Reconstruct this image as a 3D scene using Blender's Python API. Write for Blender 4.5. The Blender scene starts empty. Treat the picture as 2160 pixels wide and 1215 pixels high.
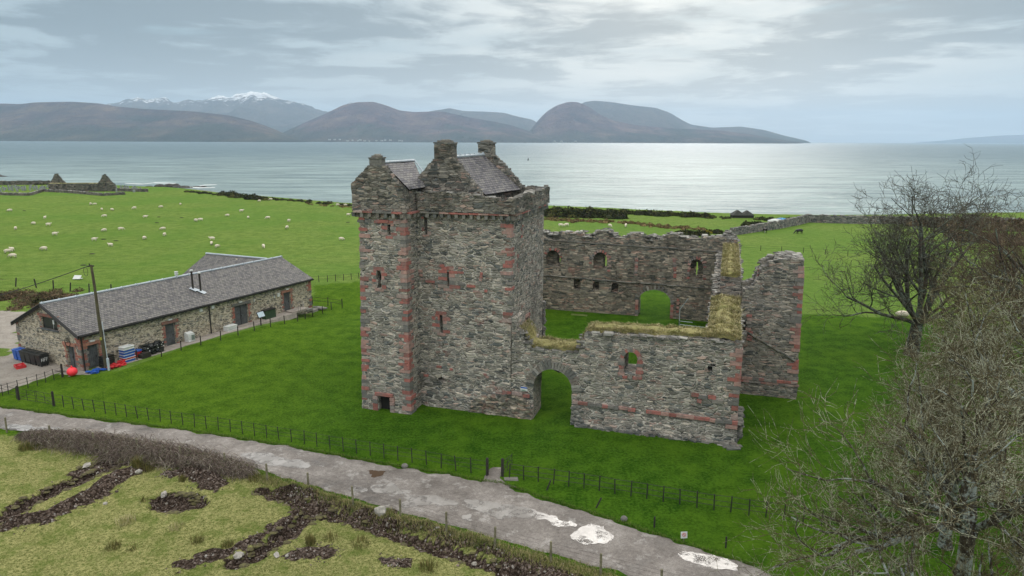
import bpy, bmesh, math, random
import numpy as np
from mathutils import Vector, Matrix, noise
from mathutils.geometry import tessellate_polygon
S = bpy.context.scene
COL = S.collection
R = math.radians
# ------------------------------------------------------------ camera
HC = 20.0; FPX = 1440.0; PITCH = R(12.2); ROLL = R(0.23)
cd = bpy.data.cameras.new('camera'); cam = bpy.data.objects.new('camera', cd); COL.objects.link(cam)
cd.sensor_width = 36; cd.lens = 36 * FPX / 2160; cd.clip_start = 0.3; cd.clip_end = 90000
cam.matrix_world = Matrix.Translation((0, 0, HC)) @ Matrix.Rotation(math.pi/2 - PITCH, 4, 'X') @ Matrix.Rotation(ROLL, 4, 'Z')
S.camera = cam
# ------------------------------------------------------------ sky: overcast cloud layer over a Nishita sky
SUN_AZ = R(14); SUN_EL = R(24)      # azimuth clockwise from +Y (view direction)
S.view_settings.view_transform = 'Standard'; S.view_settings.look = 'None'
S.view_settings.exposure = 0.25; S.view_settings.gamma = 1
wd = bpy.data.worlds.new('World'); S.world = wd; wd.use_nodes = True
SD = Vector((math.sin(SUN_AZ)*math.cos(SUN_EL), math.cos(SUN_AZ)*math.cos(SUN_EL), math.sin(SUN_EL)))

class NT:
    """small node-graph helper"""
    def __init__(s, tree): s.t = tree; s.n = tree.nodes; s.l = tree.links
    def new(s, typ, **kw):
        nd = s.n.new(typ)
        for k, v in kw.items(): setattr(nd, k, v)
        return nd
    def put(s, sock, v):
        if hasattr(v, 'is_output') or isinstance(v, bpy.types.NodeSocket): s.l.new(v, sock)
        else:
            if isinstance(v, (tuple, list)) and len(v) == 3 and sock.type == 'RGBA': v = (*v, 1)
            sock.default_value = v
    def math(s, op, a, b=None, c=None, clamp=False):
        nd = s.new('ShaderNodeMath', operation=op, use_clamp=clamp)
        s.put(nd.inputs[0], a)
        if b is not None: s.put(nd.inputs[1], b)
        if c is not None: s.put(nd.inputs[2], c)
        return nd.outputs[0]
    def vmath(s, op, a, b=None):
        nd = s.new('ShaderNodeVectorMath', operation=op); s.put(nd.inputs[0], a)
        if b is not None: s.put(nd.inputs[1], b)
        return nd.outputs['Value'] if op in ('DOT_PRODUCT', 'LENGTH') else nd.outputs[0]
    def mix(s, f, a, b, mode='MIX'):
        nd = s.new('ShaderNodeMix', data_type='RGBA', blend_type=mode)
        s.put(nd.inputs['Factor'], f); s.put(nd.inputs[6], a); s.put(nd.inputs[7], b); return nd.outputs[2]
    def noise(s, vec, scale, detail=4, rough=0.55, col=False, dist=0.0):
        nd = s.new('ShaderNodeTexNoise'); s.put(nd.inputs['Vector'], vec) if vec is not None else None
        nd.inputs['Scale'].default_value = scale; nd.inputs['Detail'].default_value = detail
        nd.inputs['Roughness'].default_value = rough; nd.inputs['Distortion'].default_value = dist
        return nd.outputs['Color' if col else 'Fac']
    def vor(s, vec, scale, feature='F1', rnd=1.0, dims='3D', metric=None):
        nd = s.new('ShaderNodeTexVoronoi', feature=feature, voronoi_dimensions=dims)
        s.put(nd.inputs['Vector'], vec); nd.inputs['Scale'].default_value = scale
        nd.inputs['Randomness'].default_value = rnd
        return nd
    def ramp(s, f, stops, interp='LINEAR'):
        nd = s.new('ShaderNodeValToRGB'); cr = nd.color_ramp; cr.interpolation = interp
        while len(cr.elements) < len(stops): cr.elements.new(0.5)
        for e, (p, c) in zip(cr.elements, stops):
            e.position = p; e.color = (*c, 1) if len(c) == 3 else (c[0],)*3 + (1,)
        s.put(nd.inputs[0], f); return nd.outputs[0]
    def sep(s, v):
        nd = s.new('ShaderNodeSeparateXYZ'); s.put(nd.inputs[0], v); return nd.outputs
    def comb(s, x, y, z):
        nd = s.new('ShaderNodeCombineXYZ'); s.put(nd.inputs[0], x); s.put(nd.inputs[1], y); s.put(nd.inputs[2], z); return nd.outputs[0]
    def smooth(s, v, a, b):
        nd = s.new('ShaderNodeMapRange', interpolation_type='SMOOTHSTEP'); s.put(nd.inputs[0], v)
        nd.inputs[1].default_value = a; nd.inputs[2].default_value = b; return nd.outputs[0]

def build_world():
    wt = wd.node_tree; wt.nodes.clear(); g = NT(wt)
    out = g.new('ShaderNodeOutputWorld')
    sky = g.new('ShaderNodeTexSky', sky_type='NISHITA', sun_disc=False)
    sky.sun_elevation = SUN_EL; sky.sun_rotation = SUN_AZ; sky.altitude = 0; sky.air_density = 1; sky.dust_density = 2
    tc = g.new('ShaderNodeTexCoord'); d = tc.outputs['Generated']; x, y, z = g.sep(d)
    den = g.math('ADD', g.math('MAXIMUM', z, 0.0), 0.07)
    pl = g.comb(g.math('DIVIDE', x, den), g.math('DIVIDE', y, den), 0.0)
    warp = g.noise(pl, 0.5, 3, 0.5, col=True)
    pl2 = g.vmath('ADD', pl, g.vmath('MULTIPLY', g.vmath('SUBTRACT', warp, (0.5, 0.5, 0.5)), (1.3, 0.8, 0)))
    big = g.noise(pl2, 0.62, 6, 0.58)
    fine = g.noise(pl2, 2.2, 5, 0.6)
    cov = g.math('ADD', g.math('MULTIPLY', big, 0.8), g.math('MULTIPLY', fine, 0.25))
    # thin gaps gather round the hidden sun
    sd = g.math('MAXIMUM', g.vmath('DOT_PRODUCT', d, tuple(SD)), 0.0)
    glow = g.math('MULTIPLY', g.math('POWER', sd, 11.0), g.smooth(g.noise(pl2, 0.45, 5, 0.6), 0.30, 0.62))
    glow2 = g.math('POWER', sd, 60.0)
    c2 = g.math('SUBTRACT', cov, g.math('MULTIPLY', glow, 0.035))
    dark = g.smooth(c2, 0.455, 0.56)
    light = g.mix(glow, (0.38, 0.47, 0.505), (1.0, 0.975, 0.90))
    cloud = g.mix(dark, light, g.mix(g.math('MULTIPLY', glow, 0.6), (0.185, 0.235, 0.26), (0.38, 0.43, 0.455)))
    # teal blue openings
    gap = g.smooth(g.noise(pl2, 0.8, 4, 0.5), 0.62, 0.75)
    cloud = g.mix(g.math('MULTIPLY', gap, 0.5), cloud, (0.42, 0.60, 0.66))
    hz = g.math('SUBTRACT', 1.0, g.smooth(z, 0.0, 0.14))
    cloud = g.mix(g.math('MULTIPLY', hz, 0.55), cloud, g.mix(g.math('POWER', sd, 5.0), (0.47, 0.545, 0.575), (0.90, 0.86, 0.79)))
    # overcast skies are brighter overhead; brightness added behind the camera to light walls
    ov = g.math('MULTIPLY', g.math('ADD', 1.0, g.math('MULTIPLY', g.smooth(z, 0.28, 0.85), 1.9)), g.math('ADD', 1.0, g.math('MULTIPLY', g.smooth(y, 0.1, -0.7), 0.9)))
    cloud = g.mix(g.smooth(z, 0.25, 0.5), cloud, g.mix(0.75, cloud, (0.56, 0.53, 0.485)))
    cloud = g.vmath('SCALE', cloud); g.n[-1].inputs['Scale'].default_value = 1; g.l.new(ov, g.n[-1].inputs['Scale'])
    add = g.mix(1.0, cloud, g.mix(g.math('MULTIPLY', glow2, 1.0), (0, 0, 0), (0.30, 0.27, 0.23)), 'ADD')
    # dull ground colour below the horizon never shows; keep it neutral
    b1 = g.new('ShaderNodeBackground'); g.put(b1.inputs[0], sky.outputs[0]); b1.inputs[1].default_value = 0.06
    b2 = g.new('ShaderNodeBackground'); g.put(b2.inputs[0], add); b2.inputs[1].default_value = 1.0
    mx = g.new('ShaderNodeMixShader'); mx.inputs[0].default_value = 0.88
    g.l.new(b1.outputs[0], mx.inputs[1]); g.l.new(b2.outputs[0], mx.inputs[2]); g.l.new(mx.outputs[0], out.inputs[0])
build_world()
ld = bpy.data.lights.new('sun', 'SUN'); ld.energy = 1.05; ld.angle = R(24); ld.color = (1.0, 0.95, 0.88)
sun = bpy.data.objects.new('sun', ld); COL.objects.link(sun)
sun.rotation_euler = (-SD).to_track_quat('-Z', 'Y').to_euler()
try: S.cycles.max_bounces = 6; S.cycles.volume_bounces = 1; S.cycles.transparent_max_bounces = 8
except Exception: pass

# ------------------------------------------------------------ picture -> place helpers (measured positions)
CP, SP = math.cos(PITCH), math.sin(PITCH); CR, SR = math.cos(ROLL), math.sin(ROLL)
def ray(px, py):
    x = px - 1080; y = py - 607.5; x, y = x*CR - y*SR, x*SR + y*CR
    return (x, FPX*CP - y*SP, -(FPX*SP + y*CP))
def G(px, py, z=0.0):
    r = ray(px, py); t = (z - HC) / r[2]; return (r[0]*t, r[1]*t)

# castle frame: x along the front wall to the right, y away from the viewer
CA = R(-17.4); CO = G(868, 875); CU = (math.cos(CA), math.sin(CA)); CW = (-math.sin(CA), math.cos(CA))
def c2w(u, w): return (CO[0] + u*CU[0] + w*CW[0], CO[1] + u*CU[1] + w*CW[1])
BA = R(63); BO = G(178, 790); BD = (math.cos(BA), math.sin(BA)); BE = (-math.sin(BA), math.cos(BA))
def b2w(a, e): return (BO[0] + a*BD[0] + e*BE[0], BO[1] + a*BD[1] + e*BE[1])

def sstep(a, b, x):
    t = np.clip((x - a) / (b - a), 0, 1); return t*t*(3 - 2*t)
COAST_X = [-900, -500, -330, -255, -215, -152, -126, -59, 12, 62, 91, 157, 300, 700, 1200]
COAST_Y = [700, 470, 375, 352, 348, 326, 301, 253, 236, 214, 211, 222, 240, 330, 520]
SEA_Z = -3.0
def seg_dist(X, Y, P):
    """distance to polyline P and position along it (0..1)"""
    best = np.full(X.shape, 1e9)
    for (ax, ay), (bx, by) in zip(P[:-1], P[1:]):
        dx, dy = bx-ax, by-ay; L2 = dx*dx+dy*dy + 1e-9
        t = np.clip(((X-ax)*dx + (Y-ay)*dy)/L2, 0, 1)
        best = np.minimum(best, np.hypot(X-ax-t*dx, Y-ay-t*dy))
    return best
def PX(pts): return [G(*p) for p in pts]
TRENCH = [(PX([(-30,1125),(60,1067),(150,1026),(245,985)]), 0.60, 0.42),
          (PX([(555,1040),(700,1087),(850,1132),(1000,1182),(1120,1228)]), 0.48, 0.34),
          (PX([(665,1085),(600,1135),(545,1172),(500,1186)]), 0.56, 0.40),
          (PX([(355,1062),(405,1066)]), 0.95, 0.62),
          (PX([(262,960),(215,985),(180,1000)]), 0.7, 0.15)]
SPOIL = [(PX([(40,1112),(110,1098),(190,1058),(240,1020),(285,1000)]), 0.90, 0.5),
         (PX([(408,1002),(438,1012),(450,1028)]), 0.90, 0.45),
         (PX([(600,1038),(700,1062),(800,1090),(900,1115),(1010,1150),(1060,1170)]), 0.66, 0.34),
         (PX([(630,1090),(580,1120),(520,1155),(380,1200)]), 0.55, 0.3),
         (PX([(620,1040),(660,1050)]), 0.7, 0.3),
         (PX([(740,1080),(820,1115)]), 0.6, 0.2),
         (PX([(640,1172),(690,1168)]), 0.7, 0.12),
         (PX([(820,1185),(850,1192)]), 0.4, 0.1),
         (PX([(358,1005),(365,1008)]), 0.4, 0.25),
         (PX([(1090,1190),(1200,1225)]), 1.0, 0.3)]
def vnoise(X, Y, sc, seed=0.0):
    out = np.empty(X.shape); f = out.ravel(); xs = X.ravel(); ys = Y.ravel()
    for i in range(len(f)): f[i] = noise.noise((xs[i]*sc + seed, ys[i]*sc - seed, seed*1.7))
    return out
def base_h(X, Y):
    X = np.asarray(X, float); Y = np.asarray(Y, float)
    h = -1.35*np.exp(-(((X+20)/7.5)**2 + ((Y-83)/8.0)**2))
    h = h - 0.9*sstep(70, 130, Y)*sstep(0, -30, X)
    cy = np.interp(X, COAST_X, COAST_Y); d = cy - Y
    h = h + (SEA_Z - 4.5 - h)*sstep(2, -22, d) * 1.0 if False else h
    low = np.where(d < 20, 1 - np.clip(d/20, -2, 1), 0)       # 0 inland, 1 at the water line
    h = h*(1-np.clip(low, 0, 1)) + SEA_Z*low
    h = h - 0.30*sstep(0.4, 2.2, 1.0*(34-Y))*0
    return h
def hz(x, y): return float(base_h(np.array([x]), np.array([y]))[0])
def GT(px, py):
    z = 0.0
    for _ in range(12):
        p = G(px, py, z); z = 0.5*z + 0.5*hz(*p)
    return (p[0], p[1], hz(*p))
# ------------------------------------------------------------ object helpers
def link(o, parent=None):
    COL.objects.link(o)
    if parent is not None: o.parent = parent
    return o
def thing(name, label, cat, loc=(0, 0, 0), rz=0, group=None):
    o = bpy.data.objects.new(name, None); o.empty_display_size = 0.3; o.location = loc; o.rotation_euler = (0, 0, rz)
    link(o); o['label'] = label; o['category'] = cat
    if group: o['group'] = group
    return o
def tag(o, label, cat, group=None, kind=None):
    o['label'] = label; o['category'] = cat
    if group: o['group'] = group
    if kind: o['kind'] = kind
    return o
class MB:
    def __init__(s): s.v = []; s.f = []; s.uv = None
    def add(s, vs, fs):
        o = len(s.v); s.v += [tuple(v) for v in vs]; s.f += [tuple(i+o for i in f) for f in fs]
    def box(s, c, d, rz=0, jit=0, rx=0, rnd=random, ry=0):
        hx, hy, hzz = d[0]/2, d[1]/2, d[2]/2; vs = []
        cz, sz = math.cos(rz), math.sin(rz); cx, sx = math.cos(rx), math.sin(rx); cy_, sy_ = math.cos(ry), math.sin(ry)
        for x in (-hx, hx):
            for y in (-hy, hy):
                for z in (-hzz, hzz):
                    X, Y, Z = x + rnd.uniform(-jit, jit), y + rnd.uniform(-jit, jit), z + rnd.uniform(-jit, jit)
                    Y, Z = Y*cx - Z*sx, Y*sx + Z*cx
                    X, Z = X*cy_ + Z*sy_, -X*sy_ + Z*cy_
                    X, Y = X*cz - Y*sz, X*sz + Y*cz
                    vs.append((c[0]+X, c[1]+Y, c[2]+Z))
        s.add(vs, [(0,1,3,2),(4,6,7,5),(0,4,5,1),(2,3,7,6),(0,2,6,4),(1,5,7,3)])
    def tube(s, p0, p1, r0, r1=None, n=6, cap=True):
        r1 = r0 if r1 is None else r1; a = Vector(p0); b = Vector(p1); d = (b-a)
        if d.length < 1e-6: return
        q = d.to_track_quat('Z', 'Y'); vs = []
        for p, r in ((a, r0), (b, r1)):
            for k in range(n):
                t = 2*math.pi*k/n; vs.append(p + q @ Vector((r*math.cos(t), r*math.sin(t), 0)))
        fs = [(k, (k+1) % n, n+(k+1) % n, n+k) for k in range(n)]
        if cap: fs += [tuple(range(n-1, -1, -1)), tuple(range(n, 2*n))]
        s.add(vs, fs)
    def path(s, pts, rad, n=6):
        for i in range(len(pts)-1):
            r0 = rad[i] if isinstance(rad, list) else rad; r1 = rad[i+1] if isinstance(rad, list) else rad
            s.tube(pts[i], pts[i+1], r0, r1, n, cap=True)
    def ball(s, c, r, n=8, m=6, sq=(1, 1, 1)):
        vs = [(c[0], c[1], c[2]-r*sq[2])]
        for j in range(1, m):
            ph = -math.pi/2 + math.pi*j/m
            for k in range(n):
                t = 2*math.pi*k/n; vs.append((c[0]+r*sq[0]*math.cos(ph)*math.cos(t), c[1]+r*sq[1]*math.cos(ph)*math.sin(t), c[2]+r*sq[2]*math.sin(ph)))
        vs.append((c[0], c[1], c[2]+r*sq[2])); fs = [(0, 1+(k+1) % n, 1+k) for k in range(n)]
        for j in range(m-2):
            for k in range(n): fs.append((1+j*n+k, 1+j*n+(k+1) % n, 1+(j+1)*n+(k+1) % n, 1+(j+1)*n+k))
        L = len(vs)-1; fs += [(1+(m-2)*n+k, 1+(m-2)*n+(k+1) % n, L) for k in range(n)]
        s.add(vs, fs)
    def quad(s, a, b, c, d): s.add([a, b, c, d], [(0, 1, 2, 3)])
    def build(s, name, mat, parent=None, smooth=False, loc=None):
        me = bpy.data.meshes.new(name); me.from_pydata(s.v, [], s.f)
        if smooth: me.shade_smooth()
        me.materials.append(mat); o = bpy.data.objects.new(name, me)
        if loc is not None: o.location = loc
        return link(o, parent)
def struct(o): o['kind'] = 'structure'; return o
def dup(root, loc, rz, label=None):
    r = root.copy(); COL.objects.link(r); r.location = loc; r.rotation_euler = (0, 0, rz)
    if label: r['label'] = label
    for ch in root.children:
        c = ch.copy(); COL.objects.link(c); c.parent = r
        for gch in ch.children:
            e = gch.copy(); COL.objects.link(e); e.parent = c
    return r

# ------------------------------------------------------------ materials
def mat(name, fn=None, **kw):
    m = bpy.data.materials.new(name); m.use_nodes = True; t = m.node_tree; g = NT(t)
    p = t.nodes['Principled BSDF']
    p.inputs['Roughness'].default_value = kw.get('rough', 0.8)
    if 'spec' in kw: p.inputs['Specular IOR Level'].default_value = kw['spec']
    if 'metal' in kw: p.inputs['Metallic'].default_value = kw['metal']
    if fn: fn(g, p)
    return m
def bump(g, p, h, strength=0.5, dist=0.05):
    b = g.new('ShaderNodeBump'); g.put(b.inputs['Height'], h); b.inputs['Strength'].default_value = strength
    b.inputs['Distance'].default_value = dist; g.l.new(b.outputs[0], p.inputs['Normal'])
def plain(name, col, rough=0.7, var=0.25, scale=3.0, col2=None, metal=0.0, bmp=0.0):
    """a painted / weathered surface: base colour broken up by two noises"""
    def fn(g, p):
        tc = g.new('ShaderNodeTexCoord').outputs['Object']
        n = g.noise(tc, scale, 5, 0.6); n2 = g.noise(tc, scale*6, 3, 0.6)
        f = g.math('ADD', g.math('MULTIPLY', n, 0.65), g.math('MULTIPLY', n2, 0.35))
        c2 = col2 or tuple(c*(1-var) for c in col); c1 = tuple(min(1, c*(1+var)) for c in col) if not col2 else col
        g.put(p.inputs['Base Color'], g.mix(g.smooth(f, 0.32, 0.68), c2, c1))
        if bmp: bump(g, p, f, bmp, 0.02)
    return mat(name, fn, rough=rough, metal=metal)

def masonry(name, stones, mortar, sx=2.3, sz=7.0, weather=0.5, dark=(0.03, 0.03, 0.028), pale=(0.38, 0.36, 0.33), mw=0.10, bstr=0.9, palef=0.35, patch=0.0):
    def fn(g, p):
        tc = g.new('ShaderNodeTexCoord').outputs['Object']; x, y, z = g.sep(tc)
        s = g.math('ADD', x, y)
        wn = g.noise(tc, 1.1, 3, 0.6, col=True); wx, wy, wz = g.sep(wn)
        wob2 = g.noise(tc, 5.0, 2, 0.6)
        v = g.comb(g.math('ADD', g.math('MULTIPLY', s, sx), g.math('MULTIPLY', wx, 1.6)),
                   g.math('ADD', g.math('ADD', g.math('MULTIPLY', z, sz), g.math('MULTIPLY', wy, 3.2)), g.math('MULTIPLY', wob2, 0.9)), 0.0)
        vc = g.vor(v, 1.0, 'F1', 0.9, '2D'); ve = g.vor(v, 1.0, 'DISTANCE_TO_EDGE', 0.9, '2D')
        # a second, coarser set of stones mixed in by patches
        v2 = g.vmath('MULTIPLY', v, (0.75, 0.66, 1.0))
        vc2 = g.vor(v2, 1.0, 'F1', 0.9, '2D'); ve2 = g.vor(v2, 1.0, 'DISTANCE_TO_EDGE', 0.9, '2D')
        sel = g.smooth(g.noise(tc, 0.55, 3, 0.6), 0.50, 0.53)
        rc = g.mix(sel, vc.outputs['Color'], vc2.outputs['Color'])
        ed = g.math('ADD', g.math('MULTIPLY', ve.outputs[0], g.math('SUBTRACT', 1.0, sel)), g.math('MULTIPLY', ve2.outputs[0], sel))
        r1, r2, r3 = g.sep(rc)
        col = g.ramp(r1, stones, 'CONSTANT')
        col = g.mix(0.75, col, g.ramp(r2, [(0, (0.5,)*3), (0.5, (1.0,)*3), (1, (1.5,)*3)]), 'MULTIPLY')
        fine = g.noise(tc, 22.0, 4, 0.7)
        col = g.mix(0.5, col, g.ramp(fine, [(0.25, (0.55,)*3), (0.75, (1.45,)*3)]), 'MULTIPLY')
        bed = g.noise(g.comb(g.math('MULTIPLY', s, 1.1), g.math('ADD', g.math('MULTIPLY', z, 10.0), g.math('MULTIPLY', wx, 2.0)), 0.0), 1.0, 3, 0.65)
        col = g.mix(0.8, col, g.ramp(bed, [(0.33, (0.34,)*3), (0.42, (0.85,)*3), (0.55, (1.12,1.09,1.05)), (0.68, (1.7, 1.62, 1.52))]), 'MULTIPLY')
        mfac = g.math('SUBTRACT', 1.0, g.smooth(ed, mw*0.35, mw*1.1))
        mfac = g.math('MULTIPLY', mfac, g.smooth(g.noise(tc, 1.4, 5, 0.7), 0.28, 0.50))
        gap = g.math('MULTIPLY', g.math('SUBTRACT', 1.0, g.smooth(ed, 0.0, mw*0.8)), g.smooth(g.noise(tc, 2.3, 4, 0.7), 0.50, 0.58))
        col = g.mix(mfac, col, mortar)
        col = g.mix(gap, col, (0.012, 0.012, 0.011))  # near-black shadow of the open joints painted into the colour
        st = g.vmath('MULTIPLY', tc, (1.0, 1.0, 0.45))
        w1 = g.smooth(g.noise(st, 0.45, 6, 0.65), 0.50, 0.68)
        col = g.mix(g.math('MULTIPLY', w1, weather), col, dark)
        w2 = g.smooth(g.noise(g.vmath('ADD', tc, (31, 7, 3)), 0.6, 6, 0.7), 0.52, 0.72)
        col = g.mix(g.math('MULTIPLY', w2, palef), col, pale)
        spk = g.smooth(g.noise(tc, 7.0, 3, 0.75), 0.66, 0.72)
        col = g.mix(g.math('MULTIPLY', spk, 0.3), col, (0.50, 0.48, 0.44))
        if patch:
            w3 = g.smooth(g.noise(g.vmath('ADD', tc, (5, 17, 9)), 0.35, 5, 0.7), 0.60, 0.66)
            col = g.mix(g.math('MULTIPLY', g.math('MULTIPLY', w3, g.smooth(r3, 0.45, 0.5)), patch), col, (0.26, 0.10, 0.08))
        g.put(p.inputs['Base Color'], col); p.inputs['Specular IOR Level'].default_value = 0.25
        h = g.math('ADD', g.math('ADD', g.smooth(ed, 0.0, mw*1.6), g.math('MULTIPLY', r3, 0.7)), g.math('MULTIPLY', fine, 0.5))
        bump(g, p, h, bstr, 0.11)
    return mat(name, fn, rough=0.92)
GREYS = [(0, (0.24, 0.232, 0.21)), (0.22, (0.345, 0.322, 0.285)), (0.40, (0.125, 0.135, 0.134)), (0.54, (0.42, 0.375, 0.33)), (0.74, (0.26, 0.252, 0.228)), (0.9, (0.38, 0.285, 0.25))]
M = {}
M['tower_stone'] = masonry('tower rubble stone', GREYS, (0.60, 0.56, 0.50), 1.9, 7.6, weather=0.42, palef=0.5, pale=(0.50, 0.47, 0.42), patch=0.5, mw=0.125)
M['parapet_stone'] = masonry('lichened parapet stone', [(a, tuple(v*0.72 for v in c)) for a, c in GREYS], (0.26, 0.24, 0.205), 1.8, 8.0, mw=0.08, weather=0.6, dark=(0.035, 0.036, 0.026), palef=0.15)
M['wall_stone'] = masonry('curtain wall rubble stone', GREYS, (0.60, 0.56, 0.50), 2.0, 7.6, weather=0.30, palef=0.4, pale=(0.48, 0.45, 0.41), mw=0.125)
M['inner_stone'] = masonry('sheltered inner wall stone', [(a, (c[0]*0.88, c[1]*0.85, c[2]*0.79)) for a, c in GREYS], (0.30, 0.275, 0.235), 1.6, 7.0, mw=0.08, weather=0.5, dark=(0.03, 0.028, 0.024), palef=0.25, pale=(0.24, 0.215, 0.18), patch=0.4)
M['wing_stone'] = masonry('wing slate stone', [(a, (c[0]*0.85, c[1]*0.84, c[2]*0.83)) for a, c in GREYS], (0.44, 0.415, 0.38), 1.9, 9.0, mw=0.11, weather=0.40, palef=0.42)
M['barn_stone'] = masonry('barn rubble with pale pointing', [(0, (0.21, 0.205, 0.18)), (0.3, (0.33, 0.29, 0.225)), (0.5, (0.15, 0.155, 0.145)), (0.62, (0.40, 0.35, 0.27)), (0.88, (0.24, 0.23, 0.205))], (0.56, 0.49, 0.385), 1.9, 6.4, weather=0.06, palef=0.4, pale=(0.56, 0.49, 0.39), mw=0.26, bstr=0.6)
M['field_stone'] = masonry('dry stone dyke', [(a, (c[0]*.72, c[1]*.76, c[2]*.80)) for a, c in GREYS], (0.10, 0.10, 0.09), 1.6, 3.6, weather=0.35, palef=0.5)
def redfn(a, b):
    def fn(g, p):
        geo = g.new('ShaderNodeNewGeometry'); tc = g.new('ShaderNodeTexCoord').outputs['Object']
        c = g.ramp(geo.outputs['Random Per Island'], [(0, a), (0.25, b), (0.45, (a[0]*0.75, a[1]*0.8, a[2]*0.8)), (0.58, (0.33, 0.25, 0.225)), (0.74, (0.24, 0.215, 0.195)), (0.88, (0.15, 0.145, 0.135))], 'CONSTANT')
        n = g.noise(tc, 6, 5, 0.7); c = g.mix(0.8, c, g.ramp(n, [(0.25, (0.5,)*3), (0.75, (1.45,)*3)]), 'MULTIPLY')
        c = g.mix(g.math('MULTIPLY', g.smooth(g.noise(tc, 1.6, 5, 0.7), 0.46, 0.62), 0.5), c, (0.16, 0.15, 0.14))
        g.put(p.inputs['Base Color'], c); bump(g, p, n, 0.5, 0.03)
    return fn
M['red'] = mat('red sandstone', redfn((0.34, 0.125, 0.105), (0.37, 0.225, 0.195)), rough=0.9)
M['barn_red'] = mat('barn red sandstone', redfn((0.33, 0.12, 0.09), (0.38, 0.17, 0.12)), rough=0.9)
def greyfn(g, p):
    geo = g.new('ShaderNodeNewGeometry'); tc = g.new('ShaderNodeTexCoord').outputs['Object']
    c = g.ramp(geo.outputs['Random Per Island'], [(0, (0.13, 0.13, 0.12)), (0.3, (0.20, 0.19, 0.17)), (0.55, (0.085, 0.09, 0.085)), (0.75, (0.28, 0.265, 0.24)), (0.9, (0.17, 0.15, 0.13))], 'CONSTANT')
    n = g.noise(tc, 7, 5, 0.7); c = g.mix(0.8, c, g.ramp(n, [(0.25, (0.5,)*3), (0.75, (1.5,)*3)]), 'MULTIPLY')
    g.put(p.inputs['Base Color'], c); bump(g, p, n, 0.5, 0.03)
M['loose'] = mat('loose rubble stones', greyfn, rough=0.92)
def palefn(g, p):
    geo = g.new('ShaderNodeNewGeometry'); tc = g.new('ShaderNodeTexCoord').outputs['Object']
    c = g.ramp(geo.outputs['Random Per Island'], [(0, (0.27, 0.26, 0.24)), (0.3, (0.18, 0.17, 0.155)), (0.6, (0.40, 0.385, 0.355)), (0.75, (0.12, 0.115, 0.105))], 'CONSTANT')
    n = g.noise(tc, 5, 5, 0.7); c = g.mix(0.8, c, g.ramp(n, [(0.25, (0.55,)*3), (0.75, (1.3,)*3)]), 'MULTIPLY')
    g.put(p.inputs['Base Color'], c); bump(g, p, n, 0.5, 0.03)
M['cap'] = mat('pale weathered coping stones', palefn, rough=0.9)
def slate(name, pitch_axis, c1, c2, c3, row=0.22, w=0.32, moss=0.25):
    def fn(g, p):
        uv = g.new('ShaderNodeUVMap').outputs[0]
        br = g.new('ShaderNodeTexBrick'); g.put(br.inputs['Vector'], uv); br.offset = 0.5
        br.inputs['Scale'].default_value = 1; br.inputs['Brick Width'].default_value = w; br.inputs['Row Height'].default_value = row
        br.inputs['Mortar Size'].default_value = 0.014; br.inputs['Mortar Smooth'].default_value = 0.3; br.inputs['Bias'].default_value = 0
        g.put(br.inputs['Color1'], (0.0, 0.0, 0.0)); g.put(br.inputs['Color2'], (1, 1, 1)); g.put(br.inputs['Mortar'], (0.5, 0.5, 0.5))
        f = br.outputs['Color']; u, v, _ = g.sep(uv)
        c = g.ramp(f, [(0, c1), (0.35, c2), (0.65, c3), (1.0, c2)])
        n = g.noise(uv, 2.0, 6, 0.75); n2 = g.noise(uv, 9.0, 3, 0.7)
        c = g.mix(0.7, c, g.ramp(n2, [(0.3, (0.5,)*3), (0.72, (1.5,)*3)]), 'MULTIPLY')
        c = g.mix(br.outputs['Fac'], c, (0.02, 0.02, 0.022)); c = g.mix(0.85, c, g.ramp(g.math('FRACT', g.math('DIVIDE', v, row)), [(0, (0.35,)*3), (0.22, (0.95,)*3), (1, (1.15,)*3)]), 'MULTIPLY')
        c = g.mix(g.math('MULTIPLY', g.smooth(n, 0.5, 0.66), moss), c, (0.20, 0.195, 0.15))
        c = g.mix(g.math('MULTIPLY', g.smooth(g.noise(uv, 4.5, 4, 0.75), 0.60, 0.68), 0.4), c, (0.06, 0.065, 0.06))
        g.put(p.inputs['Base Color'], c)
        saw = g.math('FRACT', g.math('DIVIDE', v, row))
        bump(g, p, g.math('ADD', g.math('SUBTRACT', g.math('MULTIPLY', g.math('SUBTRACT', 1.0, saw), 1.0), g.math('MULTIPLY', br.outputs['Fac'], 0.6)), g.math('MULTIPLY', g.sep(f)[0], 0.5)), 0.8, 0.03)
    return mat(name, fn, rough=0.7, spec=0.2)
M['tower_slate'] = slate('tower roof slates', 0, (0.085, 0.082, 0.098), (0.135, 0.128, 0.14), (0.20, 0.19, 0.185), moss=0.2)
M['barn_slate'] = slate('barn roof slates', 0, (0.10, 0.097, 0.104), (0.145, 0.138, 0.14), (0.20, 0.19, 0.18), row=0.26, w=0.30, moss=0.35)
M['lead'] = plain('weathered lead flashing', (0.42, 0.47, 0.52), 0.5, 0.15, 2.0)
M['black'] = plain('black painted timber and gutter', (0.014, 0.013, 0.013), 0.6, 0.3, 4)
M['iron'] = plain('rusted dark iron', (0.022, 0.019, 0.017), 0.7, 0.4, 6)
M['dark'] = plain('painted interior dark', (0.012, 0.011, 0.010), 0.95, 0.3, 2)  # near-black colour standing in for the unlit inside of the tower
M['post'] = plain('weathered green tinged timber post', (0.17, 0.155, 0.10), 0.9, 0.45, 5, bmp=0.3)
M['darkpost'] = plain('dark stained post', (0.028, 0.024, 0.02), 0.85, 0.4, 5)
M['door'] = plain('grey weathered door boards', (0.085, 0.09, 0.095), 0.75, 0.4, 2.2)
M['white'] = plain('off white plastic', (0.62, 0.63, 0.62), 0.5, 0.12, 3)
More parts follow.
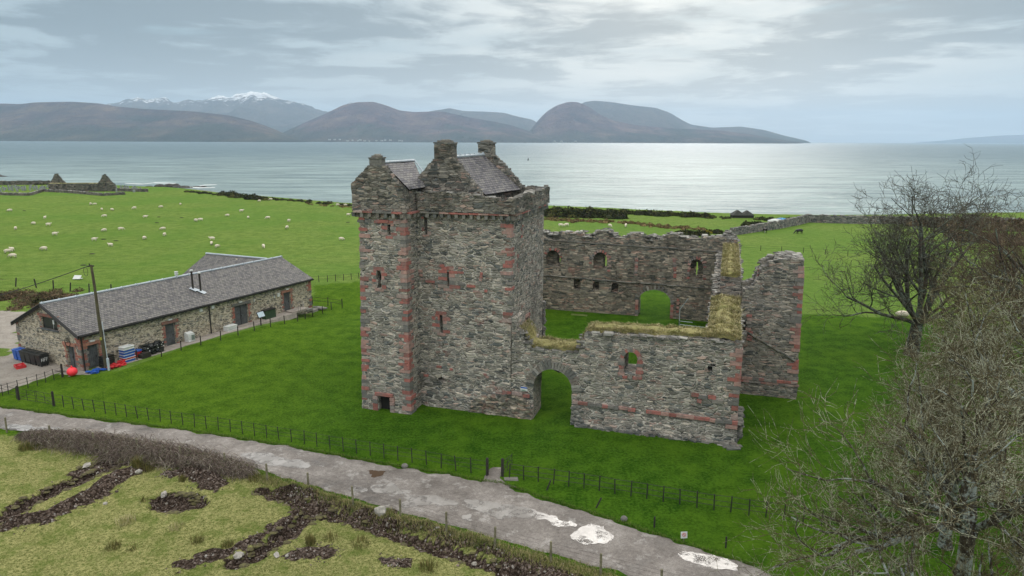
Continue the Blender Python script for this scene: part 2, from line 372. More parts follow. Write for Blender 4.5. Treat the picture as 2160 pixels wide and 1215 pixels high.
M['blue'] = plain('blue plastic', (0.022, 0.10, 0.42), 0.45, 0.2, 2)
M['redplastic'] = plain('red plastic', (0.50, 0.025, 0.03), 0.5, 0.2, 2)
M['pink'] = plain('fluorescent red buoy rubber', (0.95, 0.04, 0.06), 0.45, 0.1, 2)
M['blackplastic'] = plain('black plastic', (0.018, 0.02, 0.02), 0.45, 0.3, 3)
M['concrete'] = plain('worn concrete', (0.30, 0.265, 0.235), 0.9, 0.25, 1.3, bmp=0.2)
M['pole'] = plain('mossy timber pole', (0.10, 0.095, 0.045), 0.9, 0.5, 1.2, col2=(0.05, 0.035, 0.028))
M['steel'] = plain('galvanised steel', (0.28, 0.33, 0.33), 0.45, 0.2, 4, metal=0.6)
# ============================================================ GROUND
ROAD_T = [(-330,820),(0,868),(200,892),(400,915),(560,938),(700,962),(830,985),(950,1003),(1030,1018),(1065,1022),(1150,1052),(1300,1097),(1420,1137),(1600,1192),(1720,1245),(1900,1330)]
ROAD_B = [(-330,850),(0,912),(200,942),(400,968),(530,990),(600,1012),(700,1040),(780,1066),(900,1098),(1000,1124),(1100,1152),(1200,1178),(1300,1205),(1400,1240),(1560,1300),(1700,1400)]
def axis(pts):
    out = []
    for (a, b, st) in pts: out += list(np.arange(a, b, st))
    return np.array(out)
def grid_mesh(name, xs, ys, hfun):
    X, Y = np.meshgrid(xs, ys); Z = hfun(X, Y)
    nx, ny = len(xs), len(ys)
    co = np.stack([X, Y, Z], -1).reshape(-1, 3)
    i = np.arange(nx-1); j = np.arange(ny-1); I, J = np.meshgrid(i, j); a = (J*nx + I).ravel()
    f = np.stack([a, a+1, a+nx+1, a+nx], -1)
    me = bpy.data.meshes.new(name); me.vertices.add(len(co)); me.vertices.foreach_set('co', co.ravel())
    me.loops.add(f.size); me.loops.foreach_set('vertex_index', f.ravel().astype(np.int32))
    me.polygons.add(len(f)); me.polygons.foreach_set('loop_start', (np.arange(len(f))*4).astype(np.int32))
    me.polygons.foreach_set('loop_total', np.full(len(f), 4, np.int32)); me.update(); me.validate(); me.shade_smooth()
    return me, X, Y, Z
def attr(me, name, chans):
    a = me.color_attributes.new(name, 'FLOAT_COLOR', 'POINT'); n = len(me.vertices)
    d = np.zeros((n, 4), np.float32)
    for k, c in enumerate(chans): d[:, k] = np.clip(c.ravel(), 0, 1)
    a.data.foreach_set('color', d.ravel())
def in_poly(X, Y, P):
    ins = np.zeros(X.shape, bool)
    for (ax, ay), (bx, by) in zip(P, P[1:] + P[:1]):
        c = ((ay > Y) != (by > Y)) & (X < (bx-ax)*(Y-ay)/(by-ay+1e-12) + ax); ins ^= c
    return ins
SEAM_PX = [(0,925),(200,953),(400,980),(540,1000),(650,1035),(780,1070),(900,1102),(1100,1158),(1300,1213),(1600,1320)]
PADDOCK = PX([(-900, 838)] + SEAM_PX + [(1900, 1450)]) + [(25, -40), (-200, -40)]
def make_ground():
    xs = axis([(-1500,-300,60),(-300,-80,8),(-80,-45,1.0),(-45,26,0.24),(26,80,0.8),(80,300,8),(300,1500,60)])
    ys = axis([(-300,0,30),(0,20,1.5),(20,48,0.2),(48,80,0.5),(80,200,1.5),(200,360,2.0),(360,800,12)])
    def hf(X, Y):
        h = base_h(X, Y); n1 = np.zeros_like(h); near = (Y > 18) & (Y < 60) & (np.abs(X) < 50)
        xx = X[near]; yy = Y[near]
        a = vnoise(xx, yy, 1.3, 3); b = vnoise(xx, yy, 4.1, 9); pk = in_poly(xx, yy, PADDOCK)
        ex = np.zeros_like(xx); soil = np.zeros_like(xx)
        for P, w, dp in TRENCH:
            d = seg_dist(xx, yy, P) + 0.34*a + 0.16*b; k = 1 - sstep(w*0.72, w*1.02, d); ex = np.where(k > 0, np.minimum(ex, -dp*k), ex); soil = np.maximum(soil, 1 - sstep(w*0.9, w*1.15, d))
        for P, w, dp in SPOIL:
            d = seg_dist(xx, yy, P) + 0.48*a + 0.30*b + 0.1; k = 1 - sstep(0, w*1.15, d)
            ex = ex + dp*k*(1 + 0.6*b) * (ex > -0.05); soil = np.maximum(soil, (1 - sstep(w*0.75, w*1.1, d)))
        rough = np.where(pk, 1.0, 0.12)
        n1[near] = ex + rough*(0.10*vnoise(xx, yy, 0.35, 5) + 0.045*a + 0.03*b) + soil*0.07*vnoise(xx, yy, 7.0, 2)
        hf.soil = np.zeros_like(h); hf.soil[near] = soil
        far = (Y >= 60) & (Y < 400) & (np.abs(X) < 300)
        n1[far] += 0.12*vnoise(X[far], Y[far], 0.12, 8)*sstep(60, 80, Y[far])
        return h + n1
    me, X, Y, Z = grid_mesh('ground', xs, ys, hf)
    wob = np.zeros_like(X); m = (np.abs(X) < 320) & (Y > 10) & (Y < 420); wob[m] = vnoise(X[m], Y[m], 0.3, 4)
    yard = np.zeros_like(X)
    for P in (PX([(-500,640),(108,668),(40,702),(46,742),(-400,760)]), PX([(-500,800),(30,758),(150,800),(132,792),(0,838),(-500,900)]),
              PX([(30,742),(200,795),(150,800),(10,770)])):
        yard = np.maximum(yard, in_poly(X, Y, P).astype(float))
    cx, cy = np.interp(Y, [0, 1], [0, 1]), 0
    coastd = np.interp(X, COAST_X, COAST_Y) - Y
    beach = sstep(11, 5, coastd + 3*wob)
    pk = in_poly(X, Y, PADDOCK).astype(float)
    # mown lawn round the castle against the lighter grazed pasture
    LAWN = PX([(-700,845),(60,800),(250,790),(400,735),(560,690),(655,655),(662,601),(700,596),(760,591)]) + [G(1150,640), G(1150,566), G(1300,566), G(1690,658), G(1900,664), G(2400,690)] + [G(3200, 1300), G(1500,1400)]
    lawn = in_poly(X + wob*0.2, Y + wob*0.2, LAWN).astype(float)
    attr(me, 'cover', [hf.soil, yard, pk, lawn]); 
    a = me.color_attributes.new('shore', 'FLOAT_COLOR', 'POINT'); d = np.zeros((len(me.vertices), 4), np.float32); d[:, 0] = beach.ravel()
    a.data.foreach_set('color', d.ravel())
    def fn(g, p):
        at = g.new('ShaderNodeVertexColor', layer_name='cover'); soil, yard, rough = g.sep(at.outputs[0]); lawn = at.outputs[1]
        bch = g.sep(g.new('ShaderNodeVertexColor', layer_name='shore').outputs[0])[0]
        pos = g.new('ShaderNodeNewGeometry').outputs['Position']
        n_s = g.noise(pos, 0.10, 5, 0.6); n_m = g.noise(pos, 0.7, 5, 0.65); n_f = g.noise(pos, 5.5, 5, 0.75); n_ff = g.noise(pos, 17, 3, 0.7)
        st = g.noise(g.vmath('MULTIPLY', pos, (0.35, 1.6, 1)), 1.0, 4, 0.7)
        f = g.math('ADD', g.math('ADD', g.math('MULTIPLY', n_f, 0.55), g.math('MULTIPLY', n_m, 0.3)), g.math('MULTIPLY', n_ff, 0.15))
        f1 = g.smooth(f, 0.40, 0.60)
        lawnc = g.mix(f1, (0.020, 0.064, 0.005), (0.072, 0.158, 0.013))
        lawnc = g.mix(g.math('MULTIPLY', g.smooth(g.math('ADD', n_s, g.math('MULTIPLY', g.math('SUBTRACT', n_m, 0.5), 0.5)), 0.40, 0.70), 0.42), lawnc, (0.10, 0.185, 0.012))
        past = g.mix(f1, (0.070, 0.130, 0.020), (0.185, 0.262, 0.058))
        past = g.mix(g.math('MULTIPLY', g.smooth(st, 0.42, 0.70), 0.3), past, (0.23, 0.29, 0.08))
        past = g.mix(g.math('MULTIPLY', g.smooth(g.noise(pos, 0.035, 3, 0.6), 0.4, 0.62), 0.4), past, (0.075, 0.18, 0.024))
        lx = g.sep(pos)[0]; lawnc = g.mix(g.math('MULTIPLY', g.smooth(g.math('ADD', lx, g.math('MULTIPLY', g.math('SUBTRACT', n_s, 0.5), 22.0)), -9.0, -24.0), 0.55), lawnc, g.mix(f1, (0.050, 0.105, 0.007), (0.125, 0.205, 0.018)))  # uneven image brightness painted into the grass colour, lighter leftwards
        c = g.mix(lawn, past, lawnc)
        pad = g.mix(g.smooth(g.math('ADD', g.math('MULTIPLY', n_f, 0.5), g.math('MULTIPLY', n_ff, 0.5)), 0.38, 0.62), (0.080, 0.100, 0.022), (0.42, 0.40, 0.17))
        pad = g.mix(g.math('MULTIPLY', g.smooth(n_m, 0.46, 0.62), 0.6), pad, (0.10, 0.150, 0.026))
        pad = g.mix(g.math('MULTIPLY', g.smooth(g.noise(pos, 1.7, 5, 0.7), 0.58, 0.68), 0.5), pad, (0.30, 0.265, 0.115))
        c = g.mix(rough, c, pad)
        # soil: broken stony earth
        vv = g.vor(pos, 10.0, 'F1', 1.0); sr = g.sep(vv.outputs['Color'])[0]
        sc = g.ramp(sr, [(0, (0.045, 0.032, 0.025)), (0.45, (0.092, 0.068, 0.055)), (0.72, (0.16, 0.122, 0.102)), (0.9, (0.23, 0.185, 0.16)), (0.97, (0.36, 0.33, 0.30))], 'CONSTANT')
        sc = g.mix(0.7, sc, g.ramp(n_f, [(0.3, (0.5,)*3), (0.7, (1.4,)*3)]), 'MULTIPLY')
        sm = g.smooth(g.math('ADD', soil, g.math('ADD', g.math('MULTIPLY', g.math('SUBTRACT', n_f, 0.5), 1.2), g.math('MULTIPLY', g.math('SUBTRACT', n_m, 0.5), 1.0))), 0.36, 0.62)
        c = g.mix(sm, c, sc)
        gv = g.ramp(g.math('ADD', g.math('MULTIPLY', n_f, 0.5), g.math('MULTIPLY', n_m, 0.5)), [(0.3, (0.19, 0.165, 0.145)), (0.5, (0.36, 0.325, 0.29)), (0.7, (0.46, 0.42, 0.37))])
        ym = g.smooth(g.math('ADD', yard, g.math('MULTIPLY', g.math('SUBTRACT', n_m, 0.5), 1.2)), 0.42, 0.58)
        c = g.mix(ym, c, gv)
        bc = g.ramp(g.noise(pos, 0.5, 5, 0.7), [(0.35, (0.06, 0.055, 0.045)), (0.5, (0.30, 0.28, 0.24)), (0.7, (0.42, 0.39, 0.34))])
        c = g.mix(g.smooth(g.math('ADD', bch, g.math('MULTIPLY', g.math('SUBTRACT', n_m, 0.5), 0.8)), 0.4, 0.6), c, bc)
        g.put(p.inputs['Base Color'], c); p.inputs['Specular IOR Level'].default_value = 0.02
        h = g.math('ADD', g.math('ADD', f, g.math('MULTIPLY', n_ff, 0.6)), g.math('MULTIPLY', g.math('MULTIPLY', vv.outputs[0], sm), -1.5))
        bump(g, p, h, 0.9, 0.14)
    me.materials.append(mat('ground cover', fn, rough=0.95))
    o = bpy.data.objects.new('ground', me); COL.objects.link(o); struct(o)
    return X, Y, Z, xs, ys
GX, GY, GZ, GXS, GYS = make_ground()
def gh(x, y):
    """height of the built ground at a point"""
    i = int(np.clip(np.searchsorted(GXS, x)-1, 0, len(GXS)-2)); j = int(np.clip(np.searchsorted(GYS, y)-1, 0, len(GYS)-2))
    tx = (x-GXS[i])/(GXS[i+1]-GXS[i]); ty = (y-GYS[j])/(GYS[j+1]-GYS[j])
    return float((GZ[j,i]*(1-tx)+GZ[j,i+1]*tx)*(1-ty) + (GZ[j+1,i]*(1-tx)+GZ[j+1,i+1]*tx)*ty)
def GP(px, py):
    z = 0.0
    for _ in range(10):
        p = G(px, py, z); z = 0.5*z + 0.5*gh(*p)
    return (p[0], p[1], gh(*p))

# ------------------------------------------------------------ road
def resample(P, n):
    P = [Vector(p) for p in P]; L = [0]
    for a, b in zip(P[:-1], P[1:]): L.append(L[-1] + (b-a).length)
    out = []
    for k in range(n):
        s = L[-1]*k/(n-1); i = max(0, min(len(P)-2, int(np.searchsorted(L, s))-1)); t = (s-L[i])/(L[i+1]-L[i]+1e-9); out.append(P[i].lerp(P[i+1], t))
    return out
def make_road():
    T = [Vector(p) for p in PX(ROAD_T)]; B = [Vector(p) for p in PX(ROAD_B)]
    n = 520; m = 28; T = resample(T, n); B = resample(B, n); vs = []; fs = []
    for i in range(n):
        a, b = T[i], B[i]
        e0 = 0.35*noise.noise((a.x*0.9, a.y*0.9, 1)) + 0.12*noise.noise((a.x*3, a.y*3, 4)); e1 = 0.3*noise.noise((b.x*0.9, b.y*0.9, 7)) + 0.12*noise.noise((b.x*3, b.y*3, 2))
        d = (b-a).normalized(); a2 = a - d*e0; b2 = b + d*e1
        for j in range(m):
            t = j/(m-1); p = a2.lerp(b2, t)
            z = 0.05 + 0.055*float(sstep(0, 0.15, min(t, 1-t))) + 0.010*noise.noise((p.x*1.5, p.y*1.5, 0))
            if j in (0, m-1): z = -0.12
            vs.append((p.x, p.y, max(z, gh(p.x, p.y)+0.03) if 0 < j < m-1 else z))
    for i in range(n-1):
        for j in range(m-1): a = i*m+j; fs.append((a, a+m, a+m+1, a+1))
    me = bpy.data.meshes.new('road'); me.from_pydata(vs, [], fs); me.shade_smooth()
    me.materials.append(M['road']); o = bpy.data.objects.new('road', me); COL.objects.link(o); struct(o)
def roadfn(g, p):
    pos = g.new('ShaderNodeNewGeometry').outputs['Position']
    n1 = g.noise(pos, 0.45, 6, 0.65); n2 = g.noise(pos, 5, 5, 0.75); n3 = g.noise(pos, 24, 3, 0.7)
    c = g.ramp(g.math('ADD', g.math('MULTIPLY', n1, 0.6), g.math('MULTIPLY', n2, 0.4)), [(0.36, (0.085, 0.073, 0.064)), (0.46, (0.165, 0.145, 0.132)), (0.56, (0.24, 0.215, 0.198)), (0.68, (0.35, 0.322, 0.30))])
    c = g.mix(0.8, c, g.ramp(n3, [(0.3, (0.55,)*3), (0.7, (1.4,)*3)]), 'MULTIPLY')
    lt = g.smooth(g.noise(g.vmath('ADD', pos, (9, 4, 2)), 1.1, 6, 0.75), 0.56, 0.64)
    c = g.mix(g.math('MULTIPLY', lt, 0.4), c, (0.47, 0.45, 0.43))
    g.put(p.inputs['Base Color'], c)
    wet = g.smooth(n1, 0.5, 0.36); g.put(p.inputs['Roughness'], g.math('SUBTRACT', 0.85, g.math('MULTIPLY', wet, 0.45)))
    bump(g, p, g.math('ADD', n2, g.math('MULTIPLY', n3, 0.6)), 0.7, 0.03)
M['road'] = mat('wet gravel road', roadfn)
make_road()
# the little spur of path through the castle gate
mb = MB(); P = resample(PX([(1048,1030),(1040,1012),(1044,998),(1050,988)]), 14)
for i, q in enumerate(P):
    w = np.interp(i, [0, 3, 6, 13], [1.3, 0.72, 0.5, 0.42])*(1 + 0.15*noise.noise((i*0.7, 3, 1))); mb.v += [(q.x-w, q.y-0.1, 0.005), (q.x-w*0.5, q.y, 0.07), (q.x+w*0.5, q.y, 0.07), (q.x+w, q.y+0.1, 0.005)]
for i in range(13):
    for j in range(3): a = i*4+j; mb.f.append((a, a+1, a+5, a+4))
struct(mb.build('path', M['road'], smooth=True))
# concrete path and step along the barn
mb = MB()
for k in range(26):
    a0 = 1.0 + k*0.93; mb.v += [(*b2w(a0, -0.02), 0.06), (*b2w(a0, -1.45 - 0.15*noise.noise((k*0.4, 1, 2))), 0.05), (*b2w(a0, -1.6), -0.5)]
for k in range(25):
    for j in range(2): a = k*3+j; mb.f.append((a, a+1, a+4, a+3))
struct(mb.build('pavement', M['concrete']))

# ------------------------------------------------------------ puddles (real water lying in the road)
def waterfn(g, p):
    pos = g.new('ShaderNodeNewGeometry').outputs['Position']
    g.put(p.inputs['Base Color'], g.mix(g.smooth(g.noise(pos, 0.8, 4, 0.6), 0.35, 0.65), (0.27, 0.252, 0.238), (0.38, 0.358, 0.342))); g.put(p.inputs['Alpha'], g.smooth(g.noise(pos, 1.3, 7, 0.72), 0.33, 0.52)); p.inputs['Roughness'].default_value = 0.10; p.inputs['IOR'].default_value = 1.33
    p.inputs['Specular IOR Level'].default_value = 0.9
    bump(g, p, g.noise(g.vmath('MULTIPLY', pos, (1, 2.5, 1)), 6, 3, 0.6), 0.25, 0.02)
M['puddle'] = mat('milky standing water', waterfn)
def muddyfn(g, p):
    g.put(p.inputs['Base Color'], (0.085, 0.055, 0.035)); p.inputs['Roughness'].default_value = 0.15
M['muddy'] = mat('brown pothole water', muddyfn)
def puddle(pts, mat_, label, z=0.120, grp='puddles along the road'):
    P = [Vector(p) for p in PX(pts)]; n = len(P); out = []
    for i in range(n):       # Catmull-Rom outline with ragged edge
        a, b, c, d = P[i-1], P[i], P[(i+1) % n], P[(i+2) % n]
        for k in range(10):
            t = k/10; q = 0.5*((2*b) + (c-a)*t + (2*a-5*b+4*c-d)*t*t + (3*b-a-3*c+d)*t**3)
            q = q + Vector((noise.noise((q.x*4, q.y*4, 1)), noise.noise((q.x*4, q.y*4, 9))))*0.16 + Vector((noise.noise((q.x*1.3, q.y*1.3, 5)), noise.noise((q.x*1.3, q.y*1.3, 3))))*0.30; out.append((q.x, q.y, z))
    cx = sum(p[0] for p in out)/len(out); cy = sum(p[1] for p in out)/len(out)
    me = bpy.data.meshes.new('puddle'); L = [Vector(p) for p in out]
    tris = tessellate_polygon([L]); me.from_pydata([(p[0]-cx, p[1]-cy, 0) for p in out], [], [tuple(t) for t in tris])
    bm = bmesh.new(); bm.from_mesh(me); bmesh.ops.recalc_face_normals(bm, faces=bm.faces)
    for f in bm.faces:
        if f.normal.z < 0: f.normal_flip()
    bm.to_mesh(me); bm.free()
    me.materials.append(mat_); o = bpy.data.objects.new('puddle', me); o.location = (cx, cy, z); COL.objects.link(o); tag(o, label, 'puddle', grp, 'structure')
puddle([(795,1030),(835,1025),(850,1042),(900,1050),(960,1060),(965,1070),(900,1072),(850,1072),(858,1058),(820,1050),(790,1040)], M['puddle'], 'ragged pale puddle left of the road centre')
puddle([(985,1060),(1040,1063),(1100,1072),(1130,1080),(1180,1095),(1220,1110),(1180,1112),(1130,1096),(1090,1095),(1062,1098),(1020,1085),(985,1072)], M['puddle'], 'long pale puddle in the middle of the road')
puddle([(1215,1125),(1245,1110),(1280,1118),(1295,1138),(1270,1152),(1235,1150),(1213,1138)], M['puddle'], 'round pale puddle at the lower right')
puddle([(980,1092),(1000,1090),(1000,1100),(985,1102)], M['puddle'], 'tiny pale puddle below the long one')
puddle([(776,1000),(795,997),(815,1002),(800,1013),(785,1010)], M['muddy'], 'brown muddy pothole near the upper road edge')
puddle([(1435,1162),(1470,1164),(1560,1190),(1550,1200),(1480,1195),(1440,1178)], M['puddle'], 'long pale puddle under the tree at right')
puddle([(515,965),(560,960),(600,972),(660,985),(640,996),(570,988),(530,978)], M['puddle'], 'pale puddle beyond the bramble hedge')
puddle([(745,1032),(775,1038),(770,1046),(750,1040)], M['puddle'], 'small puddle at the verge by the wooden post')
puddle([(20,905),(60,908),(130,915),(110,921),(40,918),(10,912)], M['puddle'], 'pale wet strip at the far left of the road')

# ------------------------------------------------------------ sea
def seafn(g, p):
    pos = g.new('ShaderNodeNewGeometry').outputs['Position']; x, y, z = g.sep(pos)
    dist = g.vmath('LENGTH', pos)
    n_b = g.noise(g.vmath('MULTIPLY', pos, (0.35, 1, 1)), 0.004, 4, 0.6)
    sh = g.smooth(dist, 230, 1500)
    c = g.mix(sh, (0.24, 0.31, 0.31), (0.125, 0.185, 0.215))
    c = g.mix(g.math('MULTIPLY', g.smooth(n_b, 0.42, 0.6), 0.4), c, (0.13, 0.185, 0.20))
    rip = g.noise(g.vmath('MULTIPLY', pos, (0.30, 1.0, 1)), 0.06, 6, 0.75)
    c = g.mix(0.9, c, g.ramp(rip, [(0.36, (0.62, 0.66, 0.70)), (0.5, (1.0,)*3), (0.62, (1.45, 1.42, 1.38))]), 'MULTIPLY')  # light and dark wave faces painted into the water colour
    cap = g.noise(g.vmath('MULTIPLY', pos, (0.30, 1.0, 1)), 0.11, 3, 0.6)
    c = g.mix(g.math('MULTIPLY', g.smooth(cap, 0.725, 0.765), 0.8), c, (0.7, 0.72, 0.72))
    g.put(p.inputs['Base Color'], c); p.inputs['Roughness'].default_value = 0.30; p.inputs['Specular IOR Level'].default_value = 0.09; p.inputs['IOR'].default_value = 1.33
    pw = g.vmath('MULTIPLY', pos, (0.35, 1.0, 1))
    w = g.math('ADD', g.math('ADD', g.math('MULTIPLY', g.noise(pw, 0.045, 3, 0.6), 2.2), g.math('MULTIPLY', g.noise(pw, 0.16, 3, 0.6), 1.3)), g.math('MULTIPLY', g.noise(pw, 0.7, 3, 0.6), 0.4))
    bump(g, p, w, 1.0, 2.6)
M['sea'] = mat('choppy grey sea', seafn)
ys_ = axis([(150,600,15),(600,3000,100),(3000,30001,900)]); xs_ = axis([(-22000,-2000,1000),(-2000,2000,50),(2000,22001,1000)])
me, _, _, _ = grid_mesh('sea', xs_, ys_, lambda X, Y: np.full(X.shape, SEA_Z))
me.materials.append(M['sea']); struct(link(bpy.data.objects.new('sea', me)))

# surf along the shore and rocky skerries
def surf(pts, w, label):
    mb = MB(); P = resample([Vector(G(*p, SEA_Z)) for p in pts], 60)
    for i, q in enumerate(P):
        ww = w*math.sin(math.pi*i/59)*(0.4 + 0.9*abs(noise.noise((q.x*0.05, q.y*0.05, 3)))) + 0.05
        mb.v += [(q.x, q.y-ww, SEA_Z+0.05), (q.x, q.y, SEA_Z+0.28), (q.x, q.y+ww, SEA_Z+0.05)]
    for i in range(59):
        for j in range(2): a = i*3+j; mb.f.append((a, a+3, a+4, a+1))
    o = mb.build('surf', M['foam'], smooth=True); tag(o, label, 'surf', kind='stuff')
M['foam'] = plain('breaking surf', (0.74, 0.77, 0.77), 0.8, 0.12, 0.5)
surf([(262,394),(300,395),(325,392),(370,393)], 2.6, 'white surf breaking behind the chapel')
surf([(405,402),(430,396),(455,395)], 3.0, 'white surf breaking on the skerry')
surf([(390,400),(420,402),(452,401)], 1.5, 'thin line of surf inside the skerry')
def rockfn(g, p):
    pos = g.new('ShaderNodeNewGeometry').outputs['Position']; n = g.noise(pos, 0.6, 5, 0.7)
    g.put(p.inputs['Base Color'], g.ramp(n, [(0.35, (0.012, 0.012, 0.012)), (0.55, (0.05, 0.045, 0.038)), (0.7, (0.13, 0.12, 0.09))])); bump(g, p, n, 0.8, 0.3)
M['rock'] = mat('dark shore rock', rockfn, rough=0.8)
def skerry(px0, px1, py, wd_, h, label):
    a = Vector(G(px0, py, SEA_Z)); b = Vector(G(px1, py, SEA_Z)); mb = MB(); rr = random.Random(int(px0)); n = int((b-a).length/2.2)
    for k in range(n):
        q = a.lerp(b, k/max(1, n-1)); s = math.sin(math.pi*(k+0.5)/n)
        mb.ball((q.x-a.x+rr.uniform(-1,1), q.y-a.y+rr.uniform(-wd_, wd_)*0.5, 0.0), 1.0, 7, 5, (rr.uniform(1.5,3.4), wd_*0.5*rr.uniform(0.4,1), h*s*rr.uniform(0.5,1.1)))
    o = mb.build('skerry', M['rock'], loc=(a.x, a.y, SEA_Z)); tag(o, label, 'rocks')
skerry(300, 402, 401, 9, 1.7, 'low dark skerry running out from the beach')
skerry(385, 440, 400, 5, 0.9, 'small black reef awash at the skerry tip')
skerry(-60, 12, 381, 7, 1.3, 'dark reef in the water at the left edge')

# ------------------------------------------------------------ hills of the island across the sound
def hillfn(c1, c2, c3, snow=None):
    def fn(g, p):
        pos = g.new('ShaderNodeNewGeometry').outputs['Position']; z = g.sep(pos)[2]
        n = g.noise(pos, 0.0016, 7, 0.65); n2 = g.noise(pos, 0.007, 5, 0.7)
        f = g.math('ADD', g.math('MULTIPLY', n, 0.65), g.math('MULTIPLY', n2, 0.35))
        c = g.ramp(f, [(0.36, c1), (0.50, c2), (0.64, c3)])
        low = g.smooth(g.math('ADD', z, g.math('MULTIPLY', g.math('SUBTRACT', n, 0.5), 700)), 210, 60)
        c = g.mix(g.math('MULTIPLY', low, 0.6), c, (0.035, 0.055, 0.035))
        if snow:
            sm = g.smooth(g.math('ADD', z, g.math('MULTIPLY', g.math('SUBTRACT', n2, 0.5), snow[1])), snow[0]-25, snow[0]+55)
            c = g.mix(sm, c, (0.85, 0.87, 0.9))
        gul = g.noise(g.vmath('MULTIPLY', pos, (1.0, 0.25, 1.0)), 0.0035, 6, 0.7)
        c = g.mix(0.8, c, g.ramp(gul, [(0.33, (0.55, 0.6, 0.7)), (0.5, (0.95,)*3), (0.66, (1.5, 1.4, 1.35))]), 'MULTIPLY')
        g.put(p.inputs['Base Color'], c)
        bump(g, p, g.math('ADD', n2, gul), 0.9, 110)
    return mat('hill moorland', fn, rough=1.0, spec=0.0)
def hill(name, prof, D, shore, m, amp=0.10, N=300, seed=0, back=0.5, jag=0.0):
    """prof: crest points (px,py); D crest distance; shore: distance of its foot"""
    rows = 34; vs = []; fs = []; pxs = np.linspace(prof[0][0], prof[-1][0], N); pys = np.interp(pxs, [a for a, b in prof], [b for a, b in prof])
    k = np.ones(7)/7; pys = np.convolve(np.pad(pys, 3, 'edge'), k, 'valid')
    pys = pys + jag*np.array([noise.fractal((px*0.05, seed, 2), 1.0, 2.0, 4) for px in pxs])
    for i in range(N):
        r = ray(pxs[i], pys[i]); t = D/r[1]; zc = HC + r[2]*t; kx = r[0]/r[1]; base = SEA_Z - 6
        for j in range(rows):
            if j < 24:
                s = j/23; Y = shore + (D-shore)*s; sh = s**1.15
                X = kx*Y; q = noise.fractal((X*0.0011+seed, Y*0.0011, seed), 1.0, 2.0, 6)
                rid = 1 - abs(noise.noise((X*0.0016+seed, Y*0.0005, 5)))*2
                z = base + (zc-base)*(sh + (amp*q + amp*0.7*(rid-0.5))*math.sin(math.pi*min(1, s*1.0))**0.8)
                lim = base + (zc-base)*1.0*(Y/D); z = min(z, lim)
            else:
                s = (j-23)/10; Y = D + (D-shore)*back*s; X = kx*Y; z = base + (zc-base)*(1-s)**1.3*(Y/D if s < .3 else 1)
            vs.append((X, Y, z))
    for i in range(N-1):
        for j in range(rows-1): a = i*rows+j; fs.append((a, a+rows, a+rows+1, a+1))
    me = bpy.data.meshes.new(name); me.from_pydata(vs, [], fs); me.shade_smooth(); me.materials.append(m)
    o = bpy.data.objects.new(name, me); COL.objects.link(o); struct(o)
HM = hillfn((0.030, 0.042, 0.050), (0.085, 0.062, 0.066), (0.17, 0.125, 0.085))
HM2 = hillfn((0.032, 0.042, 0.060), (0.095, 0.062, 0.075), (0.165, 0.115, 0.10))
HMS = hillfn((0.05, 0.05, 0.055), (0.085, 0.08, 0.08), (0.11, 0.10, 0.09), snow=(800, 900))
HMF = hillfn((0.06, 0.06, 0.06), (0.08, 0.07, 0.07), (0.10, 0.09, 0.08))
hill('hill', [(-500,250),(-200,232),(0,227),(40,228),(70,224),(150,222),(205,225),(240,231),(300,236),(400,240),(480,248),(530,260),(570,274),(600,287),(635,297),(655,303)], 7600, 6000, HM, 0.10, 380, 1)
hill('hill', [(560,303),(595,283),(640,262),(690,240),(720,225),(750,218),(785,217),(810,224),(840,235),(870,238),(930,236),(990,249),(1040,257),(1075,264),(1120,278),(1150,292),(1175,303)], 9000, 6900, HM2, 0.11, 340, 2)
hill('hill', [(1090,303),(1118,272),(1135,250),(1150,235),(1170,222),(1195,214),(1215,214),(1240,224),(1262,240),(1290,252),(1340,262),(1420,268),(1520,272),(1580,279),(1640,289),(1690,296),(1700,302)], 9400, 7700, HM2, 0.10, 320, 3)
hill('hill', [(1130,290),(1200,230),(1230,214),(1250,211),(1290,214),(1330,220),(1380,225),(1410,235),(1435,250),(1455,260),(1500,266),(1560,263),(1610,270),(1650,281),(1700,292),(1715,300)], 12500, 9600, HMF, 0.08, 300, 4)
hill('hill', [(200,232),(240,224),(262,216),(285,213),(310,216),(345,210),(360,222),(400,216),(430,217),(444,210),(460,205),(475,213),(490,205),(505,201),(530,198),(560,201),(576,206),(590,214),(620,219),(650,226),(665,234),(690,240),(712,228),(735,219),(760,223),(800,240),(850,252)], 14500, 10500, HMS, 0.14, 420, 5, jag=3.0)
hill('hill', [(820,250),(880,240),(930,232),(945,229),(975,235),(1020,236),(1060,238),(1090,246),(1120,252),(1150,270)], 13000, 10500, HMF, 0.08, 200, 6)
hill('hill', [(1900,296),(1980,290),(2040,283),(2100,278),(2200,274),(2500,270)], 24000, 21000, HMF, 0.03, 120, 7)
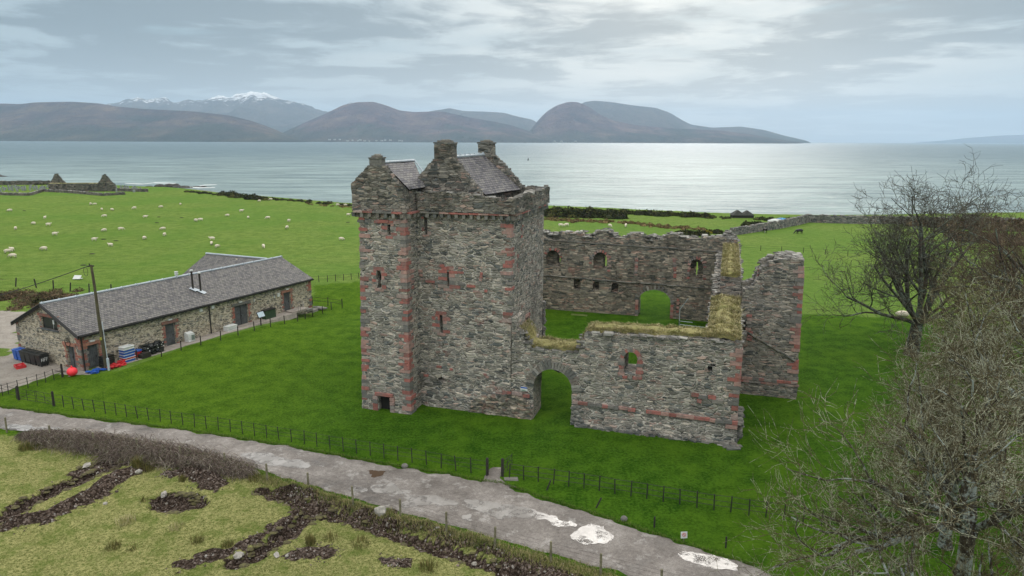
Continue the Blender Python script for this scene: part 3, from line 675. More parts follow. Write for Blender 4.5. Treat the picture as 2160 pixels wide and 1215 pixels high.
# villages along the far shore: white cottages
M['whitewash'] = plain('whitewashed far cottage', (0.42, 0.42, 0.40), 0.8, 0.05)
M['farroof'] = plain('far cottage roof', (0.09, 0.09, 0.10), 0.8, 0.1)
def cottage(px, w, D, dy=0, lab=''):
    r = ray(px, 297); x = r[0]/r[1]*D; z = SEA_Z + 6 + dy
    t = thing('cottage', lab, 'house', (x, D, z), 0, 'white cottages on the far shore')
    b = MB(); b.box((0, 0, 5), (w, 10, 10)); b.build('wall', M['whitewash'], t)
    b = MB(); b.add([(-w/2-1,-6,10),(w/2+1,-6,10),(w/2+1,6,10),(-w/2-1,6,10),(-w/2-1,0,16),(w/2+1,0,16)], [(0,1,5,4),(2,3,4,5),(1,2,5),(3,0,4),(3,2,1,0)]); b.build('roof', M['farroof'], t)
rr = random.Random(5)
for k, px in enumerate([692,702,716,730,741,752,758,768,776,790,801,808,822,838,846]):
    cottage(px+rr.uniform(-2,2), rr.uniform(12,26), 6830, rr.uniform(0,14), {0: 'leftmost white cottage of the far shore village', 14: 'rightmost white cottage of the far shore village'}.get(k, 'white cottage in the middle of the village on the far shore'))
for px, lb in ((1168,'left'),(1182,'middle'),(1212,'right')): cottage(px, 22, 7600, 4, lb+' white cottage on the far shore under the round hill')
# navigation buoy out in the sound
x, y = G(1112, 338, SEA_Z)
mb = MB(); mb.tube((0,0,-0.5),(0,0,.9),1.1,.9,12); mb.tube((0,0,.9),(0,0,2.4),0.35,0.2,8); mb.ball((0,0,2.5),0.4)
tag(mb.build('buoy', M['black'], loc=(x, y, SEA_Z)), 'black navigation buoy floating out in the sound', 'buoy')
# ============================================================ CASTLE
def pw(px, py, w0):
    """point seen at (px,py) on the castle-frame plane y = w0 -> (x, z)"""
    r = ray(px, py); d = w0 + CO[0]*CW[0] + CO[1]*CW[1]; t = d/(r[0]*CW[0] + r[1]*CW[1]); X, Y = r[0]*t, r[1]*t
    return ((X-CO[0])*CU[0] + (Y-CO[1])*CU[1], HC + r[2]*t)
def prism(outer, holes, p0, p1, axis='u', cell=0.5, amp=0.03, post=None, seed=0):
    """solid wall: outline (a,z) with holes, extruded between the planes p0 and p1"""
    loops = [outer] + list(holes); flat = [p for L in loops for p in L]
    tris = tessellate_polygon([[Vector((a, z, 0)) for a, z in L] for L in loops])
    bm = bmesh.new()
    def mk(a, z, p): return (a, p, z) if axis == 'u' else (p, a, z)
    F = [bm.verts.new(mk(a, z, p0)) for a, z in flat]; B = [bm.verts.new(mk(a, z, p1)) for a, z in flat]
    for t in tris:
        bm.faces.new([F[i] for i in t]); bm.faces.new([B[i] for i in reversed(t)])
    o = 0
    for L in loops:
        n = len(L)
        for i in range(n):
            j = (i+1) % n; bm.faces.new([F[o+i], F[o+j], B[o+j], B[o+i]])
        o += n
    A = [a for a, z in flat]; Z = [z for a, z in flat]
    na = Vector((1,0,0)) if axis == 'u' else Vector((0,1,0)); nb = Vector((0,1,0)) if axis == 'u' else Vector((1,0,0))
    def cut(co, no): bmesh.ops.bisect_plane(bm, geom=bm.verts[:]+bm.edges[:]+bm.faces[:], plane_co=co, plane_no=no, dist=1e-4)
    for a in np.arange(min(A)+cell, max(A), cell): cut(na*a, na)
    for z in np.arange(min(Z)+cell, max(Z), cell): cut(Vector((0,0,z)), Vector((0,0,1)))
    lo, hi = min(p0, p1), max(p0, p1)
    for q in np.arange(lo+0.6, hi-0.2, 0.8): cut(nb*q, nb)
    bmesh.ops.recalc_face_normals(bm, faces=bm.faces)
    for v in bm.verts:
        c = v.co; q = c*1.7 + Vector((seed, 0, seed)); q2 = c*5.0
        d = Vector((noise.noise(q), noise.noise(q+Vector((9,3,1))), 0.6*noise.noise(q+Vector((2,8,5)))))*amp*1.3 + Vector((noise.noise(q2), noise.noise(q2+Vector((4,4,4))), 0.5*noise.noise(q2+Vector((7,1,2)))))*amp
        v.co = c + d
        if post: v.co = post(v.co)
    return bm
def bmobj(bm, name, m, parent=None):
    me = bpy.data.meshes.new(name); bm.to_mesh(me); bm.free(); me.materials.append(m)
    return link(bpy.data.objects.new(name, me), parent)
def rag(top, rr, step=0.45, amp=0.10):
    """a broken masonry skyline through the control points"""
    out = []
    for (a, z), (b, y) in zip(top[:-1], top[1:]):
        L = abs(b-a); n = max(1, int(L/step)); cur = 0
        for k in range(n):
            t0, t1 = k/n, (k+1)/n; dz = rr.uniform(-amp, amp); zz = z + (y-z)*(t0+t1)/2 + dz
            out += [(a+(b-a)*(t0+0.02/max(L, 0.02)), zz), (a+(b-a)*(t1-0.02/max(L, 0.02)), zz + rr.uniform(-0.03, 0.03))]
    return out
def caps(mb, top, q0, q1, rr, axis='u', dens=1.0, size=0.34, lift=0.04):
    """weathered flat stones bedded along a wall head"""
    for (a, z), (b, y) in zip(top[:-1], top[1:]):
        L = math.hypot(b-a, y-z); n = int(L*abs(q1-q0)*5.0*dens)
        for _ in range(n):
            t = rr.random(); aa = a+(b-a)*t; zz = z+(y-z)*t + rr.uniform(-0.05, lift); q = rr.uniform(q0, q1)
            c = (aa, q, zz) if axis == 'u' else (q, aa, zz)
            mb.box(c, (size*rr.uniform(0.5, 1.5), size*rr.uniform(0.5, 1.3), rr.uniform(0.05, 0.16)), rr.uniform(-0.5, 0.5), 0.03, rr.uniform(-0.15, 0.15), rr)
def quoin(mb, u, w, du, dw, z0, z1, rr, uf=None, proud=0.03, hmin=0.2, hmax=0.36, skip=0.0):
    z = z0; k = 0
    while z < z1:
        h = rr.uniform(hmin, hmax); a = (0.75 if k % 2 else 0.42)*rr.uniform(0.8, 1.2); b = (0.42 if k % 2 else 0.75)*rr.uniform(0.8, 1.2); pr = proud + rr.uniform(-0.012, 0.02)
        uu = u if uf is None else uf(z); k += 1
        if rr.random() >= skip:
            mb.box((uu + du*(a/2-pr), w + dw*(b/2-pr), z+h/2), (a, b, h-0.02), 0, 0.012, 0, rr)
        z += h
def surround(mb, a0, a1, z0, z1, q, rr, axis='u', sgn=-1, wd=0.42, depth=0.12, lint=True, dens=1.0):
    """dressed blocks round an opening; q the wall plane, sgn the side they face"""
    z = z0
    def put(ca, cz, la, lz):
        c = (ca, q - sgn*(depth/2-0.02-rr.uniform(0, .015)), cz) if axis == 'u' else (q - sgn*(depth/2-0.02), ca, cz)
        mb.box(c, (la, depth, lz) if axis == 'u' else (depth, la, lz), 0, 0.012, 0, rr)
    k = 0
    while z < z1:
        h = rr.uniform(0.18, 0.30); k += 1
        for s_, e in ((-1, a0), (1, a1)):
            if rr.random() < dens:
                l = wd*(1.25 if k % 2 else 0.7)*rr.uniform(0.85, 1.15); put(e + s_*l/2, z+h/2, l-0.015, h-0.02)
        z += h
    if lint:
        put((a0+a1)/2, z1+0.15, (a1-a0)+wd*1.2, 0.26); put((a0+a1)/2, z0-0.12, (a1-a0)+wd*0.9, 0.20)
def slit(a0, a1, z0, z1, arch=False, n=7):
    if not arch: return [(a0, z0), (a1, z0), (a1, z1), (a0, z1)]
    r = (a1-a0)/2; c = (a0+a1)/2
    return [(a0, z0), (a1, z0)] + [(c + r*math.cos(math.pi*k/n), z1 - r + r*1.15*math.sin(math.pi*k/n)) for k in range(n+1)]
castle = thing('ruined_castle', 'ruined stone castle with tall roofed tower house and grassy broken curtain walls', 'castle', (CO[0], CO[1], 0), CA)
rr = random.Random(11)
# -------- tower house: one solid shell with slits
def tuL(z): return -4.0 + 0.42*min(max(z, 0), 15)/15
tower = bpy.data.objects.new('tower_house', None); link(tower, castle)
tower.empty_display_size = 0.3
def tbat(c):
    c = c.copy()
    if c.x < -2.5: c.x += 0.42*min(max(c.z, 0), 15)/15*min(1, (-2.5-c.x)/1.2)
    if c.z < 1.1 and c.y < 0.3: c.y -= 0.12*(1-c.z/1.1)
    return c
bm = prism([(-4.0, -0.6), (0, -0.6), (0, 15.05), (-4.0, 15.05)],
           [slit(-1.37, -1.12, 13.35, 14.15), [(-2.38, 9.45), (-2.0, 9.55), (-2.08, 9.9), (-1.98, 10.3), (-2.1, 10.75), (-2.36, 10.8), (-2.42, 10.3), (-2.3, 9.95)], slit(-2.6, -1.62, -0.3, 1.15)], 0, 0.9, 'u', 0.45, 0.035, tbat)
bmobj(bm, 'turret_wall', M['tower_stone'], tower)
bm = prism([(0.9, -0.6), (2.05, -0.6), (2.05, 15.05), (0.9, 15.05)], [], -4.0, 0.0, 'w', 0.45, 0.035, tbat); bmobj(bm, 'turret_wall', M['tower_stone'], tower)
def fbat(c):
    c = c.copy()
    if c.y < 2.6 and c.z < 1.6 and c.x > 0.3: c.y -= 0.22*(1-max(c.z, -.3)/1.6)
    if c.x > 6.6 and c.z < 8: c.x += 0.0
    return c
bm = prism([(-4.0, -0.6), (7.2, -0.6), (7.2, 15.05), (-4.0, 15.05)],
           [slit(0.52, 0.78, 13.25, 14.55), slit(2.27, 2.43, 9.45, 10.6), slit(1.62, 1.86, 5.9, 7.25), [(1.35, 2.05), (2.05, 2.05), (2.0, 2.3), (1.7, 2.42), (1.4, 2.3)]], 2.05, 3.2, 'u', 0.45, 0.04, fbat)
bmobj(bm, 'front_wall', M['tower_stone'], tower)
bm = prism([(3.2, -0.6), (11.0, -0.6), (11.0, 15.05), (3.2, 15.05)], [slit(3.2+0.35, 3.2+0.55, 10.5, 11.6), slit(5.9, 6.7, 5.0, 6.6, True), slit(4.5, 4.7, 13.4, 14.4)], 7.2, 6.1, 'w', 0.45, 0.04)
bmobj(bm, 'side_wall', M['tower_stone'], tower)
bm = prism([(3.2, -0.6), (11.0, -0.6), (11.0, 15.05), (3.2, 15.05)], [], -4.0, -2.9, 'w', 0.8, 0.04); bmobj(bm, 'side_wall', M['tower_stone'], tower)
bm = prism([(-2.9, -0.6), (6.1, -0.6), (6.1, 15.05), (-2.9, 15.05)], [], 9.9, 11.0, 'u', 0.8, 0.04); bmobj(bm, 'rear_wall', M['tower_stone'], tower)
mb = MB(); mb.box((1.6, 6.45, 15.15), (10.9, 9.1, 0.22)); mb.box((-2.0, 1.2, 15.15), (3.6, 1.4, 0.22)); mb.build('wall_walk', M['loose'], tower); mb = MB()
bm = prism([(3.7, 15.0), (10.0, 15.0), (10.0, 16.12), (3.7, 16.05)], [], 4.3, 3.8, 'w', 0.4, 0.04, lambda c: Vector((c.x+(c.y-4)*0.17, c.y, c.z))); bmobj(bm, 'attic_wall', M['parapet_stone'], tower)
for zz in (0.2, 4.5, 8.3, 12.2): mb.box((1.6, 6.5, zz), (8.9, 6.6, 0.2))
mb.box((1.6, 4.6, 7.5), (8.9, 0.15, 15)); mb.box((-2.0, 1.06, 7.0), (3.4, 0.1, 14))  # dark backing sheets added so the slits look unlit inside
mb.build('floor_and_dark_backing', M['dark'], tower)
# wall walk string course + corbels
mb = MB(); rc = random.Random(3)
def corbels(p0, p1, z, q, axis, sgn, step=0.52):
    n = int(abs(p1-p0)/step)
    for k in range(n+1):
        a = p0 + (p1-p0)*k/n
        if rc.random() < 0.06: continue
        c = (a, q+sgn*0.13, z+rc.uniform(-.02,.02)) if axis == 'u' else (q+sgn*0.13, a, z)
        mb.box(c, ((0.24, 0.34, 0.30) if axis == 'u' else (0.34, 0.24, 0.30)), 0, 0.02, 0, rc)
    L = abs(p1-p0); m = int(L/0.7)
    for k in range(m):
        a = p0+(p1-p0)*(k+0.5)/m; c = (a, q+sgn*0.14, z+0.21) if axis == 'u' else (q+sgn*0.14, a, z+0.21)
        ms.box(c, ((L/m-0.02, 0.42, 0.12) if axis == 'u' else (0.42, L/m-0.02, 0.12)), 0, 0.012, 0, rc)
ms = MB()
corbels(-3.9, -0.1, 14.8, 0.0, 'u', -1, 0.6); corbels(0.35, 7.1, 14.7, 2.05, 'u', -1); corbels(2.0, 11.0, 14.7, 7.2, 'w', 1, 0.46); corbels(0.3, 1.8, 14.75, 0.0, 'w', 1); corbels(0.0, 11, 14.75, -3.6, 'w', -1, 0.7)
for k in range(3): mb.box((7.1-0.06*k, 2.12+0.05*k, 14.62-0.15*k), (0.75-0.12*k, 0.6-0.1*k, 0.13), 0.6, 0.01)
mb.build('corbels', M['loose'], tower); ms.build('string_course', M['red'], tower)
# parapets
def parapet(outer_top, p0, p1, q0, q1, axis, seed, z0=15.0):
    r_ = random.Random(seed); top = rag(outer_top, r_, 0.55, 0.07)
    bm = prism([(outer_top[0][0], z0)] + [(outer_top[-1][0], z0)] + top[::-1], [], q0, q1, axis, 0.4, 0.045, None, seed)
    o = bmobj(bm, 'parapet', M['parapet_stone'], tower); caps(mc, outer_top, min(q0, q1)+.05, max(q0, q1)-.05, r_, axis, 1.3, 0.36); return o
mc = MB()
parapet([(0.15, 16.35), (2.4, 16.4), (4.1, 16.32), (5.4, 16.12), (6.4, 16.0), (7.0, 15.98)], 0, 0, 1.68, 2.28, 'u', 1)
parapet([(1.68, 16.0), (3.2, 16.05), (5.0, 16.2), (8.0, 16.2), (11.3, 16.38)], 0, 0, 7.58, 6.98, 'w', 2)
parapet([(-3.6, 16.2), (6.9, 16.3)], 0, 0, 10.8, 11.3, 'u', 3)
parapet([(2.2, 16.3), (11.2, 16.2)], 0, 0, -3.95, -3.45, 'w', 4)
parapet([(0.5, 16.7), (2.1, 16.6)], 0, 0, 0.08, -0.45, 'w', 5)
parapet([(0.5, 16.7), (2.1, 16.6)], 0, 0, -4.06, -3.55, 'w', 6)
# turret cap house gable
r_ = random.Random(8)
gl = [(-4.08, 16.95), (-3.6, 17.35), (-3.1, 17.85), (-2.62, 18.3)]; gr_ = [(-1.55, 18.35), (-1.1, 17.8), (-0.6, 17.2), (-0.05, 16.7)]
bm = prism([(-4.08, 15.0), (0.08, 15.0)] + (rag(gl, r_, 0.12, 0.03) + rag(gr_, r_, 0.12, 0.03))[::-1], [], -0.14, 0.5, 'u', 0.4, 0.04)
bmobj(bm, 'gable', M['parapet_stone'], tower)
def chimney(cu, cw, du, dw, z0, z1, m, seed, lean=0.0):
    r2 = random.Random(seed); bm = prism([(cu-du/2, z0), (cu+du/2, z0), (cu+du/2*0.97, z1-0.22), (cu-du/2*0.97, z1-0.22)], [], cw-dw/2, cw+dw/2, 'u', 0.25, 0.03, None, seed)
    o = bmobj(bm, 'chimney', m, tower); k = MB()
    for i in range(5):
        for j in range(4):
            k.box((cu-du/2+du*(i+.5)/5, cw-dw/2+dw*(j+.5)/4, z1-0.16+r2.uniform(-.02,.02)), (du/5+0.08, dw/4+0.08, 0.10), r2.uniform(-.15,.15), 0.015, 0, r2)
    k.box((cu, cw, z1-0.04), (du*0.72, dw*0.7, 0.13), 0.05, 0.02); k.box((cu+.05, cw, z1+0.06), (du*0.4, dw*0.5, 0.09), 0.1, 0.02)
    k.build('capping', M['loose'], o); return o
chimney(-2.08, 0.2, 0.95, 0.62, 17.9, 18.92, M['red'], 1)
chimney(1.55, 3.85, 1.42, 0.95, 17.9, 19.95, M['parapet_stone'], 2)
chimney(2.6, 9.9, 1.25, 0.85, 17.8, 19.95, M['parapet_stone'], 3)
# main gables
ga = [(-0.62, 17.2), (-0.1, 17.75), (0.4, 18.3), (0.84, 18.75)]; gb = [(2.25, 18.8), (2.9, 18.05), (3.6, 17.2), (4.45, 16.25)]
bm = prism([(-0.62, 15.0), (4.45, 15.0)] + (rag(ga, r_, 0.12, 0.03) + rag(gb, r_, 0.12, 0.03))[::-1], [], 3.4, 4.15, 'u', 0.35, 0.04); bmobj(bm, 'gable', M['parapet_stone'], tower)
ga = [(-0.3, 16.4), (1.98, 18.95)]; gb = [(3.2, 18.95), (4.2, 17.95), (5.62, 16.35)]
bm = prism([(-0.3, 15.0), (5.62, 15.0)] + (rag(ga, r_, 0.13, 0.04) + rag(gb, r_, 0.13, 0.04))[::-1], [], 9.6, 10.3, 'u', 0.35, 0.04); bmobj(bm, 'gable', M['parapet_stone'], tower)
caps(mc, [(3.2, 19.0), (5.62, 16.4)], 9.6, 10.3, r_, 'u', 2.0, 0.28)
mc.build('coping', M['cap'], tower)
def roof_plane(name, e0, e1, r1, r0, m, parent, thick=0.10, nu=14, nv=8, wav=0.03):
    e0, e1, r1, r0 = map(Vector, (e0, e1, r1, r0)); n = (e1-e0).cross(r0-e0).normalized(); bm = bmesh.new(); uvl = bm.loops.layers.uv.new('UVMap')
    W_ = (e1-e0).length; H_ = (r0-e0).length; gridv = []
    for j in range(nv+1):
        row = []
        for i in range(nu+1):
            a = e0.lerp(e1, i/nu); b = r0.lerp(r1, i/nu); c = a.lerp(b, j/nv); c = c + n*(wav*noise.noise(c*0.7) + wav*0.6*noise.noise(c*2.1)); row.append((bm.verts.new(c), i/nu*W_, j/nv*H_))
        gridv.append(row)
    bot = [[bm.verts.new(v.co - n*thick) for v, _, _ in row] for row in gridv]
    def face(q, uvs):
        f = bm.faces.new(q)
        for l, t in zip(f.loops, uvs): l[uvl].uv = t
    for j in range(nv):
        for i in range(nu):
            A, B, C, D = gridv[j][i], gridv[j][i+1], gridv[j+1][i+1], gridv[j+1][i]
            face([x[0] for x in (A, B, C, D)], [x[1:] for x in (A, B, C, D)])
            face([bot[j+1][i], bot[j+1][i+1], bot[j][i+1], bot[j][i]], [(0, 0)]*4)
    for i in range(nu):
        face([gridv[0][i][0], bot[0][i], bot[0][i+1], gridv[0][i+1][0]], [(0, 0)]*4); face([gridv[nv][i+1][0], bot[nv][i+1], bot[nv][i], gridv[nv][i][0]], [(0, 0)]*4)
    for j in range(nv):
        face([gridv[j+1][0][0], bot[j+1][0], bot[j][0], gridv[j][0][0]], [(0, 0)]*4); face([gridv[j][nu][0], bot[j][nu], bot[j+1][nu], gridv[j+1][nu][0]], [(0, 0)]*4)
    return bmobj(bm, name, m, parent)
ro = roof_plane('roof', (4.55, 4.1, 16.1), (5.65, 9.7, 16.15), (2.55, 9.7, 18.85), (1.6, 4.1, 18.72), M['tower_slate'], tower)
roof_plane('roof', (-0.6, 9.7, 16.15), (-1.3, 4.1, 16.0), (1.6, 4.1, 18.72), (2.55, 9.7, 18.85), M['tower_slate'], tower)
mb = MB(); mb.tube((1.6, 4.1, 18.76), (2.55, 9.7, 18.89), 0.10, n=8)
for k in range(8):
    t = (k+0.5)/8; mb.box((1.6+0.95*t, 4.1+5.6*t, 18.86+0.13*t), (0.16, 0.03, 0.16), 0, 0)
mb.build('ridge', M['lead'], ro)
rc_ = roof_plane('roof', (0.22, 0.45, 16.62), (0.32, 2.9, 16.62), (-1.85, 5.6, 18.42), (-1.85, 0.45, 18.42), M['tower_slate'], tower, nu=10)
roof_plane('roof', (-4.0, 5.6, 16.7), (-4.0, 0.45, 16.7), (-1.85, 0.45, 18.42), (-1.85, 5.6, 18.42), M['tower_slate'], tower, nu=10)
mb = MB(); mb.tube((-1.85, 0.4, 18.46), (-1.85, 5.7, 18.46), 0.09, n=8); mb.tube((-1.85, 5.65, 18.50), (-0.7, 5.0, 17.5), 0.05, n=6); mb.build('ridge', M['lead'], rc_)
# quoins and dressings of the tower
mb = MB(); rq = random.Random(21)
quoin(mb, 0, 0.0, -1, 1, 1.3, 14.5, rq, None, 0.035, 0.18, 0.34, 0.06)
quoin(mb, 0, 0.0, -1, 1, 0.0, 1.2, rq, lambda z: 0.02, 0.11, 0.25, 0.34)
mb.build('quoins', M['red'], tower); mb = MB()
quoin(mb, 0, 0.0, 1, 1, 0.2, 14.5, rq, tuL, 0.035, 0.18, 0.34, 0.30); mb.build('quoins', M['red'], tower); mb = MB()
quoin(mb, 7.2, 2.05, -1, 1, 6.9, 14.1, rq, None, 0.035, 0.18, 0.32, 0.42); mb.build('quoins', M['red'], tower); mb = MB()
for k in range(4): mb.box((-2.9+rq.uniform(-1, 2.4), -0.02, 14.3), (0.5, 0.1, 0.2), 0, 0.015, 0, rq)
mb.box((-1.75, -0.02, 14.35), (1.0, 0.12, 0.24), 0, 0.02, 0, rq)
mb.build('frieze', M['red'], tower)
def window(nm, a0, a1, z0, z1, q, axis, sgn, bars=0, wd=0.42, dens=1.0, par=tower, m='red', rnd=rq):
    s_ = MB(); surround(s_, a0, a1, z0, z1, q, rnd, axis, sgn, wd, 0.14, True, dens); o = s_.build('window', M[m], par)
    if bars:
        b = MB()
        def P(a, z): return (a, q-sgn*0.16, z) if axis == 'u' else (q-sgn*0.16, a, z)
        for k in range(1, 3): a = a0+(a1-a0)*k/3; b.tube(P(a, z0), P(a, z1), 0.012, n=4)
        for k in range(1, bars): z = z0+(z1-z0)*k/bars; b.tube(P(a0, z), P(a1, z), 0.012, n=4)
        b.build('grille', M['cap'], o)
    return o
window('w', -1.37, -1.12, 13.35, 14.15, 0.0, 'u', -1, wd=0.36)
window('w', -2.40, -2.0, 9.45, 10.75, 0.0, 'u', -1, wd=0.34)
window('w', 0.52, 0.78, 13.25, 14.55, 2.05, 'u', -1, 7, 0.28, 0.6)
window('w', 2.27, 2.43, 9.35, 10.7, 2.05, 'u', -1, 0, 0.62)
window('w', 1.62, 1.86, 5.9, 7.25, 2.05, 'u', -1, 6, 0.5)
window('w', 3.55, 3.75, 10.5, 11.6, 7.2, 'w', 1, 0, 0.22, 0.5)
window('w', 5.9, 6.7, 5.0, 6.5, 7.2, 'w', 1, 0, 0.25, 0.9)
window('w', 4.5, 4.7, 13.2, 14.5, 7.2, 'w', 1, 0, 0.25, 0.8)
mb = MB()     # relieving blocks scattered in the face, the hood at mid height, door frame of the turret
for (u0, u1, z) in ((0.1, 0.5, 9.9), (0.5, 1.3, 9.75), (1.3, 1.9, 9.7), (3.1, 3.7, 9.75), (3.8, 4.5, 9.65), (4.4, 4.9, 9.8)): mb.box(((u0+u1)/2, 2.05, z+rq.uniform(-.04,.04)), (u1-u0-.03, 0.12, 0.16), 0, 0.015, 0, rq)
for k in range(4): mb.box((4.85+0.04*k, 2.05, 9.95+0.22*k), (0.2, 0.12, 0.2), 0, 0.015, 0, rq)
for (u0, z) in ((1.9, 11.0), (3.3, 10.9), (3.35, 10.6), (0.15, 10.5), (0.2, 10.2), (4.55, 9.25), (5.3, 9.35), (5.2, 3.0), (5.35, 2.8), (4.8, 2.0), (5.9, 1.5), (1.0, 3.05), (1.5, 3.2), (2.0, 3.0), (2.5, 3.1), (0.5, 1.9), (0.4, 2.4)): mb.box((u0, 2.05, z), (rq.uniform(0.22, 0.5), 0.12, rq.uniform(0.14, 0.24)), 0, 0.015, 0, rq)
for z in (0.1, 0.4, 0.7, 1.0): mb.box((-2.82, -0.08, z), (0.40, 0.2, 0.26), 0, 0.012, 0, rq); mb.box((-1.42, -0.08, z), (0.36, 0.2, 0.26), 0, 0.012, 0, rq)
mb.box((-2.1, -0.06, 1.3), (1.5, 0.2, 0.24), 0, 0.01)
for (w_, z) in ((0.9, 9.5), (0.95, 9.9), (0.9, 10.3), (1.0, 10.7)): mb.box((0.0, w_, z), (0.12, 0.4, 0.22), 0, 0.015, 0, rq)
mb.build('dressed_blocks', M['red'], tower)
mb = MB(); mb.box((-2.11, 0.35, 0.5), (0.95, 0.08, 1.4)); mb.build('door', M['dark'], tower)  # dark slab set in the open doorway in place of its shade
# roots of broken vault stones at the tower's far corner
mb = MB()
for k in range(70):
    z = rq.uniform(3.2, 6.6); mb.box((7.1, 11.05+rq.uniform(0, 0.5)*(1-(z-3.2)/4), z), (rq.uniform(.3,.6), rq.uniform(.3,.6), 0.16), rq.uniform(-.3,.3), 0.04, 0, rq)
mb.build('toothing', M['loose'], tower)

# -------- curtain wall with the gate arch (front)
front = bpy.data.objects.new('curtain_wall', None); link(front, castle)
rf = random.Random(31)
top = [(7.25, 8.2), (7.6, 6.9), (8.2, 6.4), (8.7, 5.38), (10.5, 5.3), (12.25, 5.42), (12.35, 6.15), (12.6, 6.85), (15, 6.95), (19, 7.05), (22, 7.1), (23.1, 7.05)]
arc = [(10.37 - 1.43*math.cos(math.pi*k/14), 2.5 + 1.48*math.sin(math.pi*k/14)) for k in range(15)]
outer = [(7.25, -0.6), (8.94, -0.6)] + arc + [(11.8, -0.6), (23.1, -0.6)] + rag(top, rf, 0.5, 0.045)[::-1]
def cbat(c):
    c = c.copy()
    if c.y < 3.0 and c.z < 1.6: c.y -= (0.28 if c.x > 11.5 else 0.22)*(1-max(c.z, -.3)/1.6)
    if c.x > 22.4 and c.z < 1.6: c.x += 0.12*(1-c.z/1.6)
    return c
hole_w = slit(15.42, 16.36, 4.2, 5.72, True)
bm = prism(outer, [hole_w, slit(21.0, 21.3, 4.95, 5.3), slit(21.15, 21.5, 5.3, 5.45)], 2.05, 4.3, 'u', 0.45, 0.045, cbat, 5)
bmobj(bm, 'wall', M['wall_stone'], front)
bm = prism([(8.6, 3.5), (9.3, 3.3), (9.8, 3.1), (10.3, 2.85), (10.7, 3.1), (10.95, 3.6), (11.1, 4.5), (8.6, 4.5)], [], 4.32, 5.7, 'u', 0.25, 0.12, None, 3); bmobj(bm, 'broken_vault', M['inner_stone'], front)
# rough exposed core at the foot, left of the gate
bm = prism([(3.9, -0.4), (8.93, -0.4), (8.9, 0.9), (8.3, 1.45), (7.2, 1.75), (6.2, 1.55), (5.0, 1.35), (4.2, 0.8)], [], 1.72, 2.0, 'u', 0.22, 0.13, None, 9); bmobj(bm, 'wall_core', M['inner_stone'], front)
mb = MB()
for k in range(23):
    t = math.pi*(k+0.5)/23; r0, r1 = 1.42, 2.0+rf.uniform(-.12,.16); cu, cz = 10.37-math.cos(t)*(r0+r1)/2, 2.5+math.sin(t)*(r0+r1)/2*1.02
    mb.box((cu, 2.08, cz), (r1-r0, 0.22, 0.19), 0, 0.012, 0, rf, ry=math.pi+t)
mb.build('arch_stones', M['cap'] if False else M['loose'], front)
mb = MB()
for k in range(13):
    t = math.pi*k/12; r = 0.62; mb.box((15.89-math.cos(t)*r, 2.04, 5.25+math.sin(t)*r*1.1), (0.26, 0.16, 0.2), 0, 0.015, 0, rf, ry=t)
for z in (4.15, 4.4, 4.65, 4.9, 5.12): mb.box((15.26, 2.04, z), (0.30+rf.uniform(0,.2), 0.16, 0.22), 0, 0.015, 0, rf); mb.box((16.52, 2.04, z), (0.32+rf.uniform(0,.2), 0.16, 0.22), 0, 0.015, 0, rf)
for k in range(5): mb.box((15.2+0.34*k, 2.04, 3.98-0.04*(k % 2)), (0.3, 0.16, 0.22), 0, 0.015, 0, rf)
mb.build('window', M['red'], front)
mb = MB(); u = 11.85
while u < 23.0:
    l = rf.uniform(0.3, 0.75)
    if rf.random() > 0.08: mb.box((u+l/2, 1.98, 1.66-0.01*(u-12)+rf.uniform(-.03,.03)), (l-0.02, 0.24, 0.20), 0, 0.015, 0, rf)
    u += l
for u, z, l in ((20.3, 3.2, .5), (20.8, 3.1, .6), (21.4, 3.15, .5), (21.8, 2.9, .7), (20.6, 2.8, .3), (6.9, 1.75, .7), (7.7, 1.8, .8), (8.4, 1.7, .5)): mb.box((u, 2.02, z), (l, 0.16, 0.24), 0, 0.015, 0, rf)
mb.build('string_course', M['red'], front)
mb = MB(); quoin(mb, 23.1, 2.05, -1, 1, 1.7, 6.5, rf, None, 0.04, 0.2, 0.36, 0.1); quoin(mb, 23.1, 1.9, -1, 1, 0.9, 1.6, rf, None, 0.05, 0.2, 0.3, 0.1); mb.build('quoins', M['red'], front)
mb = MB()
for k in range(26): mb.ball((rf.uniform(11.95, 12.6), 1.83+rf.uniform(-.06,.06), rf.uniform(0.0, 1.4)), rf.uniform(0.09, 0.2), 7, 5, (1.3, 0.8, 0.8))
for k in range(36): mb.box((23.15+rf.uniform(0, 0.28), rf.uniform(2.4, 5), rf.uniform(-.1, 1.7)), (rf.uniform(.3,.6), rf.uniform(.3,.5), 0.18), rf.uniform(-.5,.5), 0.05, 0, rf)
for k in range(90): mb.box((rf.uniform(11.9, 23.4), 1.72-rf.uniform(-0.1, 0.12), rf.uniform(-0.1, 0.12)), (rf.uniform(.2,.6), rf.uniform(.2,.4), 0.16), rf.uniform(-.5,.5), 0.05, 0, rf)
mb.box((23.0, 1.2, 0.05), (0.9, 0.35, 0.10), 0.2, 0.04); mb.box((22.6, 1.4, 0.03), (0.6, 0.3, 0.09), 0.4, 0.04)
mb.build('footing', M['loose'], front)
mb = MB(); caps(mb, top[1:], 2.0, 2.5, rf, 'u', 1.6, 0.42, 0.06); mb.build('coping', M['cap'], front)
# blue and green notice by the gate
nb = MB(); nb.box((8.23, 2.0, 2.22), (0.52, 0.03, 0.32)); no = nb.build('notice', M['white'], front)
nb = MB(); nb.box((8.23, 1.975, 2.32), (0.48, 0.01, 0.09)); nb.build('band', M['blue'], no)
M['signgreen'] = plain('green print', (0.03, 0.14, 0.07), 0.5, 0.1)
nb = MB(); nb.box((8.23, 1.975, 2.10), (0.36, 0.01, 0.03)); nb.box((8.17, 1.975, 2.16), (0.26, 0.01, 0.02)); nb.build('print', M['signgreen'], no)

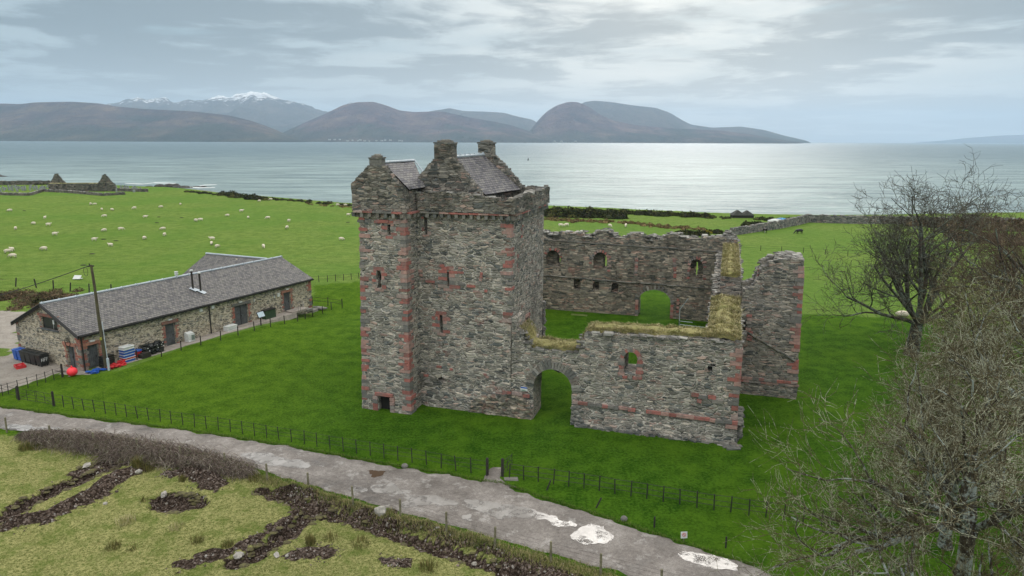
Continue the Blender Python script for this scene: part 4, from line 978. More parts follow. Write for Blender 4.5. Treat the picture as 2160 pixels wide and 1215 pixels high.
# -------- side curtain wall
side = bpy.data.objects.new('curtain_wall', None); link(side, castle)
bm = prism([(4.32, -0.6), (15.0, -0.6), (15.0, 7.3)] + rag([(4.32, 7.05), (15.0, 7.3)], rf, 0.6, 0.04)[::-1][1:], [], 20.8, 23.1, 'w', 0.6, 0.05); bmobj(bm, 'wall', M['wing_stone'], side)
bm = prism([(15.02, -0.6), (34.8, -0.6), (34.8, 9.0)] + rag([(15.02, 8.95), (34.8, 9.0)], rf, 0.6, 0.05)[::-1][1:], [], 21.4, 23.1, 'w', 0.6, 0.05); bmobj(bm, 'wall', M['wing_stone'], side)
bm = prism([(15.02, -0.6), (34.8, -0.6), (34.8, 8.2), (15.02, 7.6)], [], 20.8, 21.38, 'w', 0.6, 0.05); bmobj(bm, 'wall', M['wing_stone'], side)
mb = MB(); caps(mb, [(13.5, 7.62), (34.8, 8.25)], 20.75, 21.4, rf, 'w', 1.1, 0.30); caps(mb, [(15, 9.02), (34.8, 9.05)], 22.85, 23.15, rf, 'w', 1.6, 0.26); caps(mb, [(4.4, 7.1), (14, 7.2)], 22.85, 23.15, rf, 'w', 1.6, 0.34)
caps(mb, [(5.0, 7.1), (15, 7.4)], 20.75, 20.95, rf, 'w', 2.0, 0.3); mb.build('coping', M['cap'], side)
# -------- left and rear curtain walls
rear = bpy.data.objects.new('curtain_wall', None); link(rear, castle)
bt = [(-4, 9.0)] + [pw(px, py, 34.8) for px, py in ((1145,488),(1153,488),(1155,494),(1177,494),(1178,490),(1200,490),(1230,491),(1232,498),(1252,498),(1256,489),(1262,485),(1285,486),(1292,493),(1296,500),(1322,500),(1326,493),(1345,491),(1360,499),(1366,504),(1393,504),(1402,494),(1420,491),(1440,497),(1446,500),(1480,500),(1484,497),(1500,499),(1520,497))] + [(22.9, 9.4)]
bt2 = []
for a, z in bt:
    if bt2 and a <= bt2[-1][0]: a = bt2[-1][0] + 0.02
    bt2.append((a, z))
emb = [slit(1.25, 3.0, 5.3, 7.2, True), slit(6.95, 8.6, 5.25, 7.25, True), slit(18.0, 19.4, 4.75, 7.1, True), slit(4.7, 5.5, 2.6, 3.9), slit(7.0, 7.8, 2.7, 3.75, True), slit(9.2, 10.0, 2.6, 3.7, True)]
darc = [(14.25 - 1.85*math.cos(math.pi*k/10), 1.9 + 1.35*math.sin(math.pi*k/10)**0.9) for k in range(11)]
dn = [(-4, -0.6), (12.4, -0.6)] + darc + [(16.1, -0.6), (22.9, -0.6)]
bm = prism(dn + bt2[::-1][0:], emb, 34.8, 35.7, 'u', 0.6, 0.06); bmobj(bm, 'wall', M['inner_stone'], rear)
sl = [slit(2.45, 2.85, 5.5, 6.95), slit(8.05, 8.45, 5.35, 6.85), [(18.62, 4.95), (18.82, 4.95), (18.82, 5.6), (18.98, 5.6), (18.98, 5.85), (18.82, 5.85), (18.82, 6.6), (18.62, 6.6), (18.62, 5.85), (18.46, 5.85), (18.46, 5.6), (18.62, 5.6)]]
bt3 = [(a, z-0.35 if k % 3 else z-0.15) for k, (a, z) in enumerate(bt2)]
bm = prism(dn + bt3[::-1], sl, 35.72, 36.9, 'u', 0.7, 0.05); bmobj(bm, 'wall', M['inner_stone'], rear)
mb = MB(); caps(mb, bt2, 34.7, 36.8, rf, 'u', 0.9, 0.45, 0.08)
for a, b, c, h in ((13.6, 36, 1.2, 0.5), (7.2, 36, 0.9, 0.4), (11.5, 36, 0.9, 0.4), (15.6, 36, 1.1, 0.35), (19.8, 36, 0.8, 0.4)):
    for _ in range(60): x = rf.gauss(0, 0.5); mb.box((a+x*c, b+rf.uniform(-.9,.7), 9.1+h*max(0, 1-abs(x))*rf.random()), (0.4, 0.35, 0.14), rf.uniform(-1,1), 0.05, 0, rf)
for _ in range(150): x = rf.gauss(0, 0.45); mb.box((21.9+x, 36+rf.uniform(-1.1,1.0), 9.2+1.1*max(0, 1-abs(x))*rf.random()), (0.45, 0.4, 0.15), rf.uniform(-1,1), 0.05, 0, rf)
mb.build('coping', M['cap'], rear)
mb = MB()
for k in range(15):
    t = math.pi*(k+0.5)/15; mb.box((14.25-math.cos(t)*2.05, 34.78, 1.9+math.sin(t)*1.6), (0.5, 0.14, 0.24), 0, 0.02, 0, rf, ry=t+math.pi)
mb.build('arch_stones', M['loose'], rear); mb = MB()
for z in np.arange(0, 1.9, 0.3): mb.box((12.25, 34.78, z), (0.35, 0.14, 0.26), 0, 0.02, 0, rf); mb.box((16.25, 34.78, z), (0.35, 0.14, 0.26), 0, 0.02, 0, rf); mb.box((16.9, 34.78, z*1.5), (0.28, 0.12, 0.24), 0, 0.02, 0, rf)
for (c, z0, r) in ((2.1, 6.3, .95), (7.8, 6.4, .9), (18.7, 6.3, .8)):
    for k in range(9): t = math.pi*(k+0.5)/9; mb.box((c-math.cos(t)*r*1.05, 34.78, z0+math.sin(t)*r*1.15), (0.3, 0.12, 0.2), 0, 0.02, 0, rf, ry=t)
for z in np.arange(0, 2.2, 0.26):     # scar of a blocked arch
    mb.box((12.0, 34.78, 4.9+z*0.9), (0.35, 0.1, 0.2), 0, 0.02, 0, rf); mb.box((16.4-0.05*z*z, 34.78, 4.9+z), (0.32, 0.1, 0.2), 0, 0.02, 0, rf)
for z in np.arange(0, 1.9, 0.27):
    for c in (18.0-.15, 19.4+.2, 8.6+.3, 6.9-.2): 
        if rf.random() < .75: mb.box((c+rf.uniform(-.08,.08), 34.78, 4.9+z), (0.32, 0.1, 0.2), 0, 0.02, 0, rf)
mb.build('dressed_blocks', M['red'], rear)
mb = MB()
for (a, b, z) in ((0.8, 22, 8.45), (0.8, 12, 4.15), (12, 20.5, 4.0)):
    u = a
    while u < b: l = rf.uniform(.5, 1.2); mb.box((u+l/2, 34.76, z+rf.uniform(-.03,.03)-(0.02*(u-a))), (l-.03, 0.14, 0.09), 0, 0.015, 0, rf); u += l
mb.build('string_course', M['loose'], rear)
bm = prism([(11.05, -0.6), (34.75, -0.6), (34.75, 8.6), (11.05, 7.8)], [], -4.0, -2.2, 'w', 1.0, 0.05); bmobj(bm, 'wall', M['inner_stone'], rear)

# -------- latrine wing at the side
wing = bpy.data.objects.new('wing', None); link(wing, castle)
wt_ = [(23.14, 8.55), (23.7, 8.75), (24.0, 9.0), (24.3, 9.65), (24.45, 10.3), (24.9, 10.75), (25.5, 11.1), (26.4, 11.25), (27.4, 11.15)]
def wbat(c):
    c = c.copy()
    if c.x > 26.3: c.x += 0.38*(1-min(c.z, 11)/11)*min(1, (c.x-26.3)/0.8)
    if c.z < 1.2 and c.y < 12.6: c.y -= 0.10
    return c
bm = prism([(23.14, -0.6), (27.4, -0.6)] + rag(wt_, rf, 0.4, 0.05)[::-1], [slit(23.35, 23.55, 4.9, 6.1)], 12.2, 13.1, 'u', 0.45, 0.05, wbat); bmobj(bm, 'wall', M['wing_stone'], wing)
bm = prism([(23.14, -0.6), (27.4, -0.6)] + rag([(a, z+0.02) for a, z in wt_], rf, 0.4, 0.06)[::-1], [], 14.8, 15.8, 'u', 0.6, 0.05, wbat); bmobj(bm, 'wall', M['wing_stone'], wing)
bm = prism([(13.12, -0.6), (14.78, -0.6), (14.78, 11.2), (13.12, 11.2)], [], 25.4, 27.4, 'w', 0.5, 0.05, wbat); bmobj(bm, 'wall', M['wing_stone'], wing)
mb = MB(); caps(mb, wt_, 12.2, 13.1, rf, 'u', 1.8, 0.28); caps(mb, wt_, 14.8, 15.8, rf, 'u', 2.0, 0.34); caps(mb, [(25.5, 11.2), (27.4, 11.2)], 13, 14.9, rf, 'u', 2.0, 0.36); mb.build('coping', M['cap'], wing)
mb = MB(); quoin(mb, 27.4, 12.2, -1, 1, 0.2, 10.4, rf, lambda z: 27.4 + 0.38*(1-z/11), 0.04, 0.22, 0.36, 0.05)
u = 23.2
while u < 27.4:
    l = rf.uniform(.35, .6); mb.box((u+l/2, 12.14, 1.35+rf.uniform(-.02,.02)), (l-.02, 0.2, 0.2), 0, 0.015, 0, rf); mb.box((u+l/2+.15, 12.14, 1.12), (l-.02, 0.18, 0.18), 0, 0.015, 0, rf); u += l
for z in np.arange(4.6, 6.6, .27): mb.box((23.85+rf.uniform(-.1,.1), 12.2, z), (.4, .12, .22), 0, 0.015, 0, rf)
for z in np.arange(8.9, 10.2, .27): mb.box((24.35+0.1*(z-9), 13.4, z), (.5, .5, .22), 0, 0.03, 0, rf)
mb.build('quoins', M['red'], wing)
mb = MB()
for k in range(12): t = k/11; mb.box((23.9+3.4*t, 12.14, 5.1-1.85*t), (0.4, 0.16, 0.11), 0, 0.02, 0, rf, ry=0.5)
mb.build('drip_ledge', M['loose'], wing)

# -------- rank grass on the wall heads
def strawfn(a, b, c_, d):
    def fn(g, p):
        r1 = g.new('ShaderNodeNewGeometry').outputs['Random Per Island']; pos = g.new('ShaderNodeNewGeometry').outputs['Position']
        c = g.ramp(r1, [(0, a), (0.35, b), (0.62, c_), (0.85, d)])
        c = g.mix(g.math('MULTIPLY', g.smooth(g.noise(pos, 0.9, 4, 0.6), 0.5, 0.64), 0.55), c, d)
        g.put(p.inputs['Base Color'], c); p.inputs['Specular IOR Level'].default_value = 0.15
    return fn
M['straw'] = mat('bleached wall top grass', strawfn((0.40, 0.345, 0.19), (0.58, 0.51, 0.32), (0.34, 0.29, 0.14), (0.20, 0.215, 0.07)), rough=0.9)
M['turf'] = mat('wall top turf', strawfn((0.30, 0.26, 0.14), (0.30, 0.26, 0.14), (0.24, 0.22, 0.09), (0.17, 0.18, 0.055)), rough=0.95)
def blade(mb, x, y, z, h, lean, ang, w=0.025):
    dx, dy = math.cos(ang), math.sin(ang); px_, py_ = -dy*w, dx*w
    mx, my, mz = x+dx*lean*0.35, y+dy*lean*0.35, z+h*0.6
    mb.add([(x-px_, y-py_, z), (x+px_, y+py_, z), (mx+px_*0.6, my+py_*0.6, mz), (mx-px_*0.6, my-py_*0.6, mz), (x+dx*lean, y+dy*lean, z+h*0.85)], [(0,1,2,3), (3,2,4)])
def grass_cap(parent, u0, u1, w0, w1, zf, n, seed, hgt=0.34, spill=0.20):
    r2 = random.Random(seed); mb = MB(); nu = max(4, int((u1-u0)/0.3)); nw = max(4, int((w1-w0)/0.3)); base = MB()
    for j in range(nw+1):
        for i in range(nu+1):
            u = u0+(u1-u0)*i/nu; w = w0+(w1-w0)*j/nw; e = min(i, nu-i, j, nw-j)
            z = zf(u, w) + (-0.12 if e == 0 else (0.10 if e == 1 else 0.20)) + 0.14*noise.noise((u*1.3, w*1.3, seed))
            base.v.append((u + 0.12*noise.noise((u*2, w*2, 1)), w + 0.12*noise.noise((u*2, w*2, 5)), z))
    for j in range(nw):
        for i in range(nu): a = j*(nu+1)+i; base.f.append((a, a+1, a+nu+2, a+nu+1))
    o = base.build('wall_grass', M['turf'], parent, smooth=True)
    for _ in range(int(n*1.15)):
        u = r2.uniform(u0-spill*0.3, u1+spill*0.3); w = r2.uniform(w0-spill, w1+spill*0.5); z = zf(u, w)+0.10+0.12*noise.noise((u*1.3, w*1.3, seed))
        c = 0.6+0.9*max(0, noise.noise((u*0.9, w*0.9, 3)))
        if noise.noise((u*1.7, w*1.7, seed+4)) < -0.18: c *= 0.35
        a = r2.gauss(-1.2, 1.3) if w > w0+0.3 else r2.gauss(-1.57, 0.6)
        h = hgt*c*r2.uniform(0.5, 1.3); blade(mb, u, w, z, h*r2.uniform(0.3, 1), h*r2.uniform(0.3, 1.1), a, 0.018)
    mb.build('blades', M['straw'], o)
    return o
tu = [a for a, z in top[1:]]; tz = [z for a, z in top[1:]]
grass_cap(front, 7.9, 12.45, 2.25, 4.5, lambda u, w: float(np.interp(u, tu, tz))+0.05, 6500, 1)
grass_cap(front, 12.5, 20.9, 2.45, 4.5, lambda u, w: float(np.interp(u, tu, tz))+0.05, 9500, 2)
grass_cap(side, 20.85, 22.95, 2.4, 13.6, lambda u, w: 7.12+0.25*sstep(8, 13, w)+0.25*sstep(0, 1, 1-abs(u-21.9)), 15000, 3, 0.42)
grass_cap(side, 21.45, 22.9, 15.15, 33.5, lambda u, w: 9.02, 13000, 4, 0.38)
# ============================================================ BARN
barn = thing('stone_barn', 'long single storey stone barn with slate roof, metal flue pipes and red sandstone door frames', 'barn', (BO[0], BO[1], 0), BA)
rb = random.Random(41); EH = 3.25; RH = 5.45; BW = 9.7; BL = 28.3
# long wall: x along the barn, outer face on y = 0
doors = [(0.45, 1.55, 0.0, 2.15), (8.2, 9.3, 0.0, 2.25), (16.6, 18.45, 0.0, 2.25), (23.75, 24.85, 0.1, 2.35)]
holes = [slit(a, b, z0, z1) for a, b, z0, z1 in doors]
out = [(0, -0.6)]
for a, b, z0, z1 in doors: out += [(a, -0.6), (a, z1), (b, z1), (b, -0.6)]
out += [(BL, -1.6), (BL, EH), (0, EH)]
bmobj(prism(out, [], 0, 0.5, 'u', 0.8, 0.018), 'wall', M['barn_stone'], barn)
gd = (0.95, 2.15, 0.0, 2.1)      # gable door, across
gw = (3.0, 5.4, 3.25, 4.4)
out = [(0, -0.6), (gd[0], -0.6), (gd[0], gd[3]), (gd[1], gd[3]), (gd[1], -0.6), (BW, -0.6), (BW, EH), (BW/2, RH-0.06), (0, EH)]
bmobj(prism([(a, z) for a, z in out], [slit(*gw)], -0.01, 0.5, 'w', 0.8, 0.018), 'gable_wall', M['barn_stone'], barn)
bmobj(prism([(0.5, -1.6), (BW, -1.6), (BW, EH), (BW/2, RH-0.06), (0.5, EH)], [], BL-0.5, BL, 'w', 0.8, 0.018), 'gable_wall', M['barn_stone'], barn)
bmobj(prism([(0.5, -0.6), (BL-0.5, -0.6), (BL-0.5, EH), (0.5, EH)], [], BW-0.5, BW, 'u', 1.2, 0.018), 'wall', M['barn_stone'], barn)
ov = 0.22; sl_ = (RH-EH)/(BW/2)
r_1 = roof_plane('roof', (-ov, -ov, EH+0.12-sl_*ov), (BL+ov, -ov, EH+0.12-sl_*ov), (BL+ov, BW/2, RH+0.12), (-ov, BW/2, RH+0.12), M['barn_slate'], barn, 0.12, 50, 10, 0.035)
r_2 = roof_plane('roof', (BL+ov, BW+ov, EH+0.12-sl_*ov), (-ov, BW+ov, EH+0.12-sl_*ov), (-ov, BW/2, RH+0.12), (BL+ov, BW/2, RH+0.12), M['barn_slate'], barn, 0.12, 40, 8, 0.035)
mb = MB(); mb.tube((-ov, BW/2, RH+0.16), (BL+ov, BW/2, RH+0.16), 0.11, n=8)
for k in range(20): mb.box((k*1.5, BW/2, RH+0.17), (0.04, 0.36, 0.22))
mb.build('ridge', M['lead'], r_1)
mb = MB(); mb.box((BL/2, -ov-0.06, EH-0.10), (BL+2*ov, 0.14, 0.16)); mb.box((BL/2, -0.06, EH-0.10), (BL, 0.10, 0.22)); mb.build('gutter', M['black'], barn)
mb = MB()
for s_, y0, y1 in ((1, -ov-0.05, BW/2), (-1, BW+ov+0.05, BW/2)):
    a = Vector((-ov-0.03, y0, EH-0.02-sl_*ov)); b = Vector((-ov-0.03, y1, RH+0.02)); n = 2
    for q in (-0.12, 0.0, 0.10): mb.tube(a+Vector((0, 0, q)), b+Vector((0, 0, q)), 0.075, n=4)
mb.build('bargeboard', M['black'], barn)
mb = MB(); mb.tube((13.35, -0.10, -0.05), (13.35, -0.10, EH-0.15), 0.06, n=8); mb.build('downpipe', M['black'], barn)
mb = MB(); mb.tube((0.08, -0.12, -0.05), (0.08, -0.12, EH-0.15), 0.06, n=8); mb.build('downpipe', M['black'], barn)
def bdoor(a0, a1, z0, z1, axis, double, label=None):
    t_ = MB(); n = max(4, int((a1-a0)/0.14)); w = (a1-a0)/n
    for k in range(n):
        c = (a0+w*(k+.5), 0.22, (z0+z1)/2) if axis == 'u' else (0.22, a0+w*(k+.5), (z0+z1)/2)
        t_.box(c, ((w-0.012, 0.05, z1-z0) if axis == 'u' else (0.05, w-0.012, z1-z0)), 0, 0.004, 0, rb)
    o = t_.build('door', M['door'], barn)
    if label: o['label'] = label
    h = MB(); mid = (a0+a1)/2 + (0.08 if double else 0.35)
    h.box((mid, 0.17, z0+1.0) if axis == 'u' else (0.17, mid, z0+1.0), (0.06, 0.06, 0.16)); h.build('handle', M['iron'], o)
    if double:
        h = MB(); h.box(((a0+a1)/2, 0.18, (z0+z1)/2) if axis == 'u' else (0.18, (a0+a1)/2, (z0+z1)/2), (0.04, 0.04, z1-z0)); h.build('meeting_rail', M['iron'], o)
    s_ = MB(); surround(s_, a0, a1, z0, z1, 0.0, rb, axis, -1, 0.30, 0.14, False)
    c = ((a0+a1)/2, -0.03, z1+0.15); s_.box(c if axis == 'u' else (-0.03, (a0+a1)/2, z1+0.15), ((a1-a0+0.7, 0.14, 0.28) if axis == 'u' else (0.14, a1-a0+0.7, 0.28)), 0, 0.01)
    s_.build('door_frame', M['barn_red'], barn)
for i, (a, b, z0, z1) in enumerate(doors): bdoor(a, b, z0, z1, 'u', b-a > 1.5, 'wide double door of grey boards' if b-a > 1.5 else None)
bdoor(gd[0], gd[1], gd[2], gd[3], 'w', True)
s_ = MB(); surround(s_, gw[0], gw[1], gw[2], gw[3], 0.0, rb, 'w', -1, 0.3, 0.14, False); s_.box((-0.03, 4.2, 4.52), (0.14, 3.1, 0.24)); wf = s_.build('window', M['barn_red'], barn)
s_ = MB(); s_.box((0.15, 4.2, 3.83), (0.05, 2.4, 1.15)); s_.build('shutter', M['blackplastic'], wf)
s_ = MB(); s_.box((-0.05, 4.2, 3.22), (0.2, 2.6, 0.12)); s_.build('sill', M['door'], wf)
s_ = MB(); s_.box((0.10, 3.75, 3.95), (0.05, 0.2, 0.4)); s_.tube((0.1, 3.75, 3.8), (0.1, 3.85, 3.35), 0.02); s_.build('vent_hose', M['white'], wf)
mb = MB(); quoin(mb, 0, 0, 1, 1, 0, EH-0.1, rb, None, 0.03, 0.22, 0.34); mb.build('quoins', M['barn_red'], barn)
mb = MB(); quoin(mb, 0, BW, 1, -1, 0, EH-0.1, rb, None, 0.03, 0.22, 0.34, 0.3); mb.build('quoins', M['barn_red'], barn)
mb = MB(); quoin(mb, BL, 0, -1, 1, -1.2, EH-0.1, rb, None, 0.03, 0.22, 0.34, 0.2); mb.build('quoins', M['barn_red'], barn)
for a, z, lab in ((1.0, 2.52, 0), (8.75, 2.66, 0), (17.4, 2.62, 0), (24.3, 2.72, 0)):
    mb = MB(); mb.box((a, -0.10, z), (0.42, 0.12, 0.13), 0, 0); mb.box((a, -0.16, z-0.05), (0.36, 0.03, 0.05)); mb.build('wall_lamp', M['white'], barn)
for a, z in ((12.35, 2.85), (13.8, 2.86), (22.9, 2.3)):
    mb = MB(); mb.box((a, -0.08, z), (0.34, 0.14, 0.42)); mb.box((a, -0.16, z), (0.28, 0.02, 0.34)); mb.build('meter_box', M['white'], barn)
mb = MB(); mb.box((22.3, -0.08, 2.2), (0.10, 0.10, 0.24)); mb.build('wall_lamp', M['white'], barn)
mb = MB(); mb.box((19.3, -0.08, 2.4), (0.08, 0.10, 0.26)); mb.build('wall_lamp', M['white'], barn)
# iron hoop above the gable door
mb = MB()
for k in range(16):
    t0, t1 = 2*math.pi*k/16, 2*math.pi*(k+1)/16; mb.tube((-0.12, 1.65+0.38*math.cos(t0), 2.42+0.38*math.sin(t0)), (-0.12, 1.65+0.38*math.cos(t1), 2.42+0.38*math.sin(t1)), 0.03, n=5)
mb.tube((-0.12, 1.65, 2.42), (-0.12, 1.65, 2.8), 0.02); mb.tube((-0.12, 1.65, 2.42), (-0.12, 1.95, 2.42), 0.02); mb.build('iron_hoop', M['iron'], barn)
# roof vent and flues
mb = MB(); z = RH+0.1; mb.tube((13.6, BW/2, z), (13.6, BW/2, z+0.35), 0.12, n=10); mb.tube((13.6, BW/2, z+0.35), (13.6, BW/2, z+0.42), 0.2, n=10); mb.tube((13.6, BW/2, z+0.42), (13.6, BW/2, z+0.55), 0.11, n=10); mb.tube((13.6, BW/2, z+0.55), (13.6, BW/2, z+0.64), 0.19, n=10); mb.build('roof_vent', M['white'], barn)
for a, e in ((13.65, 2.5), (14.1, 1.9)):
    z = EH+0.12+sl_*e; mb = MB(); mb.tube((a, e, z-0.1), (a, e, z+1.95), 0.10, n=10); mb.build('flue', M['darkpost'], barn); fo = COL.objects[barn.children[-1].name]
    mb = MB(); mb.tube((a, e, z+1.95), (a, e, z+2.08), 0.16, n=10); mb.build('cowl', M['white'], fo)
    mb = MB(); mb.box((a, e-0.15, z+0.02), (0.75, 0.8, 0.06), 0.5, 0.06, sl_*0.95, rb); mb.build('flashing', M['lead'], fo)
# rear range of the barn
bmobj(prism([(21.9, -1.2), (28.2, -1.2), (28.2, 4.0), (26.0, 5.3), (21.9, 3.2)], [], 9.72, 15.0, 'u', 1.5, 0.02), 'wall', M['barn_stone'], barn)
roof_plane('roof', (21.6, 15.3, 3.15), (21.6, 6.2, 3.9), (26.9, 5.6, 5.42), (25.9, 15.3, 5.5), M['barn_slate'], barn, 0.12, 18, 8)
roof_plane('roof', (28.4, 7.0, 4.3), (28.4, 15.3, 4.1), (25.9, 15.3, 5.5), (26.9, 5.6, 5.42), M['barn_slate'], barn, 0.12, 18, 8)
mb = MB(); mb.tube((25.9, 15.35, 5.58), (26.9, 5.6, 5.52), 0.11, n=8); mb.build('ridge', M['lead'], barn.children[-1])

# ------------------------------------------------------------ things in the yard (barn frame positions)
def at_barn(a, e, z=0.0): x, y = b2w(a, e); return (x, y, z)
def wheelie(name, label, loc, rz, m, grp, h=1.05, w=0.58, d=0.7):
    t = thing(name, label, 'bin', loc, rz, grp)
    mb = MB(); vs = []
    for z, k in ((0.08, 0.82), (h-0.1, 1.0)):
        for x, y in ((-1,-1),(1,-1),(1,1),(-1,1)): vs.append((x*w/2*k, y*d/2*k, z))
    mb.add(vs, [(0,1,5,4),(1,2,6,5),(2,3,7,6),(3,0,4,7),(3,2,1,0),(4,5,6,7)]); mb.box((0, d/2+0.03, h-0.16), (w*0.9, 0.06, 0.06)); b = mb.build('body', m, t)
    mb = MB(); mb.box((0, 0, h-0.05), (w+0.06, d+0.08, 0.07), 0, 0, 0.04); mb.box((0, 0.02, h), (w*0.8, d*0.7, 0.05)); mb.build('lid', m, t)
    for s_ in (-1, 1): mb = MB(); mb.tube((s_*w*0.42, d*0.4, 0.1), (s_*w*0.42+s_*0.05, d*0.4, 0.1), 0.10, n=12); mb.build('wheel', M['black'], t)
    return t
def big_bin(name, label, loc, rz, grp, text=False):
    t = thing(name, label, 'bin', loc, rz, grp); w, d, h = 0.78, 0.8, 1.12
    mb = MB(); vs = []
    for z, k in ((0.14, 0.85), (h-0.08, 1.0)):
        for x, y in ((-1,-1),(1,-1),(1,1),(-1,1)): vs.append((x*w/2*k, y*d/2*k, z))
    mb.add(vs, [(0,1,5,4),(1,2,6,5),(2,3,7,6),(3,0,4,7),(3,2,1,0),(4,5,6,7)]); b = mb.build('body', M['blackplastic'], t)
    mb = MB(); mb.box((0, 0, h-0.02), (w+0.06, d+0.08, 0.06)); mb.box((0, 0.05, h+0.04), (w*0.85, d*0.6, 0.07)); mb.build('lid', M['blackplastic'], t)
    for x in (-1, 1):
        for y in (-1, 1): mb = MB(); mb.tube((x*w*0.32, y*d*0.32-0.03, 0.08), (x*w*0.32, y*d*0.32+0.03, 0.08), 0.08, n=10); mb.build('wheel', M['iron'], t)
    if text:
        mb = MB(); x = w/2*0.99+0.03
        def st(y0, z0, y1, z1): mb.tube((x-0.02*(1-z0), y0, z0), (x-0.02*(1-z1), y1, z1), 0.02, n=4)
        L = [-0.28, -0.06, 0.12]
        st(L[0], .5, L[0], .8); st(L[0]+.14, .5, L[0]+.14, .8); st(L[0], .65, L[0]+.14, .65)
        for q in L[1:]: st(q, .5, q, .8); st(q, .8, q+.13, .8); st(q, .66, q+.1, .66)
        mb.build('lettering', M['white'], t)
    return t
# bins stand along the gable end
for k, e in enumerate((8.55, 7.85)):
    wheelie('wheelie_bin', ['blue wheelie bin, outermost of the row at the barn gable', 'blue wheelie bin next to the black bins at the barn gable'][k], at_barn(-0.75, e), BA-math.pi/2, M['blue'], 'bins against the barn gable')
labs = ['black bin touching the blue wheelie bins', 'second black bin from the blue wheelie bins', 'black bin left of the one lettered HFF', 'black bin with white letters HFF on its side']
for k, e in enumerate((7.1, 6.3, 5.5, 4.65)):
    big_bin('refuse_bin', labs[k], at_barn(-0.8, e), BA-math.pi/2 if k < 3 else BA-math.pi/2, 'bins against the barn gable', k == 3)
mb = MB()
for dx, dy, dz in ((0,-.35,.12),(0,.35,.12),(-.5,0,.12),(.5,0,.12)): mb.box((dx, dy, dz), (1.0 if dy else 0.04, 0.04 if dy else 0.7, 0.24), 0, 0.01)
mb.box((0, 0, 0.02), (1.0, 0.7, 0.04)); mb.box((-.25, .05, .2), (0.4, .3, .2), .3, .02)
tag(mb.build('fish_tray', M['redplastic'], loc=at_barn(-2.0, 6.0)), 'red plastic tray lying open in front of the black bins', 'tray').rotation_euler.z = BA+1.3
# stack of blue, white and red fish boxes
seq = [('blue', M['blue'], .22), ('white', M['white'], .06), ('red', M['redplastic'], .14), ('white', M['white'], .07), ('blue', M['blue'], .22), ('white', M['white'], .05), ('blue', M['blue'], .2), ('blue', M['blue'], .22), ('white', M['white'], .12)]
x, y, z = at_barn(3.55, -0.85, 0.05)
for k, (c, m, h) in enumerate([('blue', M['blue'], .24), ('red', M['redplastic'], .18), ('blue', M['blue'], .24), ('blue', M['blue'], .26), ('blue', M['blue'], .24), ('white', M['white'], .20)]):
    mb = MB(); w, d = 1.0, 0.72
    mb.box((0, 0, 0.02), (w, d, 0.04)); 
    for sx in (-1, 1): mb.box((sx*w/2*0.97, 0, h/2), (0.05, d, h)); mb.box((0, sx*d/2*0.97, h/2), (w, 0.05, h))
    t = thing('fish_box', ['blue fish box at the bottom of the stack by the pole', 'red fish box second from the bottom of the stack', 'lowest of three blue fish boxes above the red one', 'middle of three blue fish boxes above the red one', 'blue fish box just under the white one on top', 'white fish box on top of the stack by the pole'][k], 'box', (x+rb.uniform(-.03,.03), y+rb.uniform(-.03,.03), z), BA+rb.uniform(-.05,.05), 'stacked fish boxes beside the pole')
    mb.build('box_body', m, t); r_ = MB(); r_.box((0, -d/2-0.03, h-0.02), (w+0.06, 0.05, 0.05)); r_.box((0, d/2+0.03, h-0.02), (w+0.06, 0.05, 0.05)); r_.box((-w/2-.03, 0, h-0.02), (0.05, d, 0.05)); r_.box((w/2+.03, 0, h-.02), (0.05, d, 0.05))
    r_.build('rim', M['white'] if c != 'white' else M['white'], t); z += h+0.01
# creels, tubs and a heap of black mesh
mb = MB(); rc2 = random.Random(4)
for k in range(90): mb.box((rc2.uniform(-.95,.95), rc2.uniform(-.4,.3), rc2.uniform(.05, 1.0)), (rc2.uniform(.2,.5), rc2.uniform(.15,.4), rc2.uniform(.05,.2)), rc2.uniform(-.5,.5), .04, rc2.uniform(-.5,.5), rc2)
o = mb.build('creel_heap', M['blackplastic'], loc=at_barn(6.1, -0.75)); o.rotation_euler.z = BA; tag(o, 'black heap of netting and creels against the barn wall', 'creels')
mb = MB()
for k in range(14): mb.ball((rc2.uniform(-.9,.9), rc2.uniform(-.6,-.3), rc2.uniform(.1, 1.0)), 0.05, 6, 4)
mb.build('float', M['white'], o)
mb = MB(); mb.tube((0,0,0),(0,0,.55),.32,.38,14); tb = mb.build('tub', M['redplastic'], loc=at_barn(4.75, -0.55, 0.08)); tag(tb, 'dark red tub with a blue rim next to the fish boxes', 'tub')
mb = MB(); mb.tube((0,0,.55),(0,0,.63),.4,.4,14); mb.build('rim', M['blue'], tb)
mb = MB(); mb.box((0,0,.2),(.9,.6,.34),0,.02); mb.box((.1,0,.42),(.7,.5,.1),.1,.02); tag(mb.build('crate', M['darkpost'], loc=at_barn(4.95,-1.25,.02)), 'dark low crate in front of the red tub', 'crate').rotation_euler.z = BA
mb = MB(); rc2 = random.Random(9)
for k in range(40): mb.box((rc2.uniform(-.8,.8), rc2.uniform(-.35,.35), rc2.uniform(.02,.3)), (.5,.3,.06), rc2.uniform(-1.5,1.5), .05, rc2.uniform(-.3,.3), rc2)
tag(mb.build('tarpaulin', M['redplastic'], loc=at_barn(2.1,-1.35,-.02)), 'crumpled red tarpaulin on the grass by the pole', 'tarpaulin').rotation_euler.z = BA
mb = MB(); 
for k in range(6): mb.box((0.02*k,0.02*k,.1+.17*k),(1.0,.7,.15),.02*k,.02)
tag(mb.build('crate_stack', M['blackplastic'], loc=at_barn(1.7,-.7,0)), 'stack of black crates in front of the barn corner door', 'crates').rotation_euler.z = BA
